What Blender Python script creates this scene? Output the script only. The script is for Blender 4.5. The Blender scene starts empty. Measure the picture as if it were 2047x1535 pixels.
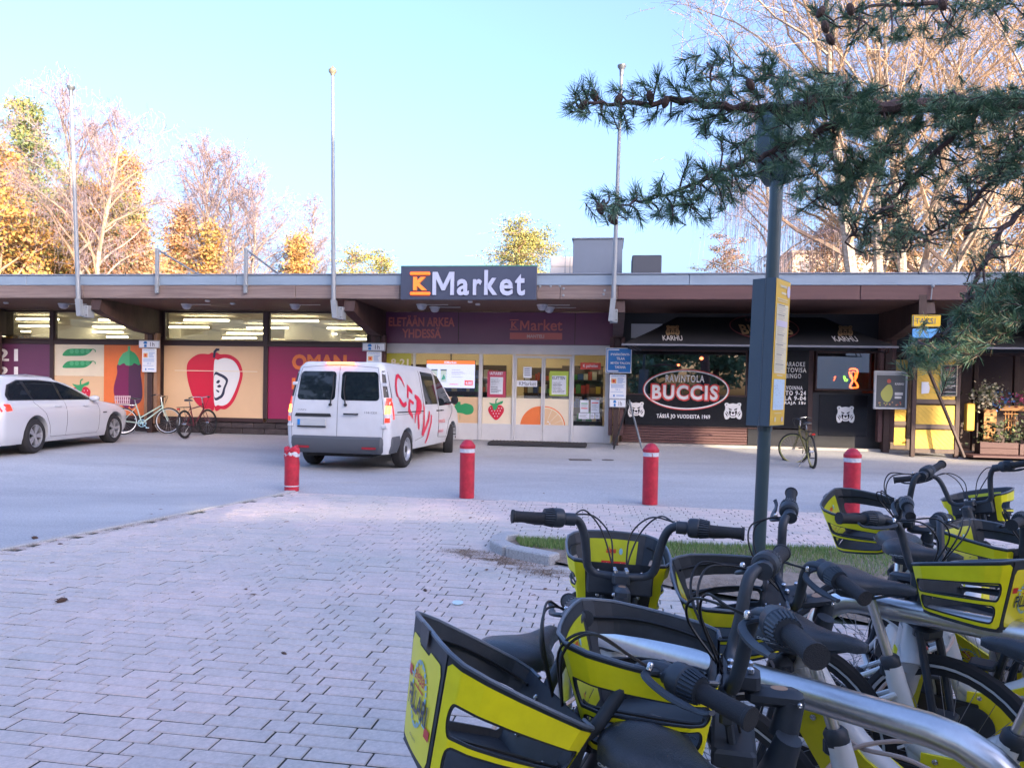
import bpy, math, random
import numpy as np
from mathutils import Vector, Matrix
R = math.radians
S = bpy.context.scene
COL = S.collection
rnd = random.Random(7)

# ---------------------------------------------------------------- camera
FPX, CX, CY = 1489.0, 1023.5, 767.5
PITCH, ROLL, CAMZ, HORIZ = R(1.3), R(1.05), 1.5, 785.0
cam_d = bpy.data.cameras.new('camera')
cam = bpy.data.objects.new('camera', cam_d); COL.objects.link(cam)
cam_d.sensor_width = 36.0; cam_d.lens = 36.0 * FPX / 2047.0
cam_d.clip_start = 0.05; cam_d.clip_end = 2000
RC = (Matrix.Rotation(R(90) - PITCH, 4, 'X') @ Matrix.Rotation(ROLL, 4, 'Z'))
cam.matrix_world = Matrix.Translation((0, 0, CAMZ)) @ RC
# rising-front shift: horizon at HORIZ (pixel rows of the 2047 px photograph)
SHIFT_PX = (HORIZ - CY) + FPX * math.tan(PITCH)
cam_d.shift_y = SHIFT_PX / 2047.0
S.camera = cam

# ---------------------------------------------------------------- world, sun, exposure
SUN_AZ, SUN_EL = 38.0, 11.5          # degrees right of straight-behind, elevation
sdir = Vector((math.sin(R(SUN_AZ)) * math.cos(R(SUN_EL)), -math.cos(R(SUN_AZ)) * math.cos(R(SUN_EL)), math.sin(R(SUN_EL))))
W = bpy.data.worlds.new('World'); S.world = W; W.use_nodes = True
nt = W.node_tree; nt.nodes.clear()
wo = nt.nodes.new('ShaderNodeOutputWorld'); bg = nt.nodes.new('ShaderNodeBackground')
sky = nt.nodes.new('ShaderNodeTexSky'); sky.sky_type = 'NISHITA'; sky.sun_disc = False
sky.sun_elevation = R(SUN_EL); sky.sun_rotation = math.atan2(sdir.x, sdir.y)
sky.air_density = 1.0; sky.dust_density = 7.4; sky.ozone_density = 3.3; sky.altitude = 50
bg.inputs[1].default_value = 0.15
wb = nt.nodes.new('ShaderNodeMixRGB'); wb.blend_type = 'MULTIPLY'; wb.inputs[0].default_value = 1.0; wb.inputs[2].default_value = (1.0, 0.90, 1.0, 1)   # the phone's lilac white balance, same in all directions
nt.links.new(sky.outputs[0], wb.inputs[1]); nt.links.new(wb.outputs[0], bg.inputs[0]); nt.links.new(bg.outputs[0], wo.inputs[0])
sl = bpy.data.lights.new('sun', 'SUN'); sl.energy = 2.2; sl.angle = R(0.5); sl.color = (1.0, 0.80, 0.56)
sun = bpy.data.objects.new('sun', sl); COL.objects.link(sun)
sun.rotation_euler = sdir.to_track_quat('Z', 'Y').to_euler(); sun.location = (15, -20, 12)
vs = S.view_settings
vs.view_transform = 'Standard'; vs.look = 'None'; vs.gamma = 1.0; vs.exposure = 2.65
try: vs.use_curve_mapping = False
except Exception: pass
S.cycles.use_denoising = True
S.cycles.max_bounces = 8; S.cycles.diffuse_bounces = 3; S.cycles.glossy_bounces = 3
S.cycles.transmission_bounces = 4; S.cycles.transparent_max_bounces = 12
S.cycles.sample_clamp_indirect = 6.0
S.cycles.caustics_reflective = False; S.cycles.caustics_refractive = False

# ---------------------------------------------------------------- places
def ray(px, py):
    d = Vector(((px - CX) / FPX, -(py - CY - SHIFT_PX) / FPX, -1.0))
    return (RC.to_3x3() @ d)
BANG = R(-7.3); BD = 18.6
BM = Matrix.Translation((0, BD, 0)) @ Matrix.Rotation(BANG, 4, 'Z')   # facade frame: x right along wall, y inwards
BMI = BM.inverted()
I4 = Matrix.Identity(4)
BZ = 0.29                                           # forecourt rises to the building
def gz(x, y):
    p = BMI @ Vector((x, y, 0)); s = -p.y
    b = float(np.interp(s, (0.3, 2.4, 5.4, 8.4), (BZ, 0.10, 0.09, 0.0)))
    k = min(1.0, max(0.0, (-p.x - 4.0) / 4.0)) * float(np.interp(s, (0.3, 2.4, 7.0, 9.5), (0.0, 0.09, 0.12, 0.0)))
    return b + k
def G(px, py, dz=0.0):
    d = ray(px, py); o = Vector((0, 0, CAMZ)); z = 0.0
    for _ in range(30):
        t = (z + dz - CAMZ) / d.z
        p = o + d * t
        z = gz(p.x, p.y)
    return Vector((p.x, p.y, z + dz))
def P(px, py, dist):
    d = ray(px, py); return Vector((0, 0, CAMZ)) + d * (dist / d.y)
def bp(px, py, y=0.0):
    """point of the facade-frame plane y=const behind a pixel -> (x, z)"""
    o = BMI @ Vector((0, 0, CAMZ)); d = BMI.to_3x3() @ ray(px, py)
    t = (y - o.y) / d.y; p = o + d * t
    return (p.x, p.z)
def K1(x, y, d=0.0): return bp(x / 3.838, 520 + y / 3.838, d)
def K2(x, y, d=0.0): return bp(500 + x / 3.4115, 500 + y / 3.4115, d)
def K3(x, y, d=0.0): return bp(760 + x / 3.654, 520 + y / 3.654, d)
def K4(x, y, d=0.0): return bp(1180 + x / 4.04, 560 + y / 4.04, d)
def K5(x, y, d=0.0): return bp(1560 + x / 3.838, 560 + y / 3.838, d)

# ---------------------------------------------------------------- materials
MATS = {}
def mat(name, col, rough=0.6, metal=0.0, var=0.0, vscale=4.0, bump=0.0, bscale=40.0, spec=0.5, emit=None, estr=0.0,
        col2=None, coat=0.0, stretch=None, random_obj=0.0, trans=0.0, sheen=0.0):
    if name in MATS: return MATS[name]
    m = bpy.data.materials.new(name); m.use_nodes = True; MATS[name] = m
    n = m.node_tree.nodes; l = m.node_tree.links; b = n['Principled BSDF']
    b.inputs['Base Color'].default_value = (*col, 1); b.inputs['Roughness'].default_value = rough
    b.inputs['Metallic'].default_value = metal; b.inputs['Specular IOR Level'].default_value = spec
    if coat: b.inputs['Coat Weight'].default_value = coat; b.inputs['Coat Roughness'].default_value = 0.05
    if emit: b.inputs['Emission Color'].default_value = (*emit, 1); b.inputs['Emission Strength'].default_value = estr
    tc = None
    def coords():
        nonlocal tc
        if tc is None:
            t = n.new('ShaderNodeTexCoord'); tc = t.outputs['Object']
            if stretch:
                mp = n.new('ShaderNodeMapping'); mp.inputs['Scale'].default_value = stretch
                l.new(tc, mp.inputs[0]); tc = mp.outputs[0]
        return tc
    last = None
    if var > 0:
        no = n.new('ShaderNodeTexNoise'); no.inputs['Scale'].default_value = vscale; no.inputs['Detail'].default_value = 6
        no.inputs['Roughness'].default_value = 0.65; l.new(coords(), no.inputs['Vector'])
        cr = n.new('ShaderNodeValToRGB'); cr.color_ramp.elements[0].position = 0.32; cr.color_ramp.elements[1].position = 0.68
        c2 = col2 or tuple(min(1, c * (1 + var)) for c in col); c1 = col if col2 else tuple(c * (1 - var) for c in col)
        cr.color_ramp.elements[0].color = (*c1, 1); cr.color_ramp.elements[1].color = (*c2, 1)
        l.new(no.outputs['Fac'], cr.inputs[0]); last = cr.outputs[0]
    if random_obj > 0:
        oi = n.new('ShaderNodeObjectInfo'); mx = n.new('ShaderNodeHueSaturation')
        if last: l.new(last, mx.inputs['Color'])
        else: mx.inputs['Color'].default_value = (*col, 1)
        mr = n.new('ShaderNodeMapRange'); mr.inputs[3].default_value = 1 - random_obj; mr.inputs[4].default_value = 1 + random_obj
        l.new(oi.outputs['Random'], mr.inputs[0]); l.new(mr.outputs[0], mx.inputs['Value']); last = mx.outputs[0]
    if last: l.new(last, b.inputs['Base Color'])
    if bump > 0:
        nb = n.new('ShaderNodeTexNoise'); nb.inputs['Scale'].default_value = bscale; nb.inputs['Detail'].default_value = 4
        l.new(coords(), nb.inputs['Vector'])
        bu = n.new('ShaderNodeBump'); bu.inputs['Strength'].default_value = bump; bu.inputs['Distance'].default_value = 0.01
        l.new(nb.outputs['Fac'], bu.inputs['Height']); l.new(bu.outputs[0], b.inputs['Normal'])
    return m
def glass(name, tint=(0.9, 0.95, 0.95), rough=0.01, refl=0.12, ior=1.5):
    if name in MATS: return MATS[name]
    m = bpy.data.materials.new(name); m.use_nodes = True; MATS[name] = m
    n = m.node_tree.nodes; l = m.node_tree.links; n.clear()
    o = n.new('ShaderNodeOutputMaterial'); t = n.new('ShaderNodeBsdfTransparent'); g = n.new('ShaderNodeBsdfGlossy')
    t.inputs[0].default_value = (*tint, 1); g.inputs['Roughness'].default_value = rough
    f = n.new('ShaderNodeFresnel'); f.inputs[0].default_value = ior
    a = n.new('ShaderNodeMath'); a.operation = 'ADD'; a.use_clamp = True; a.inputs[1].default_value = refl
    l.new(f.outputs[0], a.inputs[0])
    x = n.new('ShaderNodeMixShader'); l.new(a.outputs[0], x.inputs[0]); l.new(t.outputs[0], x.inputs[1]); l.new(g.outputs[0], x.inputs[2])
    l.new(x.outputs[0], o.inputs[0]); return m

# ---------------------------------------------------------------- mesh builder
ORG = {}
class MB:
    def __init__(s): s.v = []; s.f = []; s.m = []
    def add(s, vs_, fs, mi=0):
        b = len(s.v); s.v.extend([tuple(v) for v in vs_]); s.f.extend([tuple(i + b for i in f) for f in fs]); s.m.extend([mi] * len(fs)); return s
    def box(s, x0, y0, z0, x1, y1, z1, mi=0):
        if x0 > x1: x0, x1 = x1, x0
        if y0 > y1: y0, y1 = y1, y0
        if z0 > z1: z0, z1 = z1, z0
        return s.add([(x0,y0,z0),(x1,y0,z0),(x1,y1,z0),(x0,y1,z0),(x0,y0,z1),(x1,y0,z1),(x1,y1,z1),(x0,y1,z1)],
              [(0,3,2,1),(4,5,6,7),(0,1,5,4),(1,2,6,5),(2,3,7,6),(3,0,4,7)], mi)
    def bbox(s, x0, y0, z0, x1, y1, z1, b=0.006, mi=0):
        """box with chamfered edges (rounded-off look)"""
        if x0 > x1: x0, x1 = x1, x0
        if y0 > y1: y0, y1 = y1, y0
        if z0 > z1: z0, z1 = z1, z0
        b = min(b, (x1-x0)/2.2, (y1-y0)/2.2, (z1-z0)/2.2)
        def ring(z, i): return [(x0+i+ (b if i < b else 0), y0+i, z)] 
        vs_ = []
        def loop(z, ix):
            a, c, d, e = x0+ix, x1-ix, y0+ix, y1-ix
            return [(a+b,d,z),(c-b,d,z),(c,d+b,z),(c,e-b,z),(c-b,e,z),(a+b,e,z),(a,e-b,z),(a,d+b,z)]
        for z, ix in ((z0, b), (z0+b, 0), (z1-b, 0), (z1, b)): vs_ += loop(z, ix)
        fs = [tuple(range(7, -1, -1)), tuple(range(24, 32))]
        for k in range(3):
            for i in range(8):
                j = (i+1) % 8; fs.append((k*8+i, k*8+j, k*8+8+j, k*8+8+i))
        return s.add(vs_, fs, mi)
    def tube(s, pts, r, n=8, cap=True, mi=0, flat=1.0):
        pts = [Vector(p) for p in pts]; k = len(pts)
        rs = list(r) if hasattr(r, '__len__') else [r] * k
        vs_ = []; up = None
        for i, p in enumerate(pts):
            if i == 0: d = pts[1] - p
            elif i == k-1: d = p - pts[i-1]
            else: d = (pts[i+1] - p).normalized() + (p - pts[i-1]).normalized()
            if d.length < 1e-9: d = Vector((0,0,1))
            d.normalize()
            if up is None: up = Vector((0,0,1)) if abs(d.z) < 0.95 else Vector((0,1,0))
            a = d.cross(up)
            if a.length < 1e-6: a = d.cross(Vector((1,0.1,0)))
            a.normalize(); b = a.cross(d).normalized(); up = b
            for j in range(n):
                t = 2*math.pi*j/n; vs_.append(p + a*(math.cos(t)*rs[i]) + b*(math.sin(t)*rs[i]*flat))
        fs = []
        for i in range(k-1):
            for j in range(n):
                q = (j+1) % n; fs.append((i*n+j, i*n+q, (i+1)*n+q, (i+1)*n+j))
        if cap: fs.append(tuple(range(n-1, -1, -1))); fs.append(tuple(range((k-1)*n, k*n)))
        return s.add(vs_, fs, mi)
    def lathe(s, prof, n=16, M=None, mi=0, a0=0.0, a1=2*math.pi, cap=True):
        full = abs(a1 - a0 - 2*math.pi) < 1e-6; m = n if full else n + 1
        vs_ = []
        for r, z in prof:
            for j in range(m):
                t = a0 + (a1-a0)*j/n; v = Vector((r*math.cos(t), r*math.sin(t), z))
                vs_.append(M @ v if M else v)
        fs = []
        for i in range(len(prof)-1):
            for j in range(n):
                q = (j+1) % m; fs.append((i*m+j, i*m+q, (i+1)*m+q, (i+1)*m+j))
        if cap and full:
            if prof[0][0] > 1e-6: fs.append(tuple(range(m-1, -1, -1)))
            if prof[-1][0] > 1e-6: fs.append(tuple(range((len(prof)-1)*m, len(prof)*m)))
        return s.add(vs_, fs, mi)
    def poly(s, pts, y, mi=0, back=None):
        """flat outline in the x-z plane facing -y; with back=y2 a solid prism"""
        k = len(pts); ar = sum(pts[i][0]*pts[(i+1)%k][1]-pts[(i+1)%k][0]*pts[i][1] for i in range(k))
        if ar < 0: pts = pts[::-1]
        vs_ = [(p[0], y, p[1]) for p in pts]; fs = [tuple(range(k))]
        if back is not None:
            vs_ += [(p[0], back, p[1]) for p in pts]
            fs.append(tuple(range(2*k-1, k-1, -1)))
            fs += [(i, k+i, k+(i+1)%k, (i+1)%k) for i in range(k)]
        return s.add(vs_, fs, mi)
    def rect(s, a, b, y, mi=0, back=None):
        return s.poly([(a[0],a[1]),(b[0],a[1]),(b[0],b[1]),(a[0],b[1])], y, mi, back)
    def grid(s, fn, nu, nv, mi=0, keep=None, closed=False):
        vs_ = [fn(i/nu, j/nv) for i in range(nu+1) for j in range(nv+1)]
        fs = [(i*(nv+1)+j, (i+1)*(nv+1)+j, (i+1)*(nv+1)+j+1, i*(nv+1)+j+1) for i in range(nu) for j in range(nv) if keep is None or keep(i, j)]
        return s.add(vs_, fs, mi)
    def xf(s, M, start=0):
        for i in range(start, len(s.v)): s.v[i] = tuple(M @ Vector(s.v[i]))
        return s
    def build(s, name, mats, parent=None, smooth=False, frame=None, org=None, kind=None, M=None):
        me = bpy.data.meshes.new(name)
        vv = np.array(s.v, dtype=np.float64).reshape(-1, 3)
        o = Vector((0,0,0))
        if parent is not None: o = Vector(ORG.get(parent.name, (0,0,0)))
        elif org is not None: o = Vector(org)
        vv = vv - np.array(o)
        me.from_pydata(vv.tolist(), [], s.f)
        if not isinstance(mats, (list, tuple)): mats = [mats]
        for m in mats: me.materials.append(m)
        if len(mats) > 1: me.polygons.foreach_set('material_index', s.m)
        if smooth:
            me.polygons.foreach_set('use_smooth', [True]*len(me.polygons))
            try: me.set_sharp_from_angle(angle=R(smooth if not isinstance(smooth, bool) else 38))
            except Exception: pass
        ob = bpy.data.objects.new(name, me); COL.objects.link(ob)
        if parent is not None: ob.parent = parent; ORG[ob.name] = tuple(o)
        else:
            F = frame or I4
            ob.matrix_world = F @ Matrix.Translation(o); ORG[ob.name] = tuple(o)
        if M is not None: ob.matrix_local = M
        if kind: ob['kind'] = kind
        return ob
def tag(o, label=None, cat=None, group=None, kind=None):
    if label: o['label'] = label
    if cat: o['category'] = cat
    if group: o['group'] = group
    if kind: o['kind'] = kind
    return o
def thing(name, label, cat, org=(0,0,0), frame=None, group=None):
    o = bpy.data.objects.new(name, None); COL.objects.link(o); o.empty_display_size = 0.2
    o.matrix_world = (frame or I4) @ Matrix.Translation(Vector(org)); ORG[o.name] = tuple(org)
    return tag(o, label, cat, group)
def copy_tree(o, parent=None):
    c = o.copy(); COL.objects.link(c)
    if parent is not None: c.parent = parent
    for ch in list(o.children):
        copy_tree(ch, c)
    return c
def text_geo(body, bold=0.0, space=1.0, extrude=0.0, line=1.0, shear=0.0, align='CENTER'):
    cu = bpy.data.curves.new('t', 'FONT'); cu.body = body; cu.size = 1; cu.offset = bold; cu.space_character = space
    cu.space_line = line; cu.shear = shear; cu.align_x = align; cu.resolution_u = 3
    ob = bpy.data.objects.new('t', cu); COL.objects.link(ob)
    dg = bpy.context.evaluated_depsgraph_get(); dg.update()
    me = bpy.data.meshes.new_from_object(ob.evaluated_get(dg))
    v = [tuple(q.co) for q in me.vertices]; f = [tuple(p.vertices) for p in me.polygons]
    bpy.data.objects.remove(ob); bpy.data.curves.remove(cu); bpy.data.meshes.remove(me)
    return v, f
def solidify2d(v, f, back):
    """front faces at depth 0 plus side walls and depth `back` (third coordinate)"""
    from collections import Counter
    ed = Counter()
    for p in f:
        for i in range(len(p)): ed[(p[i], p[(i+1)%len(p)])] += 1
    n = len(v); vs_ = list(v) + [(a[0], a[1], back) for a in v]; fs = list(f)
    for (a, b) in ed:
        if (b, a) not in ed: fs.append((b, a, a+n, b+n))
    return vs_, fs
def text_fit(mb, body, a, b, y, mi=0, depth=0.0, **kw):
    """lettering fitted into the x-z box a..b at depth y, facing -y"""
    v, f = text_geo(body, **kw)
    xs = [p[0] for p in v]; ys = [p[1] for p in v]; x0, x1, y0, y1 = min(xs), max(xs), min(ys), max(ys)
    if depth: v, f = solidify2d(v, f, -1.0)
    ax, bx = min(a[0], b[0]), max(a[0], b[0]); az, bz = min(a[1], b[1]), max(a[1], b[1])
    out = [(ax + (p[0]-x0)/(x1-x0)*(bx-ax), y - (0 if not depth else (depth if p[2] > -0.5 else 0)), az + (p[1]-y0)/(y1-y0)*(bz-az)) for p in v]
    mb.add(out, f, mi)
def crom(pts, k=6, closed=True):
    out = []; n = len(pts)
    rng = range(n) if closed else range(n-1)
    for i in rng:
        if closed: p0, p1, p2, p3 = pts[(i-1)%n], pts[i], pts[(i+1)%n], pts[(i+2)%n]
        else: p0, p1, p2, p3 = pts[max(i-1,0)], pts[i], pts[i+1], pts[min(i+2,n-1)]
        for j in range(k):
            t = j/k
            out.append(tuple(0.5*((2*p1[d]) + (-p0[d]+p2[d])*t + (2*p0[d]-5*p1[d]+4*p2[d]-p3[d])*t*t + (-p0[d]+3*p1[d]-3*p2[d]+p3[d])*t**3) for d in range(len(p1))))
    if not closed: out.append(tuple(pts[-1]))
    return out
def ell(c, rx, rz, n=24, a0=0, a1=360):
    return [(c[0]+rx*math.cos(R(a0+(a1-a0)*i/n)), c[1]+rz*math.sin(R(a0+(a1-a0)*i/n))) for i in range(n if a1-a0 >= 360 else n+1)]
def ringpoly(mb, c, rx, rz, w, y, mi=0, n=32):
    vs_ = []; fs = []
    for i in range(n):
        t = 2*math.pi*i/n
        vs_ += [(c[0]+rx*math.cos(t), y, c[1]+rz*math.sin(t)), (c[0]+(rx-w)*math.cos(t), y, c[1]+(rz-w)*math.sin(t))]
    for i in range(n):
        j = (i+1) % n; fs.append((2*i, 2*j, 2*j+1, 2*i+1))
    mb.add(vs_, fs, mi)
def numobj(name, verts, faces, mats, parent=None, mi=None, kind=None, smooth=False):
    """fast object from numpy arrays (all faces the same size)"""
    me = bpy.data.meshes.new(name); nf, k = faces.shape
    me.vertices.add(len(verts)); me.vertices.foreach_set('co', verts.astype(np.float32).ravel())
    me.loops.add(nf*k); me.loops.foreach_set('vertex_index', faces.astype(np.int32).ravel())
    me.polygons.add(nf); me.polygons.foreach_set('loop_start', np.arange(0, nf*k, k, dtype=np.int32))
    me.polygons.foreach_set('loop_total', np.full(nf, k, dtype=np.int32))
    for m in (mats if isinstance(mats, (list, tuple)) else [mats]): me.materials.append(m)
    if mi is not None: me.polygons.foreach_set('material_index', mi.astype(np.int32))
    me.polygons.foreach_set('use_smooth', np.full(nf, bool(smooth)))
    me.update(calc_edges=True); me.validate()
    ob = bpy.data.objects.new(name, me); COL.objects.link(ob)
    if parent is not None: ob.parent = parent
    if kind: ob['kind'] = kind
    return ob
# ================================================================= GROUND
def asphalt_mat():
    m = mat('asphalt', (0.30,0.30,0.30), 0.88); n = m.node_tree.nodes; l = m.node_tree.links; b = n['Principled BSDF']
    tc = n.new('ShaderNodeTexCoord')
    n1 = n.new('ShaderNodeTexNoise'); n1.inputs['Scale'].default_value = 48; n1.inputs['Detail'].default_value = 8; n1.inputs['Roughness'].default_value = 0.85
    n2 = n.new('ShaderNodeTexNoise'); n2.inputs['Scale'].default_value = 0.45; n2.inputs['Detail'].default_value = 7; n2.inputs['Roughness'].default_value = 0.65
    n3 = n.new('ShaderNodeTexNoise'); n3.inputs['Scale'].default_value = 2.6; n3.inputs['Detail'].default_value = 8; n3.inputs['Roughness'].default_value = 0.75
    mp = n.new('ShaderNodeMapping'); mp.inputs['Scale'].default_value = (0.35, 1.0, 1); l.new(tc.outputs['Object'], mp.inputs[0])
    l.new(tc.outputs['Object'], n1.inputs['Vector']); l.new(mp.outputs[0], n2.inputs['Vector']); l.new(mp.outputs[0], n3.inputs['Vector'])
    r1 = n.new('ShaderNodeValToRGB'); r1.color_ramp.elements[0].position = 0.41; r1.color_ramp.elements[1].position = 0.59
    r1.color_ramp.elements[0].color = (0.33,0.34,0.35,1); r1.color_ramp.elements[1].color = (0.56,0.57,0.58,1)
    l.new(n1.outputs['Fac'], r1.inputs[0])
    r2 = n.new('ShaderNodeValToRGB'); r2.color_ramp.elements[0].position = 0.35; r2.color_ramp.elements[1].position = 0.65
    r2.color_ramp.elements[0].color = (0.78,0.78,0.80,1); r2.color_ramp.elements[1].color = (1.08,1.08,1.06,1); l.new(n2.outputs['Fac'], r2.inputs[0])
    mu = n.new('ShaderNodeMixRGB'); mu.blend_type = 'MULTIPLY'; mu.inputs[0].default_value = 1; l.new(r1.outputs[0], mu.inputs[1]); l.new(r2.outputs[0], mu.inputs[2])
    r3 = n.new('ShaderNodeValToRGB'); r3.color_ramp.elements[0].position = 0.60; r3.color_ramp.elements[1].position = 0.72
    r3.color_ramp.elements[0].color = (0,0,0,1); r3.color_ramp.elements[1].color = (0.6,0.6,0.6,1); l.new(n3.outputs['Fac'], r3.inputs[0])
    mx = n.new('ShaderNodeMixRGB'); l.new(r3.outputs[0], mx.inputs[0]); l.new(mu.outputs[0], mx.inputs[1]); mx.inputs[2].default_value = (0.40,0.34,0.25,1)
    l.new(mx.outputs[0], b.inputs['Base Color'])
    bu = n.new('ShaderNodeBump'); bu.inputs['Strength'].default_value = 0.6; bu.inputs['Distance'].default_value = 0.004
    l.new(n1.outputs['Fac'], bu.inputs['Height']); l.new(bu.outputs[0], b.inputs['Normal'])
    return m
M_asph = asphalt_mat()
def ground_grid():
    # fine strips across the ramp, far sheet to the horizon
    ss = [-400, -60, -20, 0, 0.3, 1.0, 1.7, 2.4, 3.4, 4.4, 5.4, 6.2, 7.0, 7.7, 8.4, 9.0, 9.6, 30, 400]
    us = [-500, -60, -30, -15, -8, -7, -6, -5, -4, 0, 15, 30, 60, 500]
    v = []; f = []
    for s in ss:
        for u in us:
            w = BM @ Vector((u, -s, 0)); v.append((w.x, w.y, gz(w.x, w.y) if -1000 < s else 0))
    k = len(us)
    for i in range(len(ss)-1):
        for j in range(k-1): f.append((i*k+j, i*k+j+1, (i+1)*k+j+1, (i+1)*k+j))
    return v, f
v, f = ground_grid()
m = MB(); m.add(v, [tuple(reversed(q)) for q in f]); m.build('ground', M_asph, kind='structure')

# ---- brick paving: running bond, long and short units
PANG = R(-9.0)
PM = Matrix.Rotation(PANG, 4, 'Z'); PMI = PM.inverted()
kA, kB = G(-60, 1112), G(585, 982)                 # left kerb line
e1, e2 = G(585, 984), G(1700, 1027)                # far edge by the bollards
kd = (kB-kA).normalized(); ed = (e2-e1).normalized()
isl = [G(*p) for p in ((1000,1088),(1030,1083),(1110,1088),(1500,1098),(2300,1118),(2700,1300),(2300,1420),(1800,1270),(1560,1215),(1340,1180),(1200,1150),(1110,1130),(1020,1112),(995,1100))]
def in_poly(x, y, pg):
    c = False; n = len(pg)
    for i in range(n):
        a, b = pg[i], pg[(i+1)%n]
        if (a[1] > y) != (b[1] > y) and x < (b[0]-a[0])*(y-a[1])/(b[1]-a[1])+a[0]: c = not c
    return c
islp = [(p.x, p.y) for p in isl]
def side(p, a, d): return d.x*(p[1]-a.y) - d.y*(p[0]-a.x)
def in_pave(x, y):
    return side((x,y), kA, kd) < -0.07 and side((x,y), e1, ed) < -0.02 and not in_poly(x, y, islp)
def paver_mat():
    m = mat('paver', (0.66,0.585,0.535), 0.85, var=0.13, vscale=60, bump=0.5, bscale=220)
    n = m.node_tree.nodes; l = m.node_tree.links; b = n['Principled BSDF']
    src = b.inputs['Base Color'].links[0].from_socket
    g = n.new('ShaderNodeNewGeometry'); no = n.new('ShaderNodeTexNoise'); no.inputs['Scale'].default_value = 0.7; no.inputs['Detail'].default_value = 5
    l.new(g.outputs['Position'], no.inputs['Vector'])
    cr = n.new('ShaderNodeValToRGB'); cr.color_ramp.elements[0].position = 0.35; cr.color_ramp.elements[1].position = 0.65
    cr.color_ramp.elements[0].color = (0.86,0.91,0.92,1); cr.color_ramp.elements[1].color = (1.08,1.01,1.02,1); l.new(no.outputs['Fac'], cr.inputs[0])
    mu = n.new('ShaderNodeMixRGB'); mu.blend_type = 'MULTIPLY'; mu.inputs[0].default_value = 1
    l.new(src, mu.inputs[1]); l.new(cr.outputs[0], mu.inputs[2]); oi = n.new('ShaderNodeObjectInfo'); ad = n.new('ShaderNodeMath'); ad.operation = 'ADD'; l.new(oi.outputs['Random'], ad.inputs[0]); l.new(g.outputs['Random Per Island'], ad.inputs[1])
    fr = n.new('ShaderNodeMath'); fr.operation = 'FRACT'; l.new(ad.outputs[0], fr.inputs[0])
    c2 = n.new('ShaderNodeValToRGB'); c2.color_ramp.elements[0].color = (0.92,0.93,0.945,1); c2.color_ramp.elements[1].color = (1.05,1.02,1.015,1); l.new(fr.outputs[0], c2.inputs[0])
    m2 = n.new('ShaderNodeMixRGB'); m2.blend_type = 'MULTIPLY'; m2.inputs[0].default_value = 1; l.new(mu.outputs[0], m2.inputs[1]); l.new(c2.outputs[0], m2.inputs[2])
    n5 = n.new('ShaderNodeTexNoise'); n5.inputs['Scale'].default_value = 3.2; n5.inputs['Detail'].default_value = 8; n5.inputs['Roughness'].default_value = 0.75; l.new(g.outputs['Position'], n5.inputs['Vector'])
    c3 = n.new('ShaderNodeValToRGB'); c3.color_ramp.elements[0].position = 0.30; c3.color_ramp.elements[1].position = 0.52; c3.color_ramp.elements[0].color = (0.87,0.885,0.88,1); c3.color_ramp.elements[1].color = (1,1,1,1); l.new(n5.outputs['Fac'], c3.inputs[0])
    m3 = n.new('ShaderNodeMixRGB'); m3.blend_type = 'MULTIPLY'; m3.inputs[0].default_value = 1; l.new(m2.outputs[0], m3.inputs[1]); l.new(c3.outputs[0], m3.inputs[2]); l.new(m3.outputs[0], b.inputs['Base Color'])
    return m
M_pav = paver_mat()
M_bed = mat('joint_sand', (0.055,0.052,0.055), 0.95, var=0.35, vscale=1.5, col2=(0.05,0.065,0.035))
PW, PL = 0.104, 0.272; gap = 0.0075; PH = 0.06
far_v = []; far_f = []; far_k = 0
near = []
rows = range(int(0.3/PW), int(15/PW))
for r in rows:
    y = r*PW; seq = (PL, PL, PL/2); x = -10 + (r*0.197) % (2.5*PL); i = r % 3
    while x < 12:
        w = seq[i % 3]; i += 1
        c = PM @ Vector((x+w/2, y+PW/2, 0))
        if abs(c.x) < 0.80*c.y+2.2 and c.y > 0.6 and in_pave(c.x, c.y):
            near.append((c.y, x, y, w, rnd.uniform(-0.0016,0.0016)))
        x += w
def paver_verts(x, y, w, dz, b=0.0045):
    x0, x1, y0, y1 = x+gap/2, x+w-gap/2, y+gap/2, y+PW-gap/2; t = 0.010+dz
    out = []
    for z, ix in ((-0.02, 0), (t-0.005, 0), (t, b)):
        out += [(x0+ix,y0+ix,z),(x1-ix,y0+ix,z),(x1-ix,y1-ix,z),(x0+ix,y1-ix,z)]
    return out
PF = [(8,9,10,11)] + [(k*4+i, k*4+(i+1)%4, k*4+4+(i+1)%4, k*4+4+i) for k in range(2) for i in range(4)]
near.sort()
def visible_first(t):
    _, x, y, w, dz = t; c = PM @ Vector((x+w/2, y+PW/2, 0))
    return c.y > 2.95 and c.x < 0.10*c.y and c.x > -0.70*c.y
cand = [t for t in near if visible_first(t)]
singles = set(id(t) for t in cand[:290])
pave = bpy.data.objects.new('pavement', None); COL.objects.link(pave); pave.matrix_world = PM; pave['kind'] = 'structure'; ORG['pavement'] = (0,0,0)
pm_cache = {}
for t in near:
    if id(t) in singles:
        _, x, y, w, dz = t; key = round(w,3)
        if key not in pm_cache:
            me = bpy.data.meshes.new('paving_brick'); me.from_pydata(paver_verts(-w/2, -PW/2, w, 0), [], PF); me.materials.append(M_pav); me.materials.append(M_bed); me.polygons.foreach_set('material_index', [0]+[1]*4+[0]*4); pm_cache[key] = me
        o = bpy.data.objects.new('paving_brick', pm_cache[key]); COL.objects.link(o); o.parent = pave
        o.location = (x+w/2, y+PW/2, dz); o.rotation_euler = (rnd.uniform(-.004,.004)*2, rnd.uniform(-.004,.004), rnd.uniform(-.006,.006))
    else:
        _, x, y, w, dz = t
        far_f += [tuple(i+far_k for i in q) for q in PF]; far_k += 12; far_v += paver_verts(x, y, w, dz*1.6)
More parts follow.
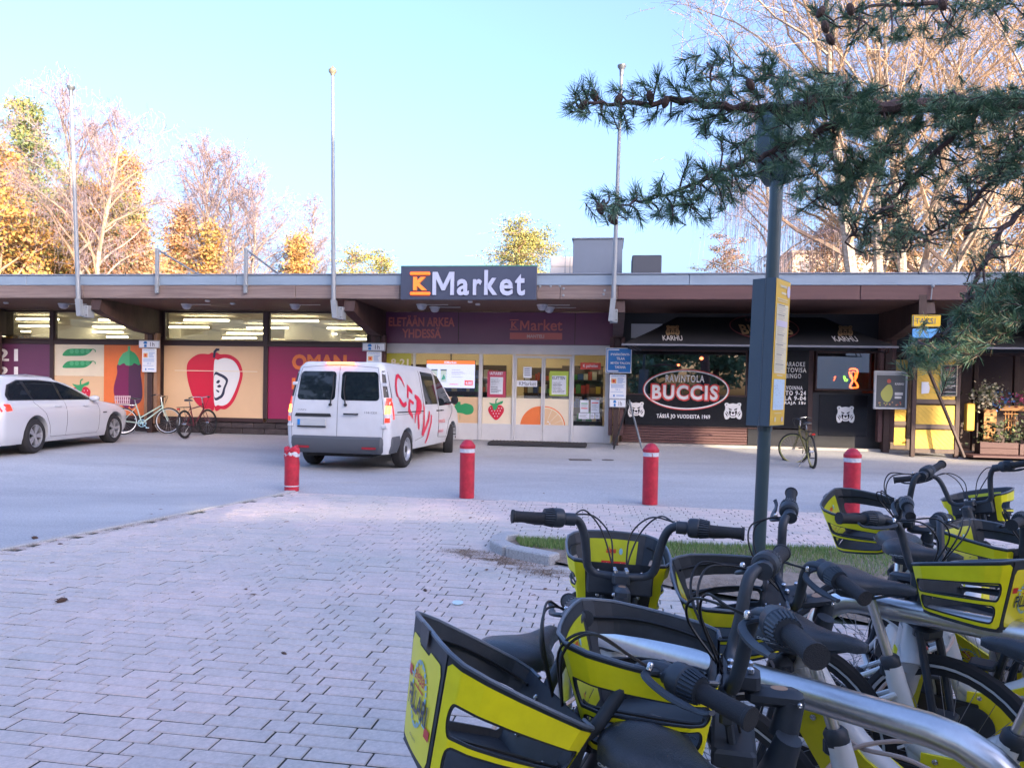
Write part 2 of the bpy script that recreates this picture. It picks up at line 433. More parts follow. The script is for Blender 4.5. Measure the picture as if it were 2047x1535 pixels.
numobj('paving_bricks', np.array(far_v), np.array(far_f), [M_pav, M_bed], parent=pave, mi=np.tile([0,1,1,1,1,0,0,0,0], len(far_f)//9), kind='stuff')
# bed under the pavers: everything right of the kerb, nearer than the edge
pl = [kA + kd*(-6), kB, e2 + ed*9, Vector((14,-4,0)), Vector((-5,-4,0))]
m = MB(); m.add([(p.x,p.y,0.0012) for p in pl], [tuple(range(len(pl)-1,-1,-1))]); o = m.build('paving_bed', M_bed, kind='structure')

# ---- kerbs
M_gran = mat('granite', (0.42,0.42,0.42), 0.8, var=0.3, vscale=70, bump=0.8, bscale=90)
kerb = bpy.data.objects.new('kerb', None); COL.objects.link(kerb); kerb['kind'] = 'structure'; ORG['kerb'] = (0,0,0)
def kerb_line(pts, w=0.14, h=0.02, step=1.0, name='kerb_stone', hf=None):
    for a, b in zip(pts[:-1], pts[1:]):
        d = (b-a); Ln = d.length; d.normalize(); n_ = Vector((-d.y, d.x, 0)); k = max(1, round(Ln/step))
        for i in range(k):
            p = a + d*(Ln*i/k+0.004); q = a + d*(Ln*(i+1)/k-0.004); m = MB()
            ang = math.atan2(d.y, d.x); Lk = (q-p).length
            hh = h if hf is None else hf(p)
            m.bbox(0, -w/2, -0.12, Lk, w/2, hh, 0.012); m.xf(Matrix.Translation((p.x,p.y,0)) @ Matrix.Rotation(ang, 4, 'Z'))
            m.build(name, M_gran, parent=kerb)
kerb_line([kA + kd*(-4), kB], 0.13, 0.016, 1.0, hf=lambda p: 0.03 if p.y > 5.2 else 0.05)
kerb_line([e1 + ed*0.1, e2 + ed*6], 0.10, 0.010, 1.0)
ip = isl[-3:] + isl[:4]
kerb_line([Vector((p.x,p.y,0)) for p in (isl[11], isl[12], isl[13], isl[0], isl[1])], 0.16, 0.10, 0.45)
kerb_line([Vector((p.x,p.y,0)) for p in (isl[1], isl[2], isl[3], isl[4])], 0.10, 0.05, 1.0)
# island: soil with needle litter and grass
M_soil = mat('soil', (0.20,0.155,0.12), 0.95, var=0.4, vscale=9, bump=1, bscale=60, col2=(0.38,0.31,0.25))
m = MB()
cx = sum(p[0] for p in islp)/len(islp); cy = sum(p[1] for p in islp)/len(islp)
m.add([(cx,cy,0.06)]+[(x,y,0.035) for x,y in islp], [(0,1+(i+1)%len(islp),1+i) for i in range(len(islp))]); m.build('soil', M_soil, kind='structure')
def strokes(name, n, region, L, wd, mats, zf, lean, seed, parent=None, up=True):
    r = np.random.RandomState(seed); V = []; Fm = []; mi = []
    k = 0
    while k < n:
        x, y = region(r)
        if x is None: continue
        a = r.uniform(0, 2*math.pi); l = L*r.uniform(0.5,1.3); w = wd*r.uniform(0.7,1.3); z = zf(x, y)
        dx, dy = math.cos(a), math.sin(a)
        if up: tip = (x+dx*l*lean*r.uniform(0,1), y+dy*l*lean*r.uniform(0,1), z+l)
        else: tip = (x+dx*l, y+dy*l, z+r.uniform(0.001,0.012))
        px_, py_ = -dy*w, dx*w
        V += [(x-px_,y-py_,z), (x+px_,y+py_,z), tip]; Fm.append((k*3,k*3+1,k*3+2)); mi.append(r.randint(len(mats))); k += 1
    return numobj(name, np.array(V), np.array(Fm), mats, mi=np.array(mi), kind='stuff', parent=parent)
M_gr = [mat('grass_a',(0.10,0.22,0.05),0.7), mat('grass_b',(0.17,0.30,0.07),0.7), mat('grass_c',(0.28,0.32,0.13),0.7)]
M_nd = [mat('needle_litter_a',(0.26,0.17,0.11),0.8), mat('needle_litter_b',(0.38,0.28,0.19),0.8), mat('needle_litter_c',(0.14,0.09,0.06),0.8)]
gA, gB = G(1030,1086), G(2200,1122)
def reg_grass(r):
    t = r.uniform(0,1); p = gA.lerp(gB, t); d = r.uniform(0,1)**1.3*(1.15 if t > 0.35 else 0.35+1.5*t)
    x, y = p.x + d*0.15, p.y - d
    return (x, y) if in_poly(x, y, islp) else (None, None)
tag(strokes('grass', 26000, reg_grass, 0.055, 0.0028, M_gr, lambda x,y: 0.038, 0.7, 3), 'short green grass along the island kerb behind the rental bikes', 'grass')
def reg_lit(r):
    x = r.uniform(-0.3, 4.5); y = r.uniform(2.4, 7.5)
    return (x, y) if in_poly(x, y, islp) else (None, None)
tag(strokes('needle_litter', 13000, reg_lit, 0.055, 0.0028, M_nd, lambda x,y: 0.046, 0, 4, up=False), 'brown pine needle litter on the bare soil', 'litter')
eA, eB = G(960,1108), G(1130,1150)
def reg_lit2(r):
    t = r.uniform(-0.3,1); p = eA.lerp(eB, t); return (p.x + r.normal(0,0.10), p.y - abs(r.normal(0,0.10)))
tag(strokes('needle_litter', 4200, reg_lit2, 0.05, 0.0026, M_nd, lambda x,y: 0.009, 0, 5, up=False), 'brown needles swept against the rounded kerb end', 'litter')
def reg_k(r):
    t = r.uniform(0,0.55); p = kA.lerp(kB, t)*1; return (p.x + r.normal(0,0.05)+0.1, p.y - abs(r.normal(0,0.05))-0.07)
tag(strokes('needle_litter', 1200, reg_k, 0.04, 0.0018, M_nd, lambda x,y: 0.010, 0, 6, up=False), 'dry needles lying along the left kerb', 'litter')
def reg_m(r):
    x = r.uniform(-0.5,2.2); y = r.uniform(3.0,6.0)
    u = PMI @ Vector((x,y,0)); fy = (u.y/PW) % 1
    return (x, y) if (fy < 0.05 or fy > 0.95) and math.sin(x*5+y*3)+math.sin(x*2.3-y*4.1) > 0.6 and in_pave(x, y) else (None, None)
tag(strokes('weeds', 1600, reg_m, 0.010, 0.002, M_gr, lambda x,y: 0.003, 0.8, 8), 'tiny green weeds in the paving joints', 'weeds')
# loose things: cones, leaves, crushed cup
M_cone = mat('cone_brown', (0.09,0.05,0.035), 0.8, bump=0.5, bscale=80); M_leafb = mat('dead_leaf', (0.16,0.08,0.045), 0.8)
conelabs = ['pine cone on the pavers near the left edge', 'pine cone in the middle of the brick paving', 'pine cone lying on the asphalt by the left kerb', 'small cone at the left kerb line', 'cone near the near middle of the paving']
for i, (px_, py_, s) in enumerate(((124,1205,0.032),(850,1183,0.020),(70,1078,0.028),(121,1090,0.02),(568,1310,0.018))):
    p = G(px_, py_); t = MB()
    prof = [(0.0,-1.2),(0.4,-1.05),(0.72,-0.5),(0.78,0.1),(0.55,0.7),(0.2,1.15),(0,1.25)]
    t.lathe([(a*s*0.75,b*s) for a,b in prof], 9, Matrix.Rotation(R(90),4,'X'))
    for k in range(26):
        a = k*2.4; zz = -1.0+k*0.08; rr = 0.78*math.sqrt(max(0,1-(zz/1.25)**2))
        c = Vector((math.cos(a)*rr*s*0.75, -zz*s, math.sin(a)*rr*s*0.75)); e = c*1.28 + Vector((0,0.15*s,0))
        sd = Vector((-math.sin(a),0,math.cos(a)))*s*0.16
        t.add([c-sd, c+sd, e], [(0,1,2),(2,1,0)])
    t.xf(Matrix.Translation((p.x,p.y,p.z+s*0.6)) @ Matrix.Rotation(rnd.uniform(0,3),4,'Z'))
    tag(t.build('pine_cone', M_cone, org=(p.x,p.y,p.z)), conelabs[i], 'pine cone', 'pine cones on the ground')
r = random.Random(5); mleaf = MB()
spots = [(737,1055),(940,1037),(1034,1028),(1010,1023),(1028,1009),(975,1010),(300,1030),(322,1020),(487,1005),(400,1072),(940,1095),(1090,1180),(1700,985),(830,1080),(560,1100)]
spots += [(r.uniform(100,1500), r.uniform(975,1200)) for _ in range(30)]
for (px_, py_) in spots:
    p = G(px_, py_); a = r.uniform(0,6.28); s = r.uniform(0.012,0.032); q = []
    for (u, w_) in ((-1,0),(-0.3,0.5),(0.6,0.35),(1.1,0),(0.5,-0.4),(-0.4,-0.5)):
        q.append((p.x+s*(u*math.cos(a)-w_*math.sin(a)), p.y+s*(u*math.sin(a)+w_*math.cos(a)), p.z+0.012+0.008*r.random()))
    mleaf.add(q, [tuple(range(6))])
tag(mleaf.build('leaf_litter', M_leafb, kind='stuff'), 'scattered dry leaves on paving and asphalt', 'leaves')
p = G(915,1210); t = MB(); t.lathe([(0.030,0),(0.033,0.012),(0.040,0.016),(0.041,0.018)], 8); 
t.xf(Matrix.Translation((p.x,p.y,0.012)) @ Matrix.Rotation(R(12),4,'X') @ Matrix.Diagonal((1,0.8,0.7,1)))
tag(t.build('plastic_lid', mat('clear_plastic',(0.6,0.75,0.78),0.2), org=(p.x,p.y,0), smooth=True), 'crushed pale plastic lid lying on the brick paving', 'plastic lid')
# small iron covers on the forecourt
M_iron = mat('cast_iron', (0.10,0.09,0.085), 0.7, bump=0.4, bscale=60)
for (px_, py_, rr_, lab) in ((1160,908,0.19,'flat rectangular drain grate in front of the right parking sign'),(1215,919,0.13,'small round iron cover in the asphalt near the a-frame sign')):
    p = G(px_, py_); m = MB()
    if rr_ > 0.15:
        m.bbox(p.x-0.24, p.y-0.15, p.z-0.02, p.x+0.24, p.y+0.15, p.z+0.008, 0.004)
        for i in range(7): m.box(p.x-0.20+i*0.06, p.y-0.12, p.z+0.008, p.x-0.18+i*0.06, p.y+0.12, p.z+0.012)
    else: m.lathe([(rr_,0.0),(rr_,0.008),(rr_*0.85,0.010),(0,0.010)], 20, Matrix.Translation(p))
    tag(m.build('iron_cover', M_iron, org=tuple(p)), lab, 'iron cover')
# tarred cracks and seams in the asphalt
r = random.Random(11); m = MB()
for (x0, y0, x1, y1) in ((860,900,985,955),(1330,935,1420,960),(1640,920,1760,945),(1760,915,1900,930),(1080,960,1280,975)):
    n = 14; pts = []
    for i in range(n+1):
        q = G(x0+(x1-x0)*i/n + r.uniform(-6,6), y0+(y1-y0)*i/n + r.uniform(-1.6,1.6)); pts.append((q.x, q.y, q.z+0.004))
    for a_, b_ in zip(pts[:-1], pts[1:]):
        w = r.uniform(0.003,0.008); m.add([(a_[0],a_[1]-w,a_[2]),(b_[0],b_[1]-w,b_[2]),(b_[0],b_[1]+w,b_[2]),(a_[0],a_[1]+w,a_[2])], [(0,1,2,3)])
tag(m.build('asphalt_cracks', mat('crack_dark',(0.20,0.20,0.21),0.9), kind='stuff'), 'thin dark cracks in the forecourt asphalt', 'cracks')
# ---- distant ground rise / wood floor behind the building stays asphalt-grey verge
m = MB(); vv = []
for i in range(41):
    u = -80 + i*4.0; w = BM @ Vector((u, 16, 0)); w2 = BM @ Vector((u, 90, 0)); vv += [(w.x,w.y,BZ+0.02),(w2.x,w2.y,BZ+0.8)]
m.add(vv, [(2*i,2*i+2,2*i+3,2*i+1) for i in range(40)]); m.build('verge', mat('verge_grass',(0.10,0.10,0.04),0.95,var=0.4,vscale=2), kind='structure')
# ================================================================= SHADE SCREEN (thin wall added behind the camera, slit to shape the sun strips)
HS = Vector((math.sin(R(SUN_AZ)), -math.cos(R(SUN_AZ)), 0)); PV = Vector((math.cos(R(SUN_AZ)), math.sin(R(SUN_AZ)), 0))
ND, NH, TE = 30.0, 16.3, math.tan(R(SUN_EL))
def shp(w, z): return (w.dot(PV), z + (ND - w.dot(HS))*TE)
def facade_w(px, y=0.0):
    x = bp(px, 880, y)[0]; return BM @ Vector((x, y, 0))
scr_ = thing('shade_screen', 'long plain residential block facing the shops across the square', 'building', tuple(HS*ND))
cols_ = []
a1, a2, a3 = facade_w(1392), facade_w(1862, -0.8), facade_w(2500)
zlo, zhi, zhi2 = BZ-0.34, 0.80, 1.42
c1 = (shp(a1, zlo), shp(a1, zhi)); c2 = (shp(a2, zlo), shp(a2, zhi)); c2b = (shp(a2, zlo), shp(a2, zhi2)); c3 = (shp(a3, zlo), shp(a3, zhi2))
g1, g2 = G(400,1012), G(400,1027); g3, g4 = G(960,1015), G(960,1028)
d1 = (shp(g2, 0), shp(g1, 0)); d2 = (shp(g4, 0), shp(g3, 0))
# (p, gap bottom, gap top) pairs
seg = [(-8, None, d1[0][0], None), (d1[0][0], (d1[0][1], d1[1][1]), d2[0][0], (d2[0][1], d2[1][1])), (d2[0][0], None, c1[0][0], None),
       (c1[0][0], (c1[0][1], c1[1][1]), c2[0][0], (c2[0][1], c2[1][1])), (c2[0][0], (c2b[0][1], c2b[1][1]), c3[0][0], (c3[0][1], c3[1][1])), (c3[0][0], None, 25, None)]
def screen_piece(m, pa, za0, za1, pb, zb0, zb1):
    v = []
    for (p, z) in ((pa,za0),(pb,zb0),(pb,zb1),(pa,za1)):
        for d in (ND, ND+0.12): w = PV*p + HS*d; v.append((w.x, w.y, z))
    m.add(v, [(0,2,4,6),(7,5,3,1),(0,1,3,2),(2,3,5,4),(4,5,7,6),(6,7,1,0)])
m = MB()
for pa, ga, pb_, gb in seg:
    if ga is None: screen_piece(m, pa, -0.3, NH, pb_, -0.3, NH)
    else: screen_piece(m, pa, -0.3, ga[0], pb_, -0.3, gb[0]); screen_piece(m, pa, ga[1], NH, pb_, gb[1], NH)
m.build('wall', mat('shade_screen_render', (0.60,0.58,0.55), 0.8), scr_)
# ================================================================= TREES
class Strands:
    """many thin ribbons / leaf faces collected for one mesh"""
    def __init__(s): s.q = []; s.m = []
    def ribbons(s, A, B, wa, wb, rs, mi=0):
        D = B-A; D /= np.linalg.norm(D, axis=1, keepdims=True)+1e-9
        Rr = rs.normal(size=D.shape); N = np.cross(D, Rr); N /= np.linalg.norm(N, axis=1, keepdims=True)+1e-9
        s.q.append(np.stack([A-N*wa, A+N*wa, B+N*wb, B-N*wb], axis=1)); s.m.append(np.full(len(A), mi))
    def leaves(s, C, size, rs, mi, elong=1.6):
        n = len(C); U = rs.normal(size=(n,3)); U /= np.linalg.norm(U, axis=1, keepdims=True)
        V = np.cross(U, rs.normal(size=(n,3))); V /= np.linalg.norm(V, axis=1, keepdims=True)
        z = (size*rs.uniform(0.6,1.4,n))[:,None]; U = U*z*elong/2; V = V*z/2
        s.q.append(np.stack([C-U, C-V, C+U, C+V], axis=1)); s.m.append(np.broadcast_to(mi, (n,)).copy())
    def build(s, name, mats, parent, kind=None):
        Q = np.concatenate(s.q); k = len(Q)
        return numobj(name, Q.reshape(-1,3), np.arange(k*4).reshape(k,4), mats, parent=parent, mi=np.concatenate(s.m), kind=kind)
M_birch = mat('birch_bark', (0.20,0.16,0.13), 0.7, var=0.5, vscale=5, stretch=(1,1,2.5), bump=0.2, col2=(0.50,0.44,0.37))
M_birchd = mat('birch_branch', (0.34,0.24,0.17), 0.8)
M_twigp = mat('twig_mauve', (0.23,0.18,0.20), 0.8); M_twigw = mat('twig_warm', (0.36,0.25,0.15), 0.8)
M_pinebark = mat('pine_bark', (0.34,0.17,0.10), 0.85, var=0.3, vscale=6, bump=0.4)
LF = {'gold': [mat('leaf_gold',(0.46,0.25,0.065),0.7), mat('leaf_amber',(0.38,0.18,0.06),0.7), mat('leaf_yellow',(0.44,0.32,0.09),0.7), mat('leaf_olive',(0.22,0.22,0.075),0.7)],
      'olive': [mat('leaf_olive',(0.28,0.26,0.06),0.7), mat('leaf_green',(0.16,0.20,0.06),0.7), mat('leaf_yellow',(0.55,0.38,0.06),0.7), mat('leaf_gold',(0.60,0.30,0.045),0.7)],
      'pine': [mat('needle_green',(0.16,0.21,0.08),0.7), mat('needle_deep',(0.10,0.15,0.07),0.7), mat('needle_lit',(0.30,0.30,0.09),0.7), mat('needle_teal',(0.10,0.15,0.11),0.7)],
      'pine2': [mat('needle_olive',(0.26,0.27,0.08),0.7), mat('needle_lit',(0.30,0.30,0.09),0.7), mat('needle_yellow',(0.42,0.38,0.10),0.7), mat('needle_green',(0.13,0.17,0.07),0.7)],
      'rust': [mat('leaf_rust',(0.46,0.22,0.12),0.7), mat('twig_warm',(0.5,0.34,0.22),0.8), mat('leaf_amber',(0.50,0.21,0.04),0.7), mat('needle_green',(0.13,0.17,0.07),0.7)]}
def curve_pts(a, d, L, n, rs, wob=0.12, droop=0.0, up=0.0):
    p = np.array(a, float); d = np.array(d, float); d /= np.linalg.norm(d); out = [p.copy()]
    for i in range(n):
        d = d + rs.normal(size=3)*wob + np.array([0,0,up-droop*(i/n)]); d /= np.linalg.norm(d)
        p = p + d*L/n; out.append(p.copy())
    return out
def birch(label, px, top, dist, wpx, seed, base_py=560, lean=0.0, leaf=None, nleaf=0, tw=M_twigp, nb=34, weep=1.0, tkr=0.011, forks=1, crown0=0.22, dens=1.0, leafz=(0.0,0.6)):
    rs = np.random.RandomState(seed); b = P(px, base_py, dist); b.z = BZ
    H = P(px, top, dist).z - b.z; Wm = wpx/FPX*dist/2
    t = thing('birch_tree', label, 'tree', tuple(b)); ORG[t.name] = (0,0,0); t.matrix_world = I4
    tr = MB(); st = Strands(); lf = []
    for fk in range(forks):
        dr = (lean+(fk-(forks-1)/2)*0.16, rs.uniform(-0.08,0.08), 1)
        pts = curve_pts(b, dr, H*(0.97 if fk == 0 else 0.88), 14, rs, 0.035, up=0.03)
        rr = H*tkr*(0.8 if fk else 1)
        tr.tube(pts, [rr*(1-i/14)**0.8+0.012 for i in range(15)], 8)
        PT = np.array(pts)
        for k in range(nb//forks):
            f = crown0 + (1-crown0)*(k+rs.uniform(0,1))/(nb/forks); f = min(f, 0.99); j = f*14; i = int(j)
            o = PT[i] + (PT[min(i+1,14)]-PT[i])*(j-i); a = k*2.4+rs.uniform(-0.5,0.5)
            sh = math.sin(math.pi*min(1,(f-crown0*0.8)/(1.05-crown0*0.8))**0.75)**0.8
            L = Wm*1.7*max(0.18, sh)
            br = curve_pts(o, (math.cos(a), math.sin(a), 0.75+0.9*f), L, 6, rs, 0.13, droop=0.16*weep)
            r0 = rr*(1-f)**0.7*0.45+0.010
            tr.tube(br, [r0*(1-q/6.5)+0.004 for q in range(7)], 5, cap=False, mi=0 if k % 3 == 0 else 1)
            BR = np.array(br); ns = max(5, int(9*L/2.2*dens))
            for s_ in range(ns):
                g = 0.25+0.75*(s_+rs.uniform(0,1))/ns; jj = min(g*6, 5.999); ii = int(jj); oo = BR[ii]+(BR[ii+1]-BR[ii])*(jj-ii)
                d = BR[ii+1]-BR[ii]; d /= np.linalg.norm(d)
                sb = np.array(curve_pts(oo, d+rs.normal(size=3)*0.75+np.array([0,0,0.25]), L*rs.uniform(0.22,0.42), 4, rs, 0.22, droop=0.25*weep))
                st.ribbons(sb[:-1], sb[1:], 0.011, 0.008, rs)
                nt_ = int(8*dens)+3
                u = rs.uniform(0.1,1,nt_)*3.999; iu = u.astype(int); A = sb[iu]+(sb[iu+1]-sb[iu])*(u-iu)[:,None]
                l = rs.uniform(0.3,1.0,nt_)[:,None]*(0.32+0.38*weep)
                D = rs.normal(size=(nt_,3))*0.6+d*0.6; B = A+D*l*0.55; C = B+(D*0.35+np.array([0,0,-1.0*weep]))*l*0.6; E = C+(D*0.1+np.array([0,0,-1.1*weep]))*l*0.7
                st.ribbons(A,B,0.007,0.005,rs); st.ribbons(B,C,0.005,0.004,rs)
                if weep > 0.5: st.ribbons(C,E,0.004,0.003,rs)
                if nleaf and leafz[0] <= (oo[2]-b.z)/H <= leafz[1]: lf.append((B, C))
    trunk = tr.build('trunk', [M_birch, M_birchd], t, smooth=True)
    st.build('branches', [tw], t)
    if nleaf and lf:
        B = np.concatenate([q[0] for q in lf]); C = np.concatenate([q[1] for q in lf]); n = nleaf
        i = rs.randint(len(B), size=n); u = rs.uniform(0,1,(n,1)); c = B[i]*(1-u)+C[i]*u+rs.normal(size=(n,3))*0.12
        s2 = Strands(); s2.leaves(c, 0.10, rs, rs.choice(4, n, p=(0.4,0.25,0.25,0.1))); s2.build('crown', LF[leaf or 'gold'], t)
    return t
def leafy_tree(label, px, top, dist, wpx, seed, kind='gold', n=9000, size=0.15, base_py=560, shape='cone', name='larch_tree', trunkm=None, clumps=70, bare=0.12, clr=1.0, tw=True):
    rs = np.random.RandomState(seed); b = P(px, base_py, dist); b.z = BZ
    H = P(px, top, dist).z - b.z; Wm = wpx/FPX*dist/2
    t = thing(name, label, 'tree', tuple(b)); ORG[t.name] = (0,0,0); t.matrix_world = I4
    tr = MB(); pts = curve_pts(b, (rs.uniform(-.03,.03),0,1), H*0.98, 10, rs, 0.025, up=0.03); PT = np.array(pts)
    tr.tube(pts, [H*0.011*(1-i/10.5)+0.01 for i in range(11)], 7)
    cl = []; st = Strands()
    for k in range(clumps):
        f = bare+(1-bare)*(k+rs.uniform(0,1))/clumps
        if shape == 'cone': w = (1-f)**0.8*1.05+0.05
        elif shape == 'pine': w = math.sin(math.pi*min(1,max(0.0,(f-bare)/(1.06-bare)))**0.9)**0.7
        else: w = math.sin(math.pi*min(1,(f-bare*0.6)/(1.05-bare*0.6))**0.6)**0.8*(0.75+0.5*rs.rand())
        j = min(f*10, 9.99); i = int(j); o = PT[i]+(PT[i+1]-PT[i])*(j-i); a = k*2.4+rs.uniform(-.6,.6)
        L = Wm*w*rs.uniform(0.55,1.1)+0.15
        br = np.array(curve_pts(o, (math.cos(a), math.sin(a), 0.35 if shape != 'cone' else 0.05), L, 5, rs, 0.14, droop=0.03, up=0.05 if shape=='pine' else 0))
        tr.tube(br, [0.028*(1-q/6)+0.006 for q in range(6)], 4, cap=False)
        cl.append((br, L))
    tr.build('trunk', [trunkm or M_birchd], t, smooth=True)
    per = n//len(cl); Cs = []; Mi = []
    for br, L in cl:
        nk = 4 if shape != 'pine' else 3
        for c in range(nk):
            u = rs.uniform(0.35,1.0) if shape == 'pine' else rs.uniform(0.15,1); jj = min(u*5, 4.99); i = int(jj); o = br[i]+(br[i+1]-br[i])*(jj-i)
            sp = (0.28+0.10*L) if shape == 'pine' else (0.24+0.17*L)
            o = o + rs.normal(size=3)*sp*0.7; m_ = per//nk
            sc = np.array([1,1,0.42 if shape == 'pine' else 0.75])*sp*clr
            m_ = int(m_*1.5); Cs.append(o+rs.normal(size=(m_,3))*sc*0.8)
            base = rs.choice(4, p=(0.4,0.25,0.25,0.1)); mm = np.where(rs.uniform(size=m_) < 0.6, base, rs.choice(4, m_, p=(0.4,0.25,0.25,0.1))); Mi.append(mm)
            if tw:
                A = np.repeat(o[None],7,0); st.ribbons(A+rs.normal(size=(7,3))*0.05, o+rs.normal(size=(7,3))*sc*1.2, 0.012, 0.006, rs)
    s2 = Strands(); s2.leaves(np.concatenate(Cs), size*0.62, rs, np.concatenate(Mi), 1.9)
    s2.build('crown', LF[kind], t)
    if tw: st.build('branches', [M_twigw], t)
    return t
birch('white birch with yellow leaves at the far left edge', 25, 232, 31, 170, 1, leaf='gold', nleaf=5000, nb=34, leafz=(0,0.7), weep=0.4)
birch('thin bare birch between the left birch and the pine', 62, 222, 46, 130, 21, nb=30, weep=0.5)
leafy_tree('tall green pine just left of the first flagpole', 118, 208, 41, 125, 2, 'pine', 12000, 0.15, shape='pine', name='pine_tree', trunkm=M_pinebark, bare=0.15, clumps=60, clr=1.2)
birch('tall forked birch with drooping mauve twigs behind the first flagpole', 172, 176, 31, 190, 3, lean=0.05, nb=46, weep=0.7, forks=2, dens=1.0, crown0=0.42, tkr=0.013)
leafy_tree('golden larch beside the tall forked birch', 218, 300, 37, 120, 4, 'gold', 13000, 0.13)
leafy_tree('amber tree low at the far left edge of the wood', -8, 300, 38, 110, 5, 'gold', 10000, 0.15, shape='oval')
leafy_tree('broad olive green tree below the pine', 92, 345, 36, 140, 6, 'olive', 11000, 0.14, shape='oval')
leafy_tree('round golden bushy tree at the foot of the forked birch', 150, 372, 35, 140, 7, 'gold', 12000, 0.13, shape='oval')
leafy_tree('golden bushy tree with green patches left of the bare birch', 250, 402, 35, 120, 8, 'olive', 10000, 0.13, shape='oval')
leafy_tree('low amber shrub row in front of the left wood', 30, 440, 33, 190, 30, 'gold', 12000, 0.13, shape='oval', name='shrub')
leafy_tree('low amber shrub under the bare birch', 300, 465, 34, 130, 31, 'rust', 7000, 0.13, shape='oval', name='shrub')
birch('slim bare birch with a pointed crown right of the golden larch', 288, 250, 44, 130, 9, nb=60, weep=0.4, dens=1.4)
birch('thin birch half hidden behind the golden larch', 258, 262, 48, 100, 22, nb=30, weep=0.3)
leafy_tree('small rusty larch right of the slim birch', 338, 410, 38, 90, 10, 'rust', 6500, 0.13)
birch('left one of the two wide bare birches', 410, 288, 40, 170, 11, lean=-0.03, nb=60, weep=0.2, dens=1.5, tkr=0.009)
birch('right one of the two wide bare birches', 470, 312, 40, 180, 12, lean=0.03, nb=64, weep=0.2, forks=2, dens=1.5, tkr=0.009)
leafy_tree('narrow golden conifer between the two wide birches', 418, 448, 38, 70, 13, 'gold', 5000, 0.13)
birch('small bare birch right of the two wide birches', 612, 383, 44, 80, 14, nb=50, weep=0.5, dens=1.4)
leafy_tree('golden larch under the small bare birch', 608, 470, 40, 90, 15, 'gold', 6000, 0.13)
leafy_tree('little dark green pine left of the small birch', 572, 472, 42, 45, 16, 'pine', 2400, 0.13, shape='pine', name='pine_tree', trunkm=M_pinebark, clumps=26)
leafy_tree('small pine top just right of the middle flagpole', 698, 500, 44, 66, 17, 'pine2', 3600, 0.11, shape='pine', name='pine_tree', trunkm=M_pinebark, clumps=34, bare=0.3)
leafy_tree('wider pine top left of the shop name sign', 748, 502, 44, 80, 18, 'pine2', 4200, 0.11, shape='pine', name='pine_tree', trunkm=M_pinebark, clumps=36, bare=0.3)
leafy_tree('sunny yellow green pine above the right end of the shop name sign', 1055, 449, 40, 132, 19, 'pine2', 13000, 0.10, shape='pine', name='pine_tree', trunkm=M_pinebark, clumps=60, bare=0.3, clr=1.25)
leafy_tree('thin rusty tree standing alone right of the black roof box', 1432, 476, 46, 130, 20, 'rust', 2600, 0.10, shape='pine', name='old_pine_tree', trunkm=M_pinebark, clumps=30, bare=0.5, clr=0.7)
birch('huge birch with spreading golden limbs behind the restaurant', 1790, -160, 31, 560, 40, base_py=560, nb=96, weep=0.5, tkr=0.015, forks=5, crown0=0.30, tw=M_twigw, dens=1.0)
birch('weeping birch with pale mauve strands left of the huge birch', 1560, 190, 33, 150, 41, nb=36, weep=1.7, dens=0.8)
birch('birch with white stem behind the restaurant roof', 1668, 300, 34, 160, 42, nb=34, tw=M_twigw, dens=0.8, weep=0.3)
birch('birch leaning right at the right edge behind the restaurant', 1900, 60, 34, 320, 43, nb=44, lean=0.18, tw=M_twigw, dens=0.7, weep=0.4)
birch('slanting pale birch at the far right edge', 2060, 150, 33, 240, 44, nb=34, lean=-0.15, tw=M_twigw, dens=0.7, weep=0.4)
leafy_tree('amber thicket tree behind the restaurant roof, left one', 1650, 440, 37, 150, 45, 'rust', 5000, 0.11, shape='oval')
leafy_tree('amber thicket tree in the middle behind the restaurant roof', 1790, 410, 37, 200, 46, 'rust', 8000, 0.11, shape='oval')
leafy_tree('golden thicket tree right of the middle one behind the restaurant', 1930, 400, 37, 190, 47, 'gold', 7000, 0.11, shape='oval')
leafy_tree('tawny tree at the far right edge of the thicket', 2060, 370, 37, 170, 48, 'rust', 6000, 0.11, shape='oval')
# far pale block of flats seen through the twigs on the right
c = P(1668, 540, 75); t = thing('far_building', 'pale sunlit block of flats far behind the right birches', 'building', (c.x, c.y, 0))
zt_ = P(1668, 508, 75).z
MB().box(c.x-4.2, c.y, 0, c.x+9, c.y+8, zt_).build('wall', mat('far_wall',(0.60,0.48,0.38),0.8), t)
for i in range(5):
    x = c.x-3.4+i*2.3; MB().bbox(x, c.y-0.06, zt_-2.2, x+1.1, c.y-0.01, zt_-0.9, 0.03).build('window', M_carg2 if False else mat('far_glass',(0.08,0.10,0.13),0.2), t)
MB().box(c.x-4.4, c.y-0.3, zt_, c.x+9.2, c.y+8.2, zt_+0.25).build('roof', mat('far_roof',(0.30,0.24,0.20),0.8), t)
# ================================================================= MATERIALS
M_wood_grey = mat('weathered_wood', (0.13,0.095,0.085), 0.75, var=0.45, vscale=3, stretch=(0.25,4,6), bump=0.5, bscale=25, col2=(0.24,0.19,0.175))
M_wood_red = mat('brown_painted_wood', (0.095,0.045,0.045), 0.6, var=0.16, vscale=3, stretch=(0.3,4,6), bump=0.25, bscale=25)
M_soffit = mat('soffit_wood', (0.11,0.055,0.042), 0.6, var=0.3, vscale=3, stretch=(0.2,6,3), bump=0.3, bscale=30)
M_beam = mat('dark_stained_wood', (0.050,0.027,0.024), 0.62, var=0.4, vscale=4, stretch=(1,1,0.3), bump=0.4, bscale=25)
M_post_light = mat('bleached_post_wood', (0.30,0.17,0.10), 0.7, var=0.35, vscale=5, stretch=(2,2,0.3), bump=0.4)
M_trim = mat('roof_edge_metal', (0.20,0.27,0.345), 0.5, var=0.10, vscale=1.2, stretch=(1,1,3))
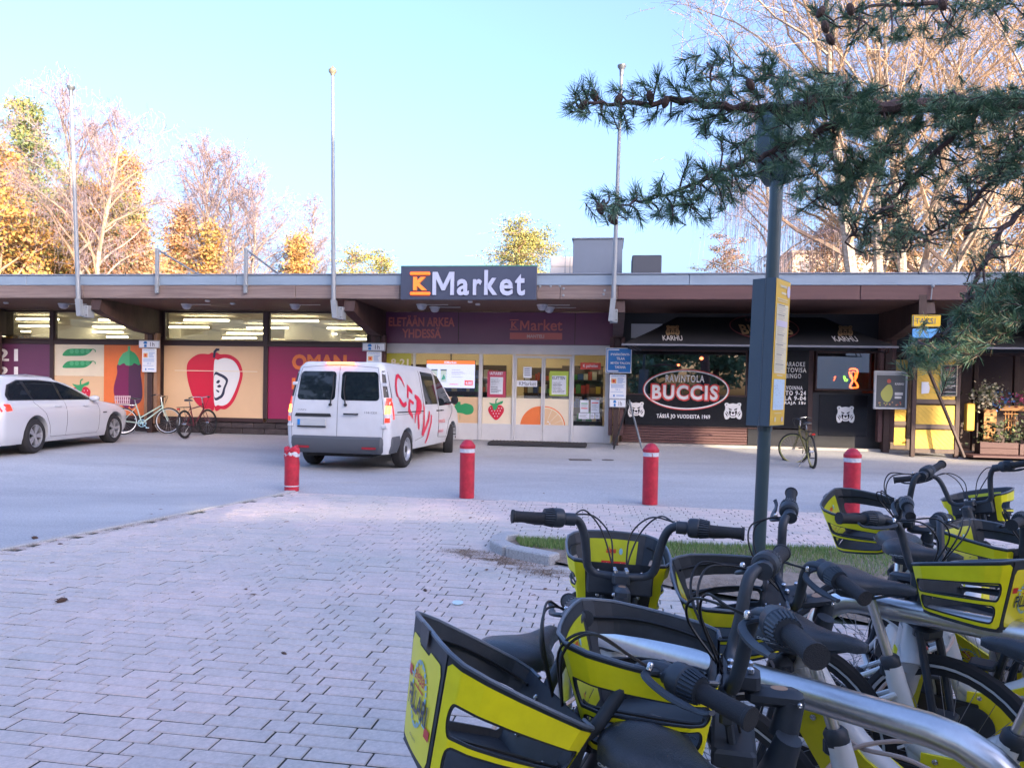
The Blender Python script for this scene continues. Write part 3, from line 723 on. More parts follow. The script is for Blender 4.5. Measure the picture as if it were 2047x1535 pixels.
M_roofcap = mat('roof_cap_metal', (0.17,0.20,0.25), 0.5, var=0.1, vscale=2)
M_frame_dk = mat('dark_window_frame', (0.045,0.022,0.022), 0.45)
M_frame_wh = mat('white_aluminium', (0.60,0.60,0.60), 0.45, var=0.06, vscale=2.0)
M_glass = glass('window_glass')
M_glass_r = glass('restaurant_glass', tint=(0.55,0.56,0.58), refl=0.30)
M_purple = mat('purple_film', (0.135,0.040,0.10), 0.32, var=0.06, vscale=0.8)
M_magenta = mat('magenta_film', (0.30,0.018,0.085), 0.32, var=0.06, vscale=0.8)
M_beige = mat('beige_film', (0.74,0.50,0.29), 0.32, var=0.05, vscale=0.7)
M_cream = mat('cream_film', (0.80,0.70,0.52), 0.32, var=0.03)
M_orange = mat('orange_film', (0.80,0.19,0.045), 0.32, var=0.04)
M_red = mat('red_film', (0.62,0.012,0.045), 0.32)
M_white = mat('white_film', (0.80,0.80,0.80), 0.35)
M_navy = mat('navy_film', (0.02,0.025,0.06), 0.35)
M_green = mat('green_film', (0.035,0.33,0.12), 0.35)
M_lgreen = mat('light_green_film', (0.09,0.45,0.20), 0.35)
M_egg = mat('aubergine_film', (0.20,0.015,0.085), 0.32)
M_eggd = mat('dark_aubergine_film', (0.085,0.022,0.065), 0.32)
M_black = mat('black_film', (0.006,0.007,0.011), 0.25)
M_blackp = mat('black_panel', (0.012,0.014,0.020), 0.4, var=0.2, vscale=2)
M_fabric = mat('black_awning_fabric', (0.012,0.014,0.020), 0.85, bump=0.2, bscale=200)
M_plinth = mat('dark_brick', (0.050,0.038,0.040), 0.8, var=0.3, vscale=6, bump=0.5, bscale=30, random_obj=0.25)
M_conc = mat('concrete', (0.36,0.34,0.32), 0.9, var=0.18, vscale=5, bump=0.5, bscale=60)
M_warmwall = mat('interior_wall', (0.74,0.60,0.42), 0.8)
M_ceil = mat('interior_ceiling', (0.80,0.74,0.62), 0.8)
M_floor_in = mat('interior_floor', (0.45,0.38,0.32), 0.4)
M_tube = mat('fluorescent_tube', (1,1,1), 0.5, emit=(1.0,0.80,0.50), estr=3.6)
M_terracotta = mat('dim_red_film', (0.50,0.13,0.12), 0.4)
M_signbg = mat('sign_dark_blue', (0.042,0.055,0.095), 0.35, var=0.12, vscale=0.8)
M_sign_or = mat('sign_orange', (0.95,0.22,0.03), 0.35, emit=(1.0,0.20,0.03), estr=0.12)
M_sign_wh = mat('sign_letter_white', (0.42,0.47,0.60), 0.4)
M_steel_p = mat('galvanised_paint', (0.22,0.25,0.275), 0.45, var=0.08, vscale=3, bump=0.05)
M_lampw = mat('lamp_plastic', (0.62,0.63,0.66), 0.35)
M_yel = mat('yellow_paint', (0.70,0.46,0.07), 0.55, var=0.10, vscale=3)
M_blackm = mat('black_metal', (0.02,0.022,0.026), 0.4)
M_bluesign = mat('sign_blue', (0.02,0.20,0.55), 0.4)
M_paper = mat('paper', (0.72,0.76,0.82), 0.6)
M_textdk = mat('print_dark', (0.10,0.12,0.16), 0.6)
M_red2 = mat('print_red', (0.65,0.04,0.03), 0.5)
M_goldp = mat('print_gold', (0.45,0.30,0.16), 0.5)

YF = -2.5
ZTOP = bp(1023, 547, YF)[1]; ZBAND = bp(1023, 570.5, YF)[1]; ZFB = bp(1023, 598, YF)[1]
ZS = ZFB - 0.01
XL, XR = -24.0, 17.0
shop = thing('shop_building', 'long low brown shop building with deep flat roof and decorated windows', 'building', (0,0,BZ), BM)
def part(mb, name, m, parent=shop, **kw): return mb.build(name, m, parent=parent, **kw)

# roof
part(MB().box(XL, YF+0.02, ZBAND-0.05, XR, 14, ZTOP-0.02), 'roof', M_roofcap)
m = MB()
for i, (a, b) in enumerate([(XL,-17.5),(-17.5,-11.2),(-11.2,-6.0),(-6.0,-1.2),(-1.2,4.0),(4.0,9.5),(9.5,XR)]):
    m.bbox(a+0.004, YF-0.035, ZBAND, b-0.004, YF+0.015, ZTOP-0.035, 0.006)
part(m, 'metal_trim', M_trim)
part(MB().bbox(XL, YF-0.06, ZTOP-0.034, XR, YF+0.30, ZTOP, 0.01), 'roof_cap', M_roofcap)
xm = bp(1235, 580, YF)[0]
xs = [XL, -14.5, bp(168,580,YF)[0], -4.6, bp(800,580,YF)[0], bp(1120,580,YF)[0], xm]
for a, b in zip(xs[:-1], xs[1:]):
    part(MB().bbox(a+0.004, YF-0.02, ZFB, b-0.004, YF+0.06, ZBAND-0.003, 0.008), 'fascia_board', M_wood_grey)
for a, b in ((xm, 7.4), (7.4, 12.2), (12.2, XR)):
    part(MB().bbox(a+0.004, YF-0.02, ZFB, b-0.004, YF+0.06, ZBAND-0.003, 0.008), 'fascia_board', M_wood_red)
for k in range(17):
    y = YF+0.065 + k*0.145
    part(MB().bbox(XL, y, ZS, XR, y+0.135, ZS+0.02, 0.004), 'soffit_board', M_soffit)
part(MB().box(XL, YF+0.03, ZS+0.021, XR, 0.0, ZBAND-0.051), 'soffit_backing', M_frame_dk)
# fascia bolts
m = MB()
for (x, y) in ((3.654*0+1168,192),(1245,190),(1312,190),(1340,208),(1338,257),(1640,222),(1632,250)):
    a = K3(x, y, YF-0.03); m.lathe([(0.028,0),(0.028,0.012),(0.014,0.02)], 8, Matrix.Translation((a[0], YF-0.02, a[1])) @ Matrix.Rotation(R(90),4,'X'))
part(m, 'bolt_heads', M_steel_p)

ZT = bp(533, 685, 0)[1]          # transom
ZSILL = bp(430, 834, 0)[1]
ZPL = bp(430, 866, 0)[1]
GB = BZ - 0.02
# helper: a frame bar and a window
def bar(a, b, y0=-0.06, y1=0.06, m=M_frame_dk, parent=shop, name='window_bar'):
    return part(MB().bbox(a[0], y0, a[1], b[0], y1, b[1], 0.006), name, m, parent)
def window(a, b, mglass, mframe, fw=0.05, y=0.0):
    (x0, z1), (x1, z0) = (min(a[0],b[0]), max(a[1],b[1])), (max(a[0],b[0]), min(a[1],b[1]))
    w = MB()
    w.bbox(x0, y-0.05, z0, x0+fw, y+0.04, z1); w.bbox(x1-fw, y-0.05, z0, x1, y+0.04, z1)
    w.bbox(x0+fw, y-0.049, z0, x1-fw, y+0.039, z0+fw); w.bbox(x0+fw, y-0.049, z1-fw, x1-fw, y+0.039, z1)
    f = part(w, 'window', mframe)
    part(MB().box(x0+fw, y-0.008, z0+fw, x1-fw, y, z1-fw), 'pane', mglass, f)
    return f
def film(a, b, m, y=-0.030):
    return part(MB().box(a[0], y, a[1], b[0], y+0.02, b[1]), 'window_film', m)
xp1a, xp1b = K1(1135,600)[0], K1(1262,600)[0]     # post one
x_left = XL
mull0 = (K1(400,500)[0], K1(424,500)[0])
mull2 = (bp(530,700)[0], bp(537,700)[0])
xp2a, xp2b = bp(737,700)[0], bp(772,700)[0]
# more window bays to the far left, outside the picture's edge
bay = mull2[0]-xp1b
for (a, b) in ((x_left, x_left+3), (x_left+3.1, mull0[0]-4.6), (mull0[0]-4.5, mull0[0]-2.35), (mull0[0]-2.25, mull0[0]), (mull0[1], xp1a), (xp1b, mull2[0]), (mull2[1], xp2a)):
    window((a, ZS-0.01), (b, ZT), M_glass, M_frame_dk, 0.045)
    bar((a, ZSILL-0.10), (b, ZSILL), -0.09, 0.07, name='window_sill')
bar((x_left, ZT-0.10), (xp2a, ZT-0.002), -0.07, 0.05, name='transom')
for a, b in (mull0, mull2, (x_left+3, x_left+3.1), (mull0[0]-4.6, mull0[0]-4.5), (mull0[0]-2.35, mull0[0]-2.25)):
    bar((a-0.01, ZSILL), (b+0.01, ZS-0.012), -0.08, 0.06, name='mullion')
ZF1, ZF0 = ZT-0.102, ZSILL
# plinth bricks (flat dark cladding units)
xx = x_left; 
part(MB().box(x_left, 0.02, GB-0.3, xp2b, 0.12, ZSILL-0.101), 'plinth', M_frame_dk)
for r in range(2):
    h = (ZSILL-0.105-ZPL)/2; x = -11.9 - (0.3 if r else 0)
    while x < xp2a-0.1:
        w = 0.60
        part(MB().bbox(x+0.006, -0.03, ZPL+r*h+0.004, min(x+w, xp2a-0.02)-0.006, 0.018, ZPL+(r+1)*h-0.004, 0.01), 'brick', M_plinth)
        x += w
part(MB().box(x_left, -0.29, GB-0.3, xp2b+4.7, 0.0, ZPL-0.005), 'concrete_step', M_conc)
# --- films, left to right
film((x_left, ZF0), (x_left+3, ZF1), M_purple); film((x_left+3.1, ZF0), (mull0[0]-4.61, ZF1), M_magenta)
film((mull0[0]-4.49, ZF0), (mull0[0]-2.36, ZF1), M_beige)
f0 = film((mull0[0]-2.24, ZF0), (mull0[0]-0.01, ZF1), M_purple)
m = MB()
text_fit(m, '8-21', (K1(-190,680)[0], K1(0,775)[1]), (K1(146,680)[0], K1(0,680)[1]), -0.034, bold=0.025)
text_fit(m, '9-21', (K1(-190,680)[0], K1(0,905)[1]), (K1(146,680)[0], K1(0,815)[1]), -0.034, bold=0.025)
part(m, 'print', M_white, f0)
xo = K1(803,700)[0]
f1 = film((mull0[1]+0.01, K1(500,886)[1]), (xo, ZF1), M_cream)
f1b = film((mull0[1]+0.01, ZF0), (xo, K1(500,887)[1]-0.001), M_beige)
def leafy(mb, pts, y, mi, k=5): mb.poly(crom(pts, k), y, mi)
def peas(off):
    m = MB()
    leafy(m, [K1(x,y+off) for x,y in ((490,733),(500,705),(535,683),(600,680),(705,682),(712,692),(690,715),(650,733),(560,736))], -0.034, 0)
    for x in (557, 597, 640, 680): m.poly(ell(K1(x,700+off), 0.062, 0.062, 14), -0.037, 1)
    m.tube([ (p[0],-0.036,p[1]) for p in (K1(700,684+off),K1(725,684+off),K1(738,692+off),K1(738,706+off))], 0.012, 5, mi=0)
    part(m, 'print', [M_green, M_lgreen], f1)
peas(0); peas(92)
def strawberry(K, o, sc, par, y=-0.034, wh=M_white):
    """o = crop position of the berry's centre, sc = crop pixels of its half width"""
    m = MB()
    leafy(m, [K(o[0]+sc*a, o[1]+sc*b) for a,b in ((-0.55,-0.75),(-1.0,-0.35),(-0.95,0.2),(-0.5,0.85),(0,1.2),(0.5,0.85),(0.95,0.2),(1.0,-0.35),(0.55,-0.75),(0,-0.65))], y, 0)
    q = rnd.random()
    for i, yy in enumerate((-0.35,0.0,0.35,0.7)):
        for j in range(4 if i%2 else 5):
            xx = (j-(1.5 if i%2 else 2))*0.36
            if abs(xx) < 0.85-0.55*max(0,yy): m.poly(ell(K(o[0]+sc*xx, o[1]+sc*yy), 0.011, 0.017, 6), y-0.003, 1)
    leafy(m, [K(o[0]+sc*a, o[1]+sc*b) for a,b in ((-0.9,-1.05),(-0.4,-0.95),(0.1,-1.0),(0.85,-1.3),(0.8,-0.95),(0.3,-0.75),(0.05,-0.2),(-0.35,-0.15),(-0.5,-0.6))], y-0.004, 2)
    leafy(m, [K(o[0]+sc*a, o[1]+sc*b) for a,b in ((-0.1,-0.9),(-0.05,-1.45),(0.2,-1.6),(0.25,-1.5),(0.07,-1.35),(0.05,-0.9))], y-0.005, 2)
    part(m, 'print', [M_red, wh, M_green], par)
strawberry(K1, (627,1025), 72, f1b)
f2 = film((xo+0.004, ZF0), (xp1a+0.02, ZF1), M_orange)
m = MB()
L = [(1000,800),(910,800),(905,870),(880,970),(885,1040),(920,1095),(1000,1118)]
Rr = [(1000,1118),(1060,1105),(1095,1060),(1095,950),(1085,870),(1085,800),(1000,800)]
leafy(m, [K1(*p) for p in L], -0.034, 0); leafy(m, [K1(*p) for p in Rr], -0.0345, 1)
m.poly([K1(*p) for p in ((1000,690),(950,715),(920,760),(910,800),(925,808),(945,795),(960,790),(975,808),(1000,810))], -0.037, 2)
m.poly([K1(*p) for p in ((1000,690),(1040,712),(1068,750),(1083,800),(1070,808),(1048,795),(1035,790),(1020,806),(1000,810))], -0.037, 3)
m.poly([K1(*p) for p in ((988,660),(1006,660),(1006,700),(988,700))], -0.037, 2)
part(m, 'print', [M_egg, M_eggd, M_lgreen, M_green], f2)
f3 = film((xp1b+0.01, ZF0), (mull2[0]-0.012, ZF1), M_beige)
m = MB()
leafy(m, [K1(*p) for p in ((1650,745),(1600,722),(1520,725),(1450,780),(1438,860),(1455,960),(1500,1080),(1560,1135),(1610,1138),(1650,1125))], -0.034, 0, 6)
leafy(m, [K1(*p) for p in ((1650,745),(1700,723),(1775,730),(1840,780),(1867,870),(1845,970),(1800,1080),(1745,1138),(1700,1142),(1650,1125))], -0.034, 0, 6)
leafy(m, [K1(*p) for p in ((1648,790),(1680,765),(1735,752),(1800,775),(1840,840),(1842,900),(1810,1000),(1765,1085),(1720,1115),(1680,1112),(1648,1090))], -0.037, 1, 6)
leafy(m, [K1(*p) for p in ((1650,872),(1700,872),(1745,900),(1755,930),(1735,985),(1725,1030),(1700,1060),(1650,1062))], -0.040, 2, 6)
leafy(m, [K1(*p) for p in ((1650,890),(1695,892),(1730,915),(1738,935),(1720,980),(1708,1020),(1690,1042),(1650,1045))], -0.043, 1, 6)
for q in (((1665,940),(1680,920),(1695,925),(1685,945)), ((1672,970),(1690,955),(1705,968),(1690,978)), ((1662,995),(1680,998),(1690,1010),(1680,1015))):
    leafy(m, [K1(*p) for p in q], -0.046, 2, 3)
m.poly([K1(*p) for p in ((1640,750),(1645,700),(1665,678),(1690,680),(1690,695),(1672,697),(1662,710),(1658,752))], -0.046, 2)
m.box(K1(1355,0)[0], -0.047, K1(0,828)[1], K1(1990,0)[0], -0.0465, K1(0,823)[1], 3)
part(m, 'print', [M_red, M_white, M_navy, M_cream], f3)
f4 = film((mull2[1]+0.012, ZF0), (xp2a-0.01, ZF1), M_magenta)
m = MB()
text_fit(m, 'OMAN', (K2(298,0)[0], K2(0,812)[1]), (K2(672,0)[0], K2(0,706)[1]), -0.034, bold=0.05)
text_fit(m, 'KYLÄN', (K2(298,0)[0], K2(0,945)[1]), (K2(712,0)[0], K2(0,850)[1]), -0.034, bold=0.05)
text_fit(m, 'KAUPPA', (K2(298,0)[0], K2(0,1080)[1]), (K2(745,0)[0], K2(0,985)[1]), -0.034, bold=0.05)
part(m, 'print', M_orange, f4)

for a, b in ((xp1a, xp1b), (xp2a, xp2b)):
    part(MB().box(a+0.001, -0.02, GB, b-0.001, 0.06, ZS-0.012), 'wall_pier', M_beam)
# --- posts and tapering beams
def beam(px_front, xw, w=0.20, y1=0.3):
    """deep beam from the wall out to the fascia, shallow at the front"""
    m = MB()
    pts = [(YF-0.0, ZS-0.26), (YF+0.25, ZS-0.34), (-0.9, ZS-0.62), (0.25, ZS-0.70), (0.25, ZS-0.002), (YF+0.065, ZS-0.002)]
    k = len(pts)
    m.add([(xw-w/2, y, z) for y, z in pts] + [(xw+w/2, y, z) for y, z in pts], [tuple(range(k)), tuple(range(2*k-1,k-1,-1))] + [(i, i+k, (i+1)%k+k, (i+1)%k) for i in range(k)])
    return part(m, 'roof_beam', M_beam)
def post(x, y=-0.30, w=0.14, light=False, gap=0.13):
    m = MB(); m.bbox(x-w/2, y-0.10, GB-0.05, x+w/2, y+0.12, ZS-0.1, 0.008); part(m, 'post', M_beam)
    for s in (-1, 1):
        m = MB(); m.bbox(x+s*gap-0.05, y-0.06, GB+0.25, x+s*gap+0.05, y+0.10, ZS-0.62, 0.008)
        part(m, 'post_cheek', M_post_light if light else M_wood_red)
xq1 = bp(304,700,-0.3)[0]; xq2 = bp(757,700,-0.3)[0]; xq3 = bp(1234,700,-0.3)[0]; xq4 = bp(1774,700,-0.3)[0]; xq5 = xq4 + 4.6
for i, x in enumerate((xq1-9.2, xq1-4.6, xq1, xq2, xq3, xq4, xq5)):
    beam(0, x, 0.24); post(x, light=(i == 2))

def mshape(mb, a, b, y, mi=0, back=None):
    x0, x1, z0, z1 = min(a[0],b[0]), max(a[0],b[0]), min(a[1],b[1]), max(a[1],b[1])
    mb.poly([(x0+(x1-x0)*u, z0+(z1-z0)*v) for u, v in ((0,0),(0,1),(.22,1),(.5,.45),(.78,1),(1,1),(1,0),(.83,0),(.83,.70),(.57,.20),(.43,.20),(.17,.70),(.17,0))], y, mi, back)
# --- entrance bay
xe0, xe1 = xp2b, K3(1690,900)[0]
ZP = bp(990, 688.5, 0)[1]
pb = part(MB().box(xe0, -0.10, ZP, xe1+0.2, 0.02, ZS-0.012), 'fascia_panel', M_purple)
m = MB()
for x in (K3(578,500)[0], K3(1425,500)[0]): m.box(x-0.008, -0.108, ZP, x+0.008, -0.101, ZS-0.012)
part(m, 'panel_joint', M_frame_dk, pb)
m = MB()
text_fit(m, 'ELETÄÄN ARKEA', K3(62,483,-0.1), K3(545,405,-0.1), -0.105, bold=0.03, space=1.0)
text_fit(m, 'YHDESSÄ', K3(160,568,-0.1), K3(447,490,-0.1), -0.105, bold=0.03)
mshape(m, K3(1022,513,-0.1), K3(1090,443,-0.1), -0.105)
text_fit(m, 'arket', K3(1100,515,-0.1), K3(1332,435,-0.1), -0.105, bold=0.012)
text_fit(m, 'K', K3(957,497,-0.1), K3(1002,448,-0.1), -0.105, bold=0.03)
m.rect(K3(947,440,-0.1), K3(1010,434,-0.1), -0.105); m.rect(K3(947,510,-0.1), K3(1010,503,-0.1), -0.105)
m.rect(K3(947,578,-0.1), K3(1330,532,-0.1), -0.105)
part(m, 'print', M_terracotta, pb)
m = MB(); text_fit(m, 'MANTELI', K3(1072,568,-0.1), K3(1198,545,-0.1), -0.109, bold=0.03)
part(m, 'print', mat('pale_print',(0.6,0.45,0.42)), pb)
# white aluminium frame wall
ZD1 = K3(1100,690)[1]; ZD0 = K3(1100,1200)[1]; ZB = K3(1100,1322)[1]
part(MB().bbox(xe0, -0.06, ZD1, xe1, 0.06, ZP-0.002, 0.006), 'header_panel', M_frame_wh)
cols = [K3(x,900)[0] for x in (38,256,722,748,966,984,1178,1206,1396,1416,1643,1690)]
def wbar(x0, x1, z0=ZB, z1=ZD1-0.001, y0=-0.065, y1=0.05): return part(MB().bbox(x0, y0, z0, x1, y1, z1, 0.006), 'mullion', M_frame_wh)
wbar(xe0, cols[0]); wbar(cols[2], cols[3]); wbar(cols[4], cols[5]); wbar(cols[8], cols[9]); wbar(cols[10], cols[11]); wbar(cols[1]-0.05, cols[1])
ZG = K3(1100,1008)[1]      # top of the fruit films
M_white_pan = M_frame_wh
M_gl2 = glass('entrance_glass', refl=0.03)
def wpane(x0, x1, z0, z1): 
    return part(MB().box(x0, -0.01, z0, x1, -0.002, z1), 'glass_pane', M_gl2)
wpane(cols[0], cols[1]-0.05, ZD0, ZD1); wpane(cols[1], cols[2], ZD0, ZD1); wpane(cols[3], cols[4], ZD0, ZD1); wpane(cols[9], cols[10], ZD0, ZD1)
for a, b in ((cols[0],cols[1]-0.05),(cols[1],cols[2]),(cols[3],cols[4]),(cols[9],cols[10])):
    part(MB().bbox(a+0.003, -0.05, ZB, b-0.003, 0.03, ZD0, 0.004), 'lower_panel', M_white_pan)
M_lime = mat('lime_film', (0.50,0.46,0.05), 0.35)
ff = film((cols[0]+0.02, K3(0,790)[1]), (K3(238,0)[0], K3(0,680)[1]), M_lime)
m = MB(); text_fit(m, '8-21', K3(80,775), K3(210,722), -0.034, bold=0.03); part(m, 'print', M_cream, ff)
fa = film((cols[0]+0.02, ZD0), (cols[2]-0.01, ZG), M_beige)
m = MB()
leafy(m, [K3(x,y,-0.03) for x,y in ((505,1085),(540,1075),(555,1040),(585,1035),(590,1055),(625,1045),(670,1060),(683,1090),(670,1120),(630,1128),(600,1118),(560,1112),(530,1095))], -0.034, 0)
m.box(K3(603,0)[0]-0.004, -0.036, K3(0,1155)[1], K3(603,0)[0]+0.004, -0.034, K3(0,1115)[1], 0)
part(m, 'print', M_green, fa)
fb = film((cols[3]+0.01, ZD0), (cols[4]-0.01, ZG), M_cream)
strawberry(K3, (848,1100), 56, fb)
# door: two leaves
def door_leaf(x0, x1, side):
    m = MB(); t = 0.045
    m.bbox(x0, -0.045, ZB+0.01, x0+t, 0.02, ZD1-0.03); m.bbox(x1-t, -0.045, ZB+0.01, x1, 0.02, ZD1-0.03)
    m.bbox(x0+t, -0.043, ZD1-0.09, x1-t, 0.018, ZD1-0.03); m.bbox(x0+t, -0.043, ZB+0.01, x1-t, 0.018, ZD0)
    d = part(m, 'door', M_frame_wh)
    part(MB().box(x0+t, -0.012, ZD0, x1-t, -0.004, ZD1-0.09), 'pane', M_gl2, d)
    f = part(MB().box(x0+t, -0.024, ZD0, x1-t, -0.014, ZG-0.005), 'window_film', M_cream, d)
    m = MB()
    if side == 0:
        c = (x1-t, K3(0,1188)[1]); r = K3(0,1042)[1]-c[1]
        m.poly([c]+[(c[0]+r*math.cos(R(a)), c[1]+r*math.sin(R(a))) for a in range(90,181,6)], -0.028)
        part(m, 'print', M_orange, d)
    else:
        c = (x0+t, K3(0,1190)[1]); r = K3(0,1042)[1]-c[1]
        arc = lambda rr: [c]+[(c[0]+rr*math.cos(R(a)), c[1]+rr*math.sin(R(a))) for a in range(0,91,6)]
        m.poly(arc(r), -0.028, 0); m.poly(arc(r*0.95), -0.030, 1); m.poly(arc(r*0.90), -0.032, 2)
        for a in (22, 45, 68): m.poly([(c[0]+0.01*math.sin(R(a)),c[1]-0.01*math.cos(R(a))),(c[0]+r*0.9*math.cos(R(a))+0.008*math.sin(R(a)),c[1]+r*0.9*math.sin(R(a))),(c[0]+r*0.9*math.cos(R(a))-0.008,c[1]+r*0.9*math.sin(R(a))+0.008)], -0.034, 1)
        for a in (33, 56, 12): m.poly(ell((c[0]+0.16*math.cos(R(a)), c[1]+0.16*math.sin(R(a))), 0.022, 0.018, 10), -0.036, 3)
        part(m, 'print', [M_orange, M_cream, M_beige, M_white], d)
    hx = x1-0.10 if side == 0 else x0+0.10
    m = MB(); m.tube([(hx,-0.05,ZG+0.02),(hx,-0.09,ZG+0.04),(hx,-0.09,ZG+0.32),(hx,-0.05,ZG+0.34)], 0.012, 6)
    part(m, 'handle', M_blackm, d)
xc = (cols[6]+cols[7])/2
door_leaf(cols[5]+0.003, xc-0.004, 0); door_leaf(xc+0.004, cols[8]-0.003, 1)
# stickers and posters on the entrance glass
def sticker(name, a, b, m0, prints, y=-0.016, lab=None):
    (x0, z0), (x1, z1) = a, b
    o = part(MB().box(x0, y-0.004, z0, x1, y, z1), name, m0)
    for (mm, items) in prints:
        q = MB()
        for it in items:
            if it[0] == 't': text_fit(q, it[1], it[2], it[3], y-0.007, **(it[4] if len(it) > 4 else {}))
            elif it[0] == 'r': q.rect(it[1], it[2], y-0.006)
        part(q, 'print', mm, o)
    return o
M_lime2 = mat('lime_paper', (0.42,0.55,0.07), 0.6)
def lines(a, b, n, gap=0.5, seed=1):
    r = random.Random(seed); out = []; (x0, z1), (x1, z0) = a, b
    for i in range(n):
        z = z1 + (z0-z1)*(i+0.2)/n; h = (z1-z0)/n*gap
        out.append(('r', (x0, z-h), (x0+(x1-x0)*r.uniform(0.6,1.0), z)))
    return out
sticker('poster', K3(782,1000), K3(920,812), mat('pink_poster',(0.45,0.05,0.10),0.5), [(M_paper, [('t','UUTUUDET',K3(802,837),K3(898,818),{'bold':0.03}),('r',K3(803,978),K3(898,855))]), (M_textdk, lines(K3(810,862),K3(890,972),9,0.45,3))])
sticker('poster', K3(1236,990), K3(1377,812), M_lime2, [(M_paper, [('r',K3(1253,980),K3(1360,845))]), (M_textdk, [('t','KUITTEN',K3(1258,872),K3(1352,850),{'bold':0.03})]+lines(K3(1260,885),K3(1350,972),8,0.45,4))], y=-0.02)
sticker('notice', K3(1045,860), K3(1108,780), M_paper, [(M_textdk, lines(K3(1055,790),K3(1098,850),4,0.3,5))], y=-0.02)
sticker('notice', K3(998,923), K3(1148,880), M_paper, [(M_textdk, [('t','KMarket',K3(1015,915),K3(1140,889),{})])], y=-0.02)
sticker('notice', K3(1462,798), K3(1612,750), mat('red_sign',(0.55,0.06,0.04)), [(M_white, [('t','K palvelee',K3(1482,788),K3(1590,762),{'bold':0.01})])], y=-0.02)
sticker('notice', K3(1460,1112), K3(1523,1022), M_paper, [(M_green, [('r',K3(1468,1050),K3(1515,1044))]),(M_red2,[('r',K3(1468,1085),K3(1515,1079))]),(M_textdk,lines(K3(1468,1056),K3(1515,1076),3,0.3,6))], y=-0.02)
sticker('notice', K3(1538,1114), K3(1602,1022), M_paper, [(M_red2, [('r',K3(1545,1045),K3(1594,1039))]),(M_textdk,lines(K3(1545,1052),K3(1594,1100),5,0.25,7))], y=-0.02)
for a, b in ((1450,1530),(1535,1566),(1570,1604)):
    sticker('notice', K3(a,1158), K3(b,1118), M_paper, [(M_textdk, lines(K3(a+6,1126),K3(b-6,1152),3,0.3,a))], y=-0.02)

# --- shop interior
inter = MB()
XI = xe1+0.12
inter.box(x_left, 12.0, BZ, XI, 12.1, ZS+0.0); inter.box(x_left-0.1, 0.1, BZ, x_left, 12, ZS); inter.box(XI, 0.1, BZ, XI+0.1, 12, ZS)
part(inter, 'interior_wall', M_warmwall)
part(MB().box(x_left, 0.08, ZS-0.008, XI, 12, ZS+0.04), 'ceiling', M_ceil)
part(MB().box(x_left, 0.07, BZ-0.06, 12, 12, BZ-0.005), 'floor', M_floor_in)
k = 0
for row in range(5):
    y = 1.2 + row*2.3
    x = -22.5 + (row % 3)*0.7
    while x < XI-1.5:
        k += 1
        part(MB().bbox(x, y-0.03, ZS-0.16, x+1.35, y+0.02, ZS-0.11, 0.01), 'light_tube', M_tube)
        x += 2.6
m = MB()
for i in range(6):
    x = -21 + i*4.4; m.box(x, 4.0, ZS-0.45, x+0.9, 6.5, ZS-0.02)
part(m, 'ceiling_duct', mat('duct_white', (0.7,0.68,0.62), 0.6))
# shelving seen through the entrance glass
gm = [mat('goods_%s' % c, v, 0.6) for c, v in (('red',(0.45,0.04,0.03)),('green',(0.05,0.25,0.06)),('yellow',(0.6,0.42,0.05)),('white',(0.6,0.6,0.58)),('brown',(0.25,0.12,0.05)),('blue',(0.04,0.10,0.35)))]
m = MB()
for (x0, x1, y) in ((-4.4,-0.6,2.6),(-0.2,1.0,4.2),(1.1,2.2,2.2),(-14,-5.5,7.0)):
    for lv in range(5):
        z = BZ+0.05+lv*0.38
        m.box(x0, y, z, x1, y+0.45, z+0.03, 6)
        x = x0+0.03
        while x < x1-0.15:
            w = rnd.uniform(0.06,0.16); m.box(x, y+0.04, z+0.03, x+w, y+0.3, z+0.03+rnd.uniform(0.12,0.27), rnd.randrange(6)); x += w+0.012
    m.box(x0-0.03, y+0.42, BZ, x1+0.03, y+0.46, BZ+2.0, 6)
part(m, 'shelf_goods', gm+[M_frame_dk], kind='stuff')

# --- restaurant facade
xr0 = xe1+0.02; xr1 = 6.9
K4p = lambda x, y: K4(x, y, 0.0)
ZR1 = K4(700,560)[1]; ZR0 = K4(700,1175)[1]; ZMID = K4(700,930)[1]
xa, xb = K4(290,700)[0], K4(1270,700)[0]
part(MB().box(xr0, -0.04, ZR1, 12.5, 0.05, ZS-0.012), 'upper_wall', M_blackp)
part(MB().box(K4(330,400)[0], -0.052, K4(0,465)[1], K4(580,400)[0], -0.044, K4(0,352)[1]), 'upper_pane', mat('pane_sky_reflection', (0.45,0.47,0.5), 0.3))  # opaque pane, pale sky reflection put into its colour
wr = window((xa, ZR1), (xb, ZMID-0.01), M_glass_r, M_frame_dk, 0.04)
fr = part(MB().box(xa, -0.035, ZR0, xb, 0.03, ZMID-0.011), 'lower_panel', M_black)
part(MB().bbox(xr0, -0.10, ZR0-0.03, xb+0.6, 0.05, ZR0-0.002, 0.005), 'window_sill', M_frame_dk)
zc0 = BZ+0.06; nb = 6
for i in range(nb):
    z0 = zc0+(ZR0-0.032-zc0)*i/nb; z1 = zc0+(ZR0-0.032-zc0)*(i+1)/nb
    part(MB().bbox(xr0+0.25, -0.07, z0+0.004, K4(1262,1250)[0], -0.01, z1-0.004, 0.008), 'cladding_board', M_wood_red)
part(MB().box(xr0, -0.26, GB-0.2, 12.5, 0.0, BZ+0.055), 'concrete_step', M_conc)
part(MB().box(K4(1268,1250)[0], -0.065, zc0, K5(215,1200)[0], 0.0, ZR0-0.032), 'lower_panel', M_blackp)
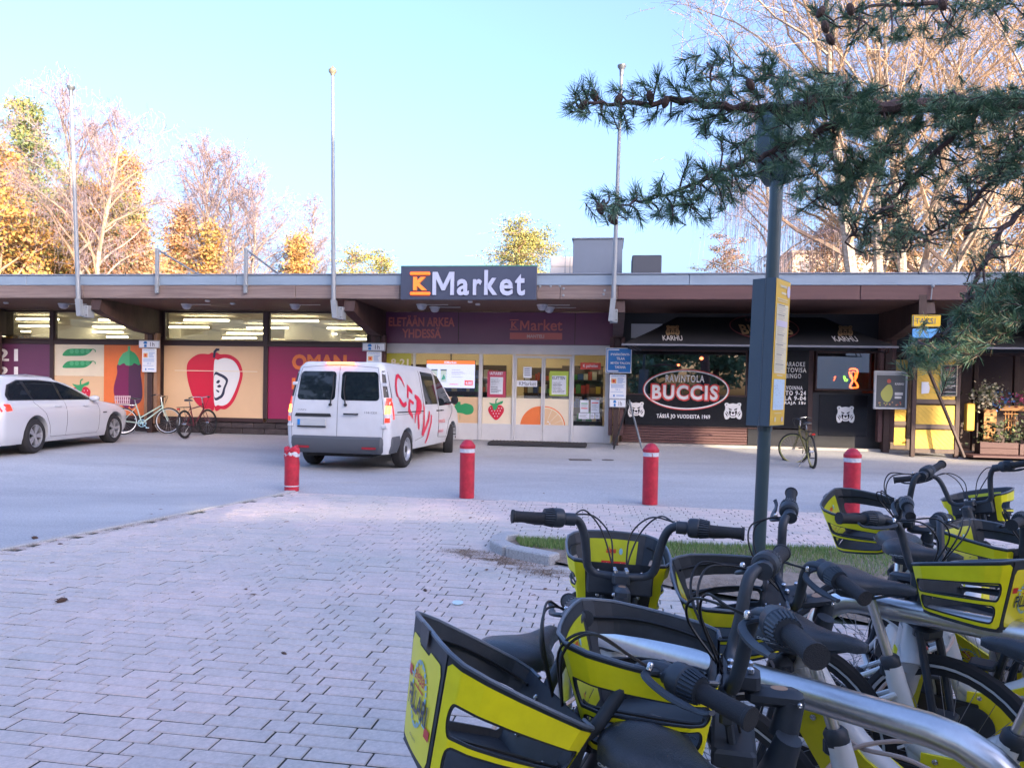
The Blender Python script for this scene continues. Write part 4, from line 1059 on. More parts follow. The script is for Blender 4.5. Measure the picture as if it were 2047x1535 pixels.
# oval emblem and lettering
def ry(mm, *a): pass
M_redl = mat('letter_red', (0.65,0.06,0.05), 0.4)
m = MB(); c = K4(772,885,-0.045); rx = (K4(1124,0,-0.045)[0]-K4(420,0,-0.045)[0])/2; rz = (K4(0,722,-0.045)[1]-K4(0,1047,-0.045)[1])/2
ringpoly(m, c, rx, rz, 0.022, -0.050, 0, 48); ringpoly(m, c, rx-0.022, rz-0.022, 0.032, -0.052, 1, 48)
text_fit(m, 'RAVINTOLA', K4(608,822,-0.045), K4(922,768,-0.045), -0.052, 1, bold=0.015, space=1.15)
text_fit(m, 'BUCCIS', K4(484,972,-0.045), K4(1046,840,-0.045), -0.052, 0, bold=0.085, space=1.12)
text_fit(m, 'BUCCIS', K4(498,960,-0.045), K4(1032,852,-0.045), -0.056, 1, bold=0.035, space=1.2)
text_fit(m, 'TÄSSÄ JO VUODESTA 1969', K4(535,1120,-0.045), K4(968,1082,-0.045), -0.052, 1, bold=0.03, space=1.15)
part(m, 'print', [M_redl, M_white], fr)
def bear(mb, K, x0, y0, x1, y1, y, mw=0, mk=1):
    T = lambda u, v: K(x0+(x1-x0)*u, y0+(y1-y0)*v)
    q = [T(*p) for p in ((0.04,0.12),(0.10,0.02),(0.22,0.02),(0.30,0.08),(0.5,0.05),(0.70,0.08),(0.78,0.02),(0.90,0.02),(0.96,0.12),(0.92,0.24),(0.93,0.42),(0.99,0.58),(0.98,0.80),(0.90,0.98),(0.74,0.95),(0.66,0.84),(0.60,0.90),(0.40,0.90),(0.34,0.84),(0.26,0.95),(0.10,0.98),(0.02,0.80),(0.01,0.58),(0.07,0.42),(0.08,0.24))]
    mb.poly(crom(q, 3), y, mw)
    for s in (0, 1):
        f = lambda u, v: T(1-u if s else u, v)
        for pts in (((0.25,0.32),(0.44,0.40),(0.42,0.46),(0.30,0.42)), ((0.30,0.46),(0.40,0.52),(0.36,0.72),(0.42,0.80),(0.34,0.78),(0.28,0.60)), ((0.06,0.60),(0.16,0.66),(0.22,0.86),(0.14,0.76)), ((0.10,0.50),(0.22,0.58),(0.28,0.78),(0.20,0.64)), ((0.12,0.10),(0.20,0.10),(0.16,0.18))):
            mb.poly([f(*p) for p in pts], y-0.003, mk)
    mb.poly([T(*p) for p in ((0.42,0.56),(0.58,0.56),(0.56,0.64),(0.50,0.70),(0.44,0.64))], y-0.003, mk)
    mb.poly([T(*p) for p in ((0.40,0.78),(0.60,0.78),(0.58,0.82),(0.42,0.82))], y-0.003, mk)
for (a, b, c_, d) in ((302,982,438,1105),(1078,988,1226,1125)):
    m = MB(); bear(m, lambda x, y: K4(x,y,-0.045), a, b, c_, d, -0.048); part(m, 'print', [M_white, M_black], fr)
# neon-ish red spots inside
m = MB()
for (x, y, s) in ((898,632,0.05),(712,686,0.035),(898,858,0.03)):
    a = K4(x, y, 1.2); m.lathe([(0,-s),(s,-s*0.4),(s,s*0.4),(0,s)], 8, Matrix.Translation((a[0],1.2,a[1])))
part(m, 'interior_lamp', mat('interior_lamp_red', (1,0.3,0.2), emit=(1,0.16,0.06), estr=6))
inter = MB(); inter.box(XI+0.15, 5.0, BZ, 12.5, 5.1, ZS); part(inter, 'interior_wall', M_blackp)
# tall black text panel, right of the sign
xk0, xk1 = xb+0.01, K5(230,700)[0]
pk = part(MB().box(xk0, -0.05, ZR0, xk1, 0.03, K5(0,540)[1]), 'text_panel', M_black)
m = MB()
for (s, y0, y1, xx0, xx1) in (('KARAOKE',628,662,18,190),('TIETOVISA',673,707,-12,200),('BINGO',718,752,40,160),('AVOINNA',812,840,20,172),('MA-TO 9-24',850,882,-38,196),('PE-LA 9-04',890,920,-38,196),('IKÄRAJA 18v',926,957,-38,196)):
    text_fit(m, s, K5(xx0,y1,-0.05), K5(xx1,y0,-0.05), -0.054, bold=0.025, space=1.2)
part(m, 'print', M_white, pk)
# window with the neon glass and black panel with bear
we = window((K5(270,545)), (K5(730,852)), M_glass_r, M_frame_dk, 0.04)
part(MB().box(K5(320,0)[0], -0.045, K5(0,1185)[1], K5(690,0)[0], 0.0, K5(0,872)[1]), 'lower_panel', M_black)
m = MB(); bear(m, lambda x, y: K5(x,y,-0.05), 428, 965, 570, 1095, -0.052); part(m, 'print', [M_white, M_black])
part(MB().box(xk1+0.005, -0.03, BZ+0.06, K5(800,0)[0], 0.03, K5(0,855)[1]), 'lower_wall', M_blackp)
part(MB().bbox(K5(232,0)[0], -0.06, K5(0,1190)[1], K5(268,0)[0], 0.0, K5(0,540)[1]), 'window_bar', M_frame_dk)
M_neon = mat('neon_orange', (1,0.2,0.05), emit=(1,0.12,0.02), estr=5); M_neong = mat('neon_green', (0.3,1,0.1), emit=(0.35,0.9,0.05), estr=2.5)
m = MB()
def neon(pts, r=0.02, mi=0): m.tube([(p[0], 0.12, p[1]) for p in crom([K5(x,y,0.12) for x,y in pts], 4)] , r, 6, mi=mi)
neon(((530,690),(558,680),(590,692),(585,740),(572,770),(590,800),(592,822),(538,824),(540,800),(556,770),(538,740)))
neon(((545,712),(560,700),(575,714),(570,745),(552,745)), 0.012)
neon(((484,738),(496,742),(502,758),(515,764),(508,774),(494,770)), 0.012, 1)
neon(((406,768),(416,764),(414,742),(426,742)), 0.006, 0)
part(m, 'neon_sign', [M_neon, M_neong])
part(MB().box(K5(800,0)[0]+0.3, 0.9, BZ, 12.5, 1.0, ZS-0.01), 'recess_wall', M_frame_dk)
m = MB(); m.box(K5(760,0)[0], 0.0, BZ, K5(800,0)[0], 1.0, ZS-0.012); part(m, 'side_wall', M_beam)

# --- roof top units
def tp(name, label, cat, org, **k): return thing(name, label, cat, org, BM, **k)
yv = 4.0
a = bp(1146, 476, yv); b = bp(1243, 560, yv)
t = tp('ventilation_unit', 'large grey metal ventilation box on the shop roof', 'ventilation unit', (a[0], yv, ZTOP-0.02))
M_vent = mat('vent_grey', (0.11,0.145,0.20), 0.5, var=0.06, vscale=1.5)
MB().bbox(a[0], yv, ZTOP-0.02, b[0], yv+1.6, a[1]-0.04, 0.01).build('casing', M_vent, t)
MB().bbox(a[0]-0.04, yv-0.04, a[1]-0.04, b[0]+0.04, yv+1.64, a[1], 0.01).build('lid', M_roofcap, t)
a = bp(1264, 508, yv-0.5); b = bp(1322, 560, yv-0.5)
t = tp('ventilation_unit', 'small black ventilation box on the roof right of a flagpole', 'ventilation unit', (a[0], yv-0.5, ZTOP-0.02))
MB().bbox(a[0], yv-0.5, ZTOP-0.02, b[0], yv+0.5, a[1]-0.03, 0.02).build('casing', mat('vent_black', (0.04,0.05,0.07), 0.5), t)
m = MB()
for zf in (0.3, 0.6): m.box(a[0]+0.02, yv-0.512, ZTOP+(a[1]-ZTOP)*zf, b[0]-0.02, yv-0.502, ZTOP+(a[1]-ZTOP)*zf+0.02)
m.build('seam', M_roofcap, t)
a = bp(1101, 512, 6.5); b = bp(1145, 560, 6.5)
t = tp('roof_hut', 'pale sheet metal roof hut lit by the sun beside the grey box', 'roof hut', (a[0], 6.5, ZTOP-0.02))
for i in range(6):
    z0 = ZTOP-0.02+(a[1]-ZTOP)*i/6; z1 = ZTOP-0.02+(a[1]-ZTOP)*(i+1)/6
    MB().bbox(a[0], 6.5, z0+0.003, b[0]+0.3, 8.0, z1-0.003, 0.015).build('panel', mat('pale_sheet', (0.72,0.66,0.58), 0.6), t)
m = MB(); xr_ = bp(1130,520,6.4)[0]
for dx in (0, 0.16): m.tube([(xr_+dx,6.4,ZTOP),(xr_+dx,6.4,a[1]+0.02)], 0.012, 5)
for i in range(5): m.tube([(xr_,6.4,ZTOP+0.1+i*0.12),(xr_+0.16,6.4,ZTOP+0.1+i*0.12)], 0.009, 5)
m.build('ladder', M_steel_p, t)
part(MB().box(K3(1145,0,0)[0], 6.0, ZTOP-0.021, 12, 13.9, ZTOP+0.10), 'upper_roof', mat('roof_teal', (0.30,0.42,0.44), 0.6))
# ================================================================= THINGS ON AND BY THE FACADE
def fth(name, label, cat, org, group=None): return thing(name, label, cat, org, BM, group)
# ---- shop name sign
ys = YF-0.16
a, b = K3(152,45,ys), K3(1140,290,ys)
t = fth('shop_sign', 'big dark blue shop name sign with orange emblem on the roof edge', 'sign', (a[0], ys, b[1]))
MB().bbox(a[0], ys, b[1], b[0], ys+0.12, a[1], 0.006).build('sign_board', M_signbg, t)
MB().bbox(a[0]-0.005, ys-0.004, a[1]-0.012, b[0]+0.005, ys+0.125, a[1]+0.01, 0.004).build('edge_trim', mat('green_edge',(0.05,0.22,0.14),0.4), t)
def letters(name, s, a, b, y, d, m, par, **k):
    q = MB(); text_fit(q, s, a, b, y, depth=d, **k); return q.build(name, m, par)
K3y = lambda x, y: K3(x, y, ys)
letters('letter', 'K', K3y(243,222), K3y(345,125), ys, 0.04, M_sign_or, t, bold=0.05)
for yy in (88, 234):
    (x0, z1), (x1, z0) = K3y(219,yy), K3y(367,yy+23); MB().bbox(x0, ys-0.04, z0, x1, ys-0.001, z1, 0.02).build('emblem_bar', M_sign_or, t)
M_edge = mat('letter_edge', (0.02,0.03,0.08), 0.4)
for ch, x0, x1, y0, y1 in (('M',383,543,88,256),('a',562,650,140,260),('r',678,745,140,256),('k',760,860,74,256),('e',872,972,140,261),('t',985,1060,104,261)):
    if ch == 'M':
        q = MB(); mshape(q, K3y(x0,y1), K3y(x1,y0), ys-0.04, 0, ys); q.build('letter', M_sign_wh, t)
        q = MB(); mshape(q, K3y(x0-5,y1+5), K3y(x1+5,y0-5), ys-0.002); q.build('letter_back', M_edge, t); continue
    letters('letter', ch, K3y(x0,y1), K3y(x1,y0), ys, 0.04, M_sign_wh, t, bold=0.025)
    q = MB(); text_fit(q, ch, K3y(x0-5,y1+5), K3y(x1+5,y0-5), ys-0.002, bold=0.02 if ch == 'M' else 0.05); q.build('letter_back', M_edge, t)
# ---- flagpoles
def flagpole(px_t, py_t, px_m, py_m, px_b, py_b, lab, onion=False):
    y = YF-0.17; T = bp(px_t, py_t, y); Mm = bp(px_m, py_m, y); Bt = bp(px_b, py_b, y)
    t = fth('flagpole', lab, 'flagpole', (Bt[0], y, Bt[1]), 'flagpoles fixed to the roof edge')
    MB().tube([(Mm[0],y,Mm[1]-0.08),(T[0],y,T[1]-0.08)], [0.050,0.032], 12).build('pole', M_steel_p, t, smooth=True)
    m = MB()
    if onion: m.lathe([(0.0,-0.02),(0.045,0.0),(0.05,0.03),(0.085,0.07),(0.09,0.11),(0.06,0.15),(0.02,0.19),(0.0,0.23)], 12, Matrix.Translation((T[0],y,T[1]-0.09)))
    else: m.lathe([(0.040,-0.16),(0.045,-0.05),(0.05,-0.03),(0.085,0.02),(0.09,0.055),(0.05,0.07),(0,0.072)], 14, Matrix.Translation((T[0],y,T[1]-0.07)))
    m.build('finial', mat('finial_metal',(0.16,0.18,0.20),0.4,metal=0.5) if not onion else mat('finial_brass',(0.30,0.28,0.20),0.4,metal=0.4), t, smooth=True)
    d = Vector((Mm[0]-Bt[0], 0, Mm[1]-Bt[1])).normalized(); q = MB()
    w = 0.055; P0 = Vector((Bt[0],y,Bt[1])); P1 = Vector((Mm[0],y,Mm[1]))
    q.add([(P0.x-w,y-0.05,P0.z),(P0.x+w,y-0.05,P0.z),(P0.x+w,y+0.06,P0.z),(P0.x-w,y+0.06,P0.z),(P1.x-w,y-0.05,P1.z),(P1.x+w,y-0.05,P1.z),(P1.x+w,y+0.06,P1.z),(P1.x-w,y+0.06,P1.z)],
          [(0,3,2,1),(4,5,6,7),(0,1,5,4),(1,2,6,5),(2,3,7,6),(3,0,4,7)]); q.build('socket', M_steel_p, t)
    q = MB(); q.bbox(Bt[0]-0.02, y+0.064, Bt[1]-0.02, Bt[0]+0.14, y+0.30, Bt[1]+0.26, 0.008); q.build('bracket', M_steel_p, t)
    q = MB()
    for dx, dz in ((0.11,0.03),(0.11,0.21)): q.lathe([(0.012,0),(0.012,0.01)], 6, Matrix.Translation((Bt[0]+dx, y+0.063, Bt[1]+dz)) @ Matrix.Rotation(R(90),4,'X'))
    q.build('bolts', M_blackm, t)
flagpole(142,172,157,598,160,632, 'left flagpole with a flat dark cap in front of the autumn wood')
flagpole(665,143,667,600,670,636, 'middle flagpole with an onion shaped finial left of the shop name sign', True)
flagpole(1243,130,1226,597,1221,642, 'right flagpole with a flat cap behind the pine branches')
# ---- braced posts on the roof edge
for px_, lab in ((311,'left braced post standing above the roof edge near the left flagpole'), (488,'right braced post standing above the roof edge, closer to the middle flagpole')):
    y = YF-0.08; T = bp(px_, 497, y); B_ = bp(px_+3, 586, y)
    t = fth('roof_post', lab, 'post', (B_[0], y, B_[1]), 'braced posts on the roof edge')
    q = MB(); q.bbox(B_[0]-0.035, y-0.04, B_[1], B_[0]+0.035, y+0.035, T[1], 0.006); q.build('upright', M_steel_p, t)
    q = MB(); q.tube([(B_[0], y+0.04, T[1]-0.03), (B_[0]+0.02, y+3.2, ZTOP+0.0)], 0.022, 6); q.build('brace', M_steel_p, t)
    q = MB(); q.box(B_[0]-0.05, y-0.05, ZBAND-0.02, B_[0]+0.05, y+0.04, ZBAND+0.01); q.build('clip', M_steel_p, t)
# ---- dome lamps under the roof
dl = None
labs = ['dome lamp under the roof just left of the left flagpole','dome lamp under the roof above the apple window','dome lamp under the roof above the magenta window','left dome lamp of the left pair above the entrance','lower dome lamp of the left pair above the entrance','dome lamp of the right pair above the entrance, upper one','dome lamp of the right pair above the entrance, lower one']
for i, (px_, py_, y) in enumerate(((127,612,-1.5),(373,614,-1.5),(590,615,-1.5),(843,613,-1.6),(869,623,-1.1),(1084,614,-1.6),(1098,623,-1.1))):
    x = bp(px_, py_, y)[0]
    if dl is None:
        dl = fth('dome_lamp', labs[i], 'lamp', (x, y, ZS), 'dome lamps under the roof')
        MB().lathe([(0.0,-0.0),(0.125,0.0),(0.128,-0.025),(0.115,-0.03)][::-1], 18, Matrix.Translation((x,y,ZS-0.0))).build('base', M_lampw, dl, smooth=True)
        MB().lathe([(0.0,-0.135),(0.045,-0.13),(0.085,-0.105),(0.105,-0.07),(0.11,-0.031)], 18, Matrix.Translation((x,y,ZS))).build('lamp_shade', mat('lamp_globe',(0.45,0.46,0.52),0.3), dl, smooth=True)
        q = MB(); q.tube([(x+0.12,y,ZS-0.01),(x+0.62,y,ZS-0.01)], 0.008, 5); q.build('conduit', M_frame_wh, dl)
    else:
        c = copy_tree(dl); c.matrix_world = BM @ Matrix.Translation((x, y, ZS)); c['label'] = labs[i]
for px_, py_ in ((415,598),(465,611),(940,602),(955,614),(12,606)):
    y = -2.3 if py_ < 605 else -1.8; x = bp(px_, py_, y)[0]
    tag(MB().bbox(x-0.05, y-0.04, ZS-0.045, x+0.05, y+0.04, ZS, 0.01).build('junction_box', M_lampw, frame=BM, org=(x,y,ZS)),
        'small white junction box on the soffit near %s' % {415:'the apple window, front one',465:'the apple window, rear one',940:'the shop sign, front one',955:'the shop sign, rear one',12:'the left edge'}[px_], 'junction box')
# ---- parking rule signs on the posts
def rule_sign(name, xpx0, xpx1, plates, lab, y=-0.47):
    x0, x1 = bp(xpx0,700,y)[0], bp(xpx1,700,y)[0]
    z0 = min(bp(0,p[2],y)[1] for p in plates) if False else bp((xpx0+xpx1)/2, plates[-1][3], y)[1]
    t = fth(name, lab, 'sign', ((x0+x1)/2, y, z0), 'parking signs on the posts')
    for kind, a_, b_, c_, d_ in [(p[0],p[1],p[2],p[3],p[4]) for p in plates]:
        (xa_, za), (xb_, zb) = bp(a_, b_, y), bp(c_, d_, y)
        base = {'h': M_paper, 'i': M_paper, 'b': M_white, 'hb': M_paper}[kind]
        o = MB().bbox(xa_, y, zb, xb_, y+0.02, za, 0.006).build('plate', base, t)
        q = MB(); W_, H_ = xb_-xa_, za-zb; f = lambda u, v: (xa_+W_*u, za-H_*v)
        if kind in ('h','hb'):
            for u in ((0.01,0.03),(0.97,0.99)): q.rect(f(u[0],0.04), f(u[1],0.96), y-0.003, 1)
            q.rect(f(0.01,0.03), f(0.99,0.09), y-0.003, 1); q.rect(f(0.01,0.91), f(0.99,0.97), y-0.003, 1)
            for u, v in ((0.27,0.15),(0.27,0.55)): q.rect(f(u,v), f(u+0.12,v+0.32), y-0.004, 2)
            q.rect(f(0.24,0.28), f(0.42,0.44), y-0.005, 2)
            text_fit(q, '1h', f(0.56,0.78), f(0.76,0.25), y-0.004, 1, bold=0.01)
            q.build('print', [M_paper, M_textdk, M_bluesign], o)
        elif kind == 'i':
            text_fit(q, 'PYSÄKÖINTIALUE', f(0.12,0.085), f(0.88,0.035), y-0.003, 1, bold=0.01)
            q.rect(f(0.10,0.19), f(0.40,0.37), y-0.003, 2); q.poly(ell(f(0.25,0.28), 0.028, 0.035, 10), y-0.005, 3)
            r_ = random.Random(int(xpx0))
            for v in (0.15,0.19,0.23,0.27,0.31,0.35): q.rect(f(0.48,v), f(r_.uniform(0.75,0.92),v+0.015), y-0.003, 1)
            for v in (0.42,0.46,0.50,0.54,0.72): q.rect(f(0.08,v), f(r_.uniform(0.8,0.94),v+0.012), y-0.003, 1)
            text_fit(q, '24 h', f(0.36,0.66), f(0.64,0.60), y-0.003, 1); 
            q.poly(ell(f(0.28,0.88), 0.02, 0.03, 8), y-0.004, 1); q.rect(f(0.42,0.86), f(0.88,0.89), y-0.003, 1)
            q.build('print', [M_paper, M_bluesign, mat('rule_orange',(0.75,0.35,0.10),0.5), M_red2], o)
        elif kind == 'b':
            q.rect(f(0.03,0.03), f(0.97,0.97), y-0.003, 1)
            q.rect(f(0.06,0.06), f(0.10,0.94), y-0.005, 0); q.rect(f(0.06,0.06), f(0.52,0.10), y-0.005, 0); q.rect(f(0.06,0.90), f(0.50,0.94), y-0.005, 0)
            for s, v, u0, u1 in (('PYSÄKÖINTI-',0.20,0.20,0.94),('TILAA',0.37,0.42,0.74),('MYÖS TALON',0.54,0.20,0.94),('TAKANA',0.71,0.36,0.78)):
                text_fit(q, s, f(u0,v+0.11), f(u1,v), y-0.005, 0, bold=0.035)
            q.build('print', [M_white, M_bluesign], o)
    return t
rule_sign('parking_sign', 277, 319, [('h',277,680,319,696),('i',284,697,312,744)], 'pale parking rule sign on the post left of the apple window')
rule_sign('parking_sign', 724, 770, [('h',724,685,770,702),('i',733,703,762,752)], 'pale parking rule sign partly behind the white van')
rule_sign('parking_sign', 1211, 1263, [('b',1211,695,1262,746),('i',1219,748,1251,797),('hb',1218,797,1251,815)], 'blue parking sign with rule board below, right of the entrance')
# ---- door mat
p0, p1 = G(973,893), G(1172,899); q0, q1 = G(985,882), G(1165,887)
z = BZ+0.004; m = MB()
pa = BMI @ p0; pb_ = BMI @ p1; ym0, ym1 = -0.95, -0.31; xa_, xb_ = bp(975,895,-0.9)[0], bp(1172,895,-0.9)[0]
m.bbox(xa_, ym0, BZ-0.05, xb_, ym1, BZ+0.035, 0.02)
for i in range(26):
    x = xa_+0.05+(xb_-xa_-0.1)*i/25; m.bbox(x-0.012, ym0+0.03, BZ+0.030, x+0.012, ym1-0.02, BZ+0.043, 0.003)
tag(m.build('door_mat', mat('rubber',(0.03,0.03,0.033),0.8), frame=BM, org=(xa_,ym0,BZ)), 'long black ribbed mat in front of the shop entrance', 'mat')
# ---- screen inside the entrance
ysn = 0.55; (x0, z1), (x1, z0) = K3(340,730,ysn), K3(690,935,ysn)
t = fth('display_screen', 'bright hanging advertising screen behind the entrance glass', 'screen', ((x0+x1)/2, ysn, z0))
MB().bbox(x0-0.012, ysn+0.004, z0-0.012, x1+0.012, ysn+0.06, z1+0.012, 0.006).build('casing', M_blackm, t)
f = lambda u, v: (x0+(x1-x0)*u, z1+(z0-z1)*v)
def em(n, c, s): return mat(n, tuple(0.3*q for q in c), 0.5, emit=c, estr=s)
q = MB(); q.rect(f(0,0), f(1,1), ysn, 0); q.rect(f(0,0), f(1,0.14), ysn-0.003, 1)
text_fit(q, 'KMarket', f(0.37,0.115), f(0.62,0.03), ysn-0.005, 0, bold=0.02)
for u in (0.10, 0.29):
    q.rect(f(u,0.35), f(u+0.13,0.80), ysn-0.003, 2); q.rect(f(u,0.33), f(u+0.13,0.38), ysn-0.004, 3); q.poly([f(u+0.02,0.72),f(u+0.07,0.5),f(u+0.11,0.68)], ysn-0.005, 4)
for i, v in enumerate((0.34,0.41,0.46,0.51,0.60)): q.rect(f(0.52,v), f(0.70+0.05*(i%3),v+0.012), ysn-0.003, 5)
q.rect(f(0.79,0.72), f(0.96,0.90), ysn-0.003, 6); text_fit(q, '4.00', f(0.81,0.87), f(0.94,0.76), ysn-0.005, 0, bold=0.02)
q.rect(f(0.48,0.86), f(0.66,0.885), ysn-0.003, 6)
q.build('screen', [em('screen_white',(0.62,0.58,0.85),0.30), em('screen_orange',(1,0.22,0.05),0.22), em('screen_pack',(0.6,0.62,0.62),0.2), em('screen_dark',(0.1,0.15,0.2),0.15), em('screen_green',(0.05,0.4,0.3),0.15), em('screen_text',(0.3,0.25,0.45),0.15), em('screen_red',(0.9,0.08,0.06),0.22)], t)
MB().tube([((x0+x1)/2,ysn+0.03,z1),((x0+x1)/2,ysn+0.03,ZS)], 0.02, 6).build('hanger', M_blackm, t)
# ---- awnings
def awning(xl, xr, label, logos, arms=True):
    yf, yb = -1.75, -0.08; zf = bp(1500, 690, yf)[1]; zb = ZS-0.10; xa_, xb_ = xl, xr
    t = fth('awning', label, 'awning', ((xa_+xb_)/2, yb, zf), 'black awnings of the restaurant')
    def S_(x, z, off=0.0): return (x, yf+(z-zf)/(zb-zf)*(yb-yf)-off, z+off)
    ins = 1.35; n = 14; vs_ = []; m = MB()
    for j in range(5):
        w = j/4; z = zf+(zb-zf)*w
        for i in range(n+1):
            u = i/n; x0_ = xa_+ins*w; x1_ = xb_-ins*w*0.8
            p = S_(x0_+(x1_-x0_)*u, z); vs_.append((p[0], p[1], p[2]-0.03*math.sin(math.pi*w)))
    m.add(vs_, [(j*(n+1)+i, j*(n+1)+i+1, (j+1)*(n+1)+i+1, (j+1)*(n+1)+i) for j in range(4) for i in range(n)])
    k = len(vs_); m.add([(v[0], v[1], v[2]-0.012) for v in vs_], [(j*(n+1)+i, (j+1)*(n+1)+i, (j+1)*(n+1)+i+1, j*(n+1)+i+1) for j in range(4) for i in range(n)])
    m.build('fabric', M_fabric, t, smooth=True)
    MB().bbox(xa_, yf-0.03, zf-0.035, xb_, yf+0.02, zf+0.01, 0.008).build('front_bar', mat('awning_bar',(0.14,0.15,0.18),0.5), t)
    for x in (xa_+0.12, xb_-0.25):
        q = MB(); q.tube([(x,yf+0.03,zf-0.02),(x+0.25,-0.9,zf-0.08),(x-0.1,-0.06,zf+0.05)], 0.018, 6)
        q.tube([(x+0.1,yf+0.03,zf-0.02),(x+0.35,-0.9,zf-0.08),(x,-0.06,zf+0.05)], 0.012, 6); q.build('arm', M_blackm, t)
    for fn in logos:
        q = MB(); fn(q, yf)
        q.v = [(v[0], S_(v[0], v[2])[1]-0.012+(v[1]-yf), v[2]+0.012) for v in q.v]
        q.build('print', [M_white, M_fabric, M_goldp, mat('print_maroon',(0.22,0.05,0.06),0.5)], t)
    return t
def slope_y(z, yf=-1.75, yb=-0.08):
    zf = bp(1500,690,yf)[1]; zb = ZS-0.10; return yf+(z-zf)/(zb-zf)*(yb-yf)
def SK(K, x, y):
    yy = -1.75
    for _ in range(6): p = K(x, y, yy); yy = slope_y(p[1])
    return p
def bearlogo(K, x0, y0, x1, y1, tx0, ty0, tx1, ty1):
    def fn(q, yf):
        bear(q, lambda x, y: SK(K, x, y), x0, y0, x1, y1, yf, 2, 1)
        text_fit(q, 'KARHU', SK(K,tx0,ty1), SK(K,tx1,ty0), yf-0.006, 0, bold=0.02)
    return fn
def ovallogo(q, yf):
    c = SK(K4, 1400, 380); c2 = SK(K4, 1124, 380); rx = c[0]-c2[0]; rz = SK(K4,1400,285)[1]-c[1]
    ringpoly(q, c, rx, rz, 0.03, yf-0.003, 3, 40); text_fit(q, 'BUCCIS', (c[0]-rx*0.72, c[1]-rz*0.62), (c[0]+rx*0.75, c[1]+rz*0.18), yf-0.004, 2, bold=0.03, space=1.1)
    text_fit(q, 'RAVINTOLA', (c[0]-rx*0.45, c[1]+rz*0.40), (c[0]+rx*0.45, c[1]+rz*0.68), yf-0.004, 3)
awning(bp(1242,690,-1.75)[0], bp(1796,692,-1.75)[0], 'long black awning with two bear logos over the restaurant windows',
       [bearlogo(K4,608,368,722,452,586,452,738,492), bearlogo(K5,438,352,556,435,418,435,570,475), ovallogo])
awning(bp(1885,690,-1.75)[0], bp(2450,692,-1.75)[0], 'black awning over the terrace at the right edge behind the pine',
       [bearlogo(K5,1345,360,1470,440,1340,448,1495,490)])
# ---- a-frame sign beside the third post
ya = -1.15; ax0, az0 = K4(312,965,ya); lx = K4(188,1388,ya)[0]; rx_ = K4(418,1392,ya)[0]
t = fth('a_frame_sign', 'black folding a-frame sign with bear face right of the parking sign', 'sign', (ax0, ya, BZ))
zg = BZ-0.03
for s, xx in ((-1, lx), (1, rx_)):
    for yy in (ya-0.28, ya+0.28):
        q = MB(); q.tube([(xx, yy, zg), (ax0, yy, az0)], 0.016, 6); q.build('leg', M_blackm if s < 0 else M_steel_p, t)
    q = MB(); g1_, g2_ = 0.30, 0.95
    P0 = (xx+(ax0-xx)*g1_, zg+(az0-zg)*g1_); P1 = (xx+(ax0-xx)*g2_, zg+(az0-zg)*g2_)
    q.add([(P0[0],ya-0.26,P0[1]),(P0[0],ya+0.26,P0[1]),(P1[0],ya+0.26,P1[1]),(P1[0],ya-0.26,P1[1]),(P0[0]+0.012*s,ya-0.26,P0[1]),(P0[0]+0.012*s,ya+0.26,P0[1]),(P1[0]+0.012*s,ya+0.26,P1[1]),(P1[0]+0.012*s,ya-0.26,P1[1])],
          [(0,1,2,3),(7,6,5,4),(0,4,5,1),(1,5,6,2),(2,6,7,3),(3,7,4,0)])
    q.build('board', M_blackp, t)
# ---- taxi sign
yt = YF-0.06
(x0, z1), (x1, z0) = K5(1012,265,yt), K5(1230,363,yt)
t = fth('taxi_sign', 'yellow taxi sign hanging by the right hand post behind pine needles', 'sign', (x0, yt, z0))
MB().bbox(x0, yt, z0, x1, yt+0.03, z1, 0.015).build('plate', mat('taxi_yellow',(0.75,0.48,0.02),0.4), t)
q = MB(); text_fit(q, 'TAKSI', K5(1034,335,yt), K5(1190,292,yt), yt-0.004, 0, bold=0.01, space=1.15)
for (a_, b_) in (((1016,270),(1226,275)),((1016,353),(1226,358)),((1016,270),(1022,358))): q.rect(K5(*a_,yt), K5(*b_,yt), yt-0.004, 0)
q.build('print', [M_textdk], t)
(x0, z1), (x1, z0) = K5(1015,372,yt), K5(1225,445,yt)
MB().bbox(x0, yt, z0, x1, yt+0.03, z1, 0.01).build('lower_plate', mat('taxi_blue',(0.12,0.38,0.75),0.4), t)
MB().box(K5(1075,0,yt)[0], yt+0.031, z0-0.05, K5(1135,0,yt)[0], yt+0.055, ZFB+0.1).build('hanger', M_beam, t)
# antenna-like pin on the fascia
x, z = K5(1166,48,YF-0.06); q = MB(); q.lathe([(0,-0.03),(0.03,-0.02),(0.035,0),(0.03,0.02),(0,0.03)], 10, Matrix.Translation((x,YF-0.08,z))); q.tube([(x,YF-0.06,z),(x-0.02,YF-0.06,ZFB)], 0.012, 6)
tag(q.build('sensor', M_steel_p, frame=BM, org=(x,YF-0.06,z)), 'small grey sensor with white knob on the roof edge near the taxi sign', 'sensor')
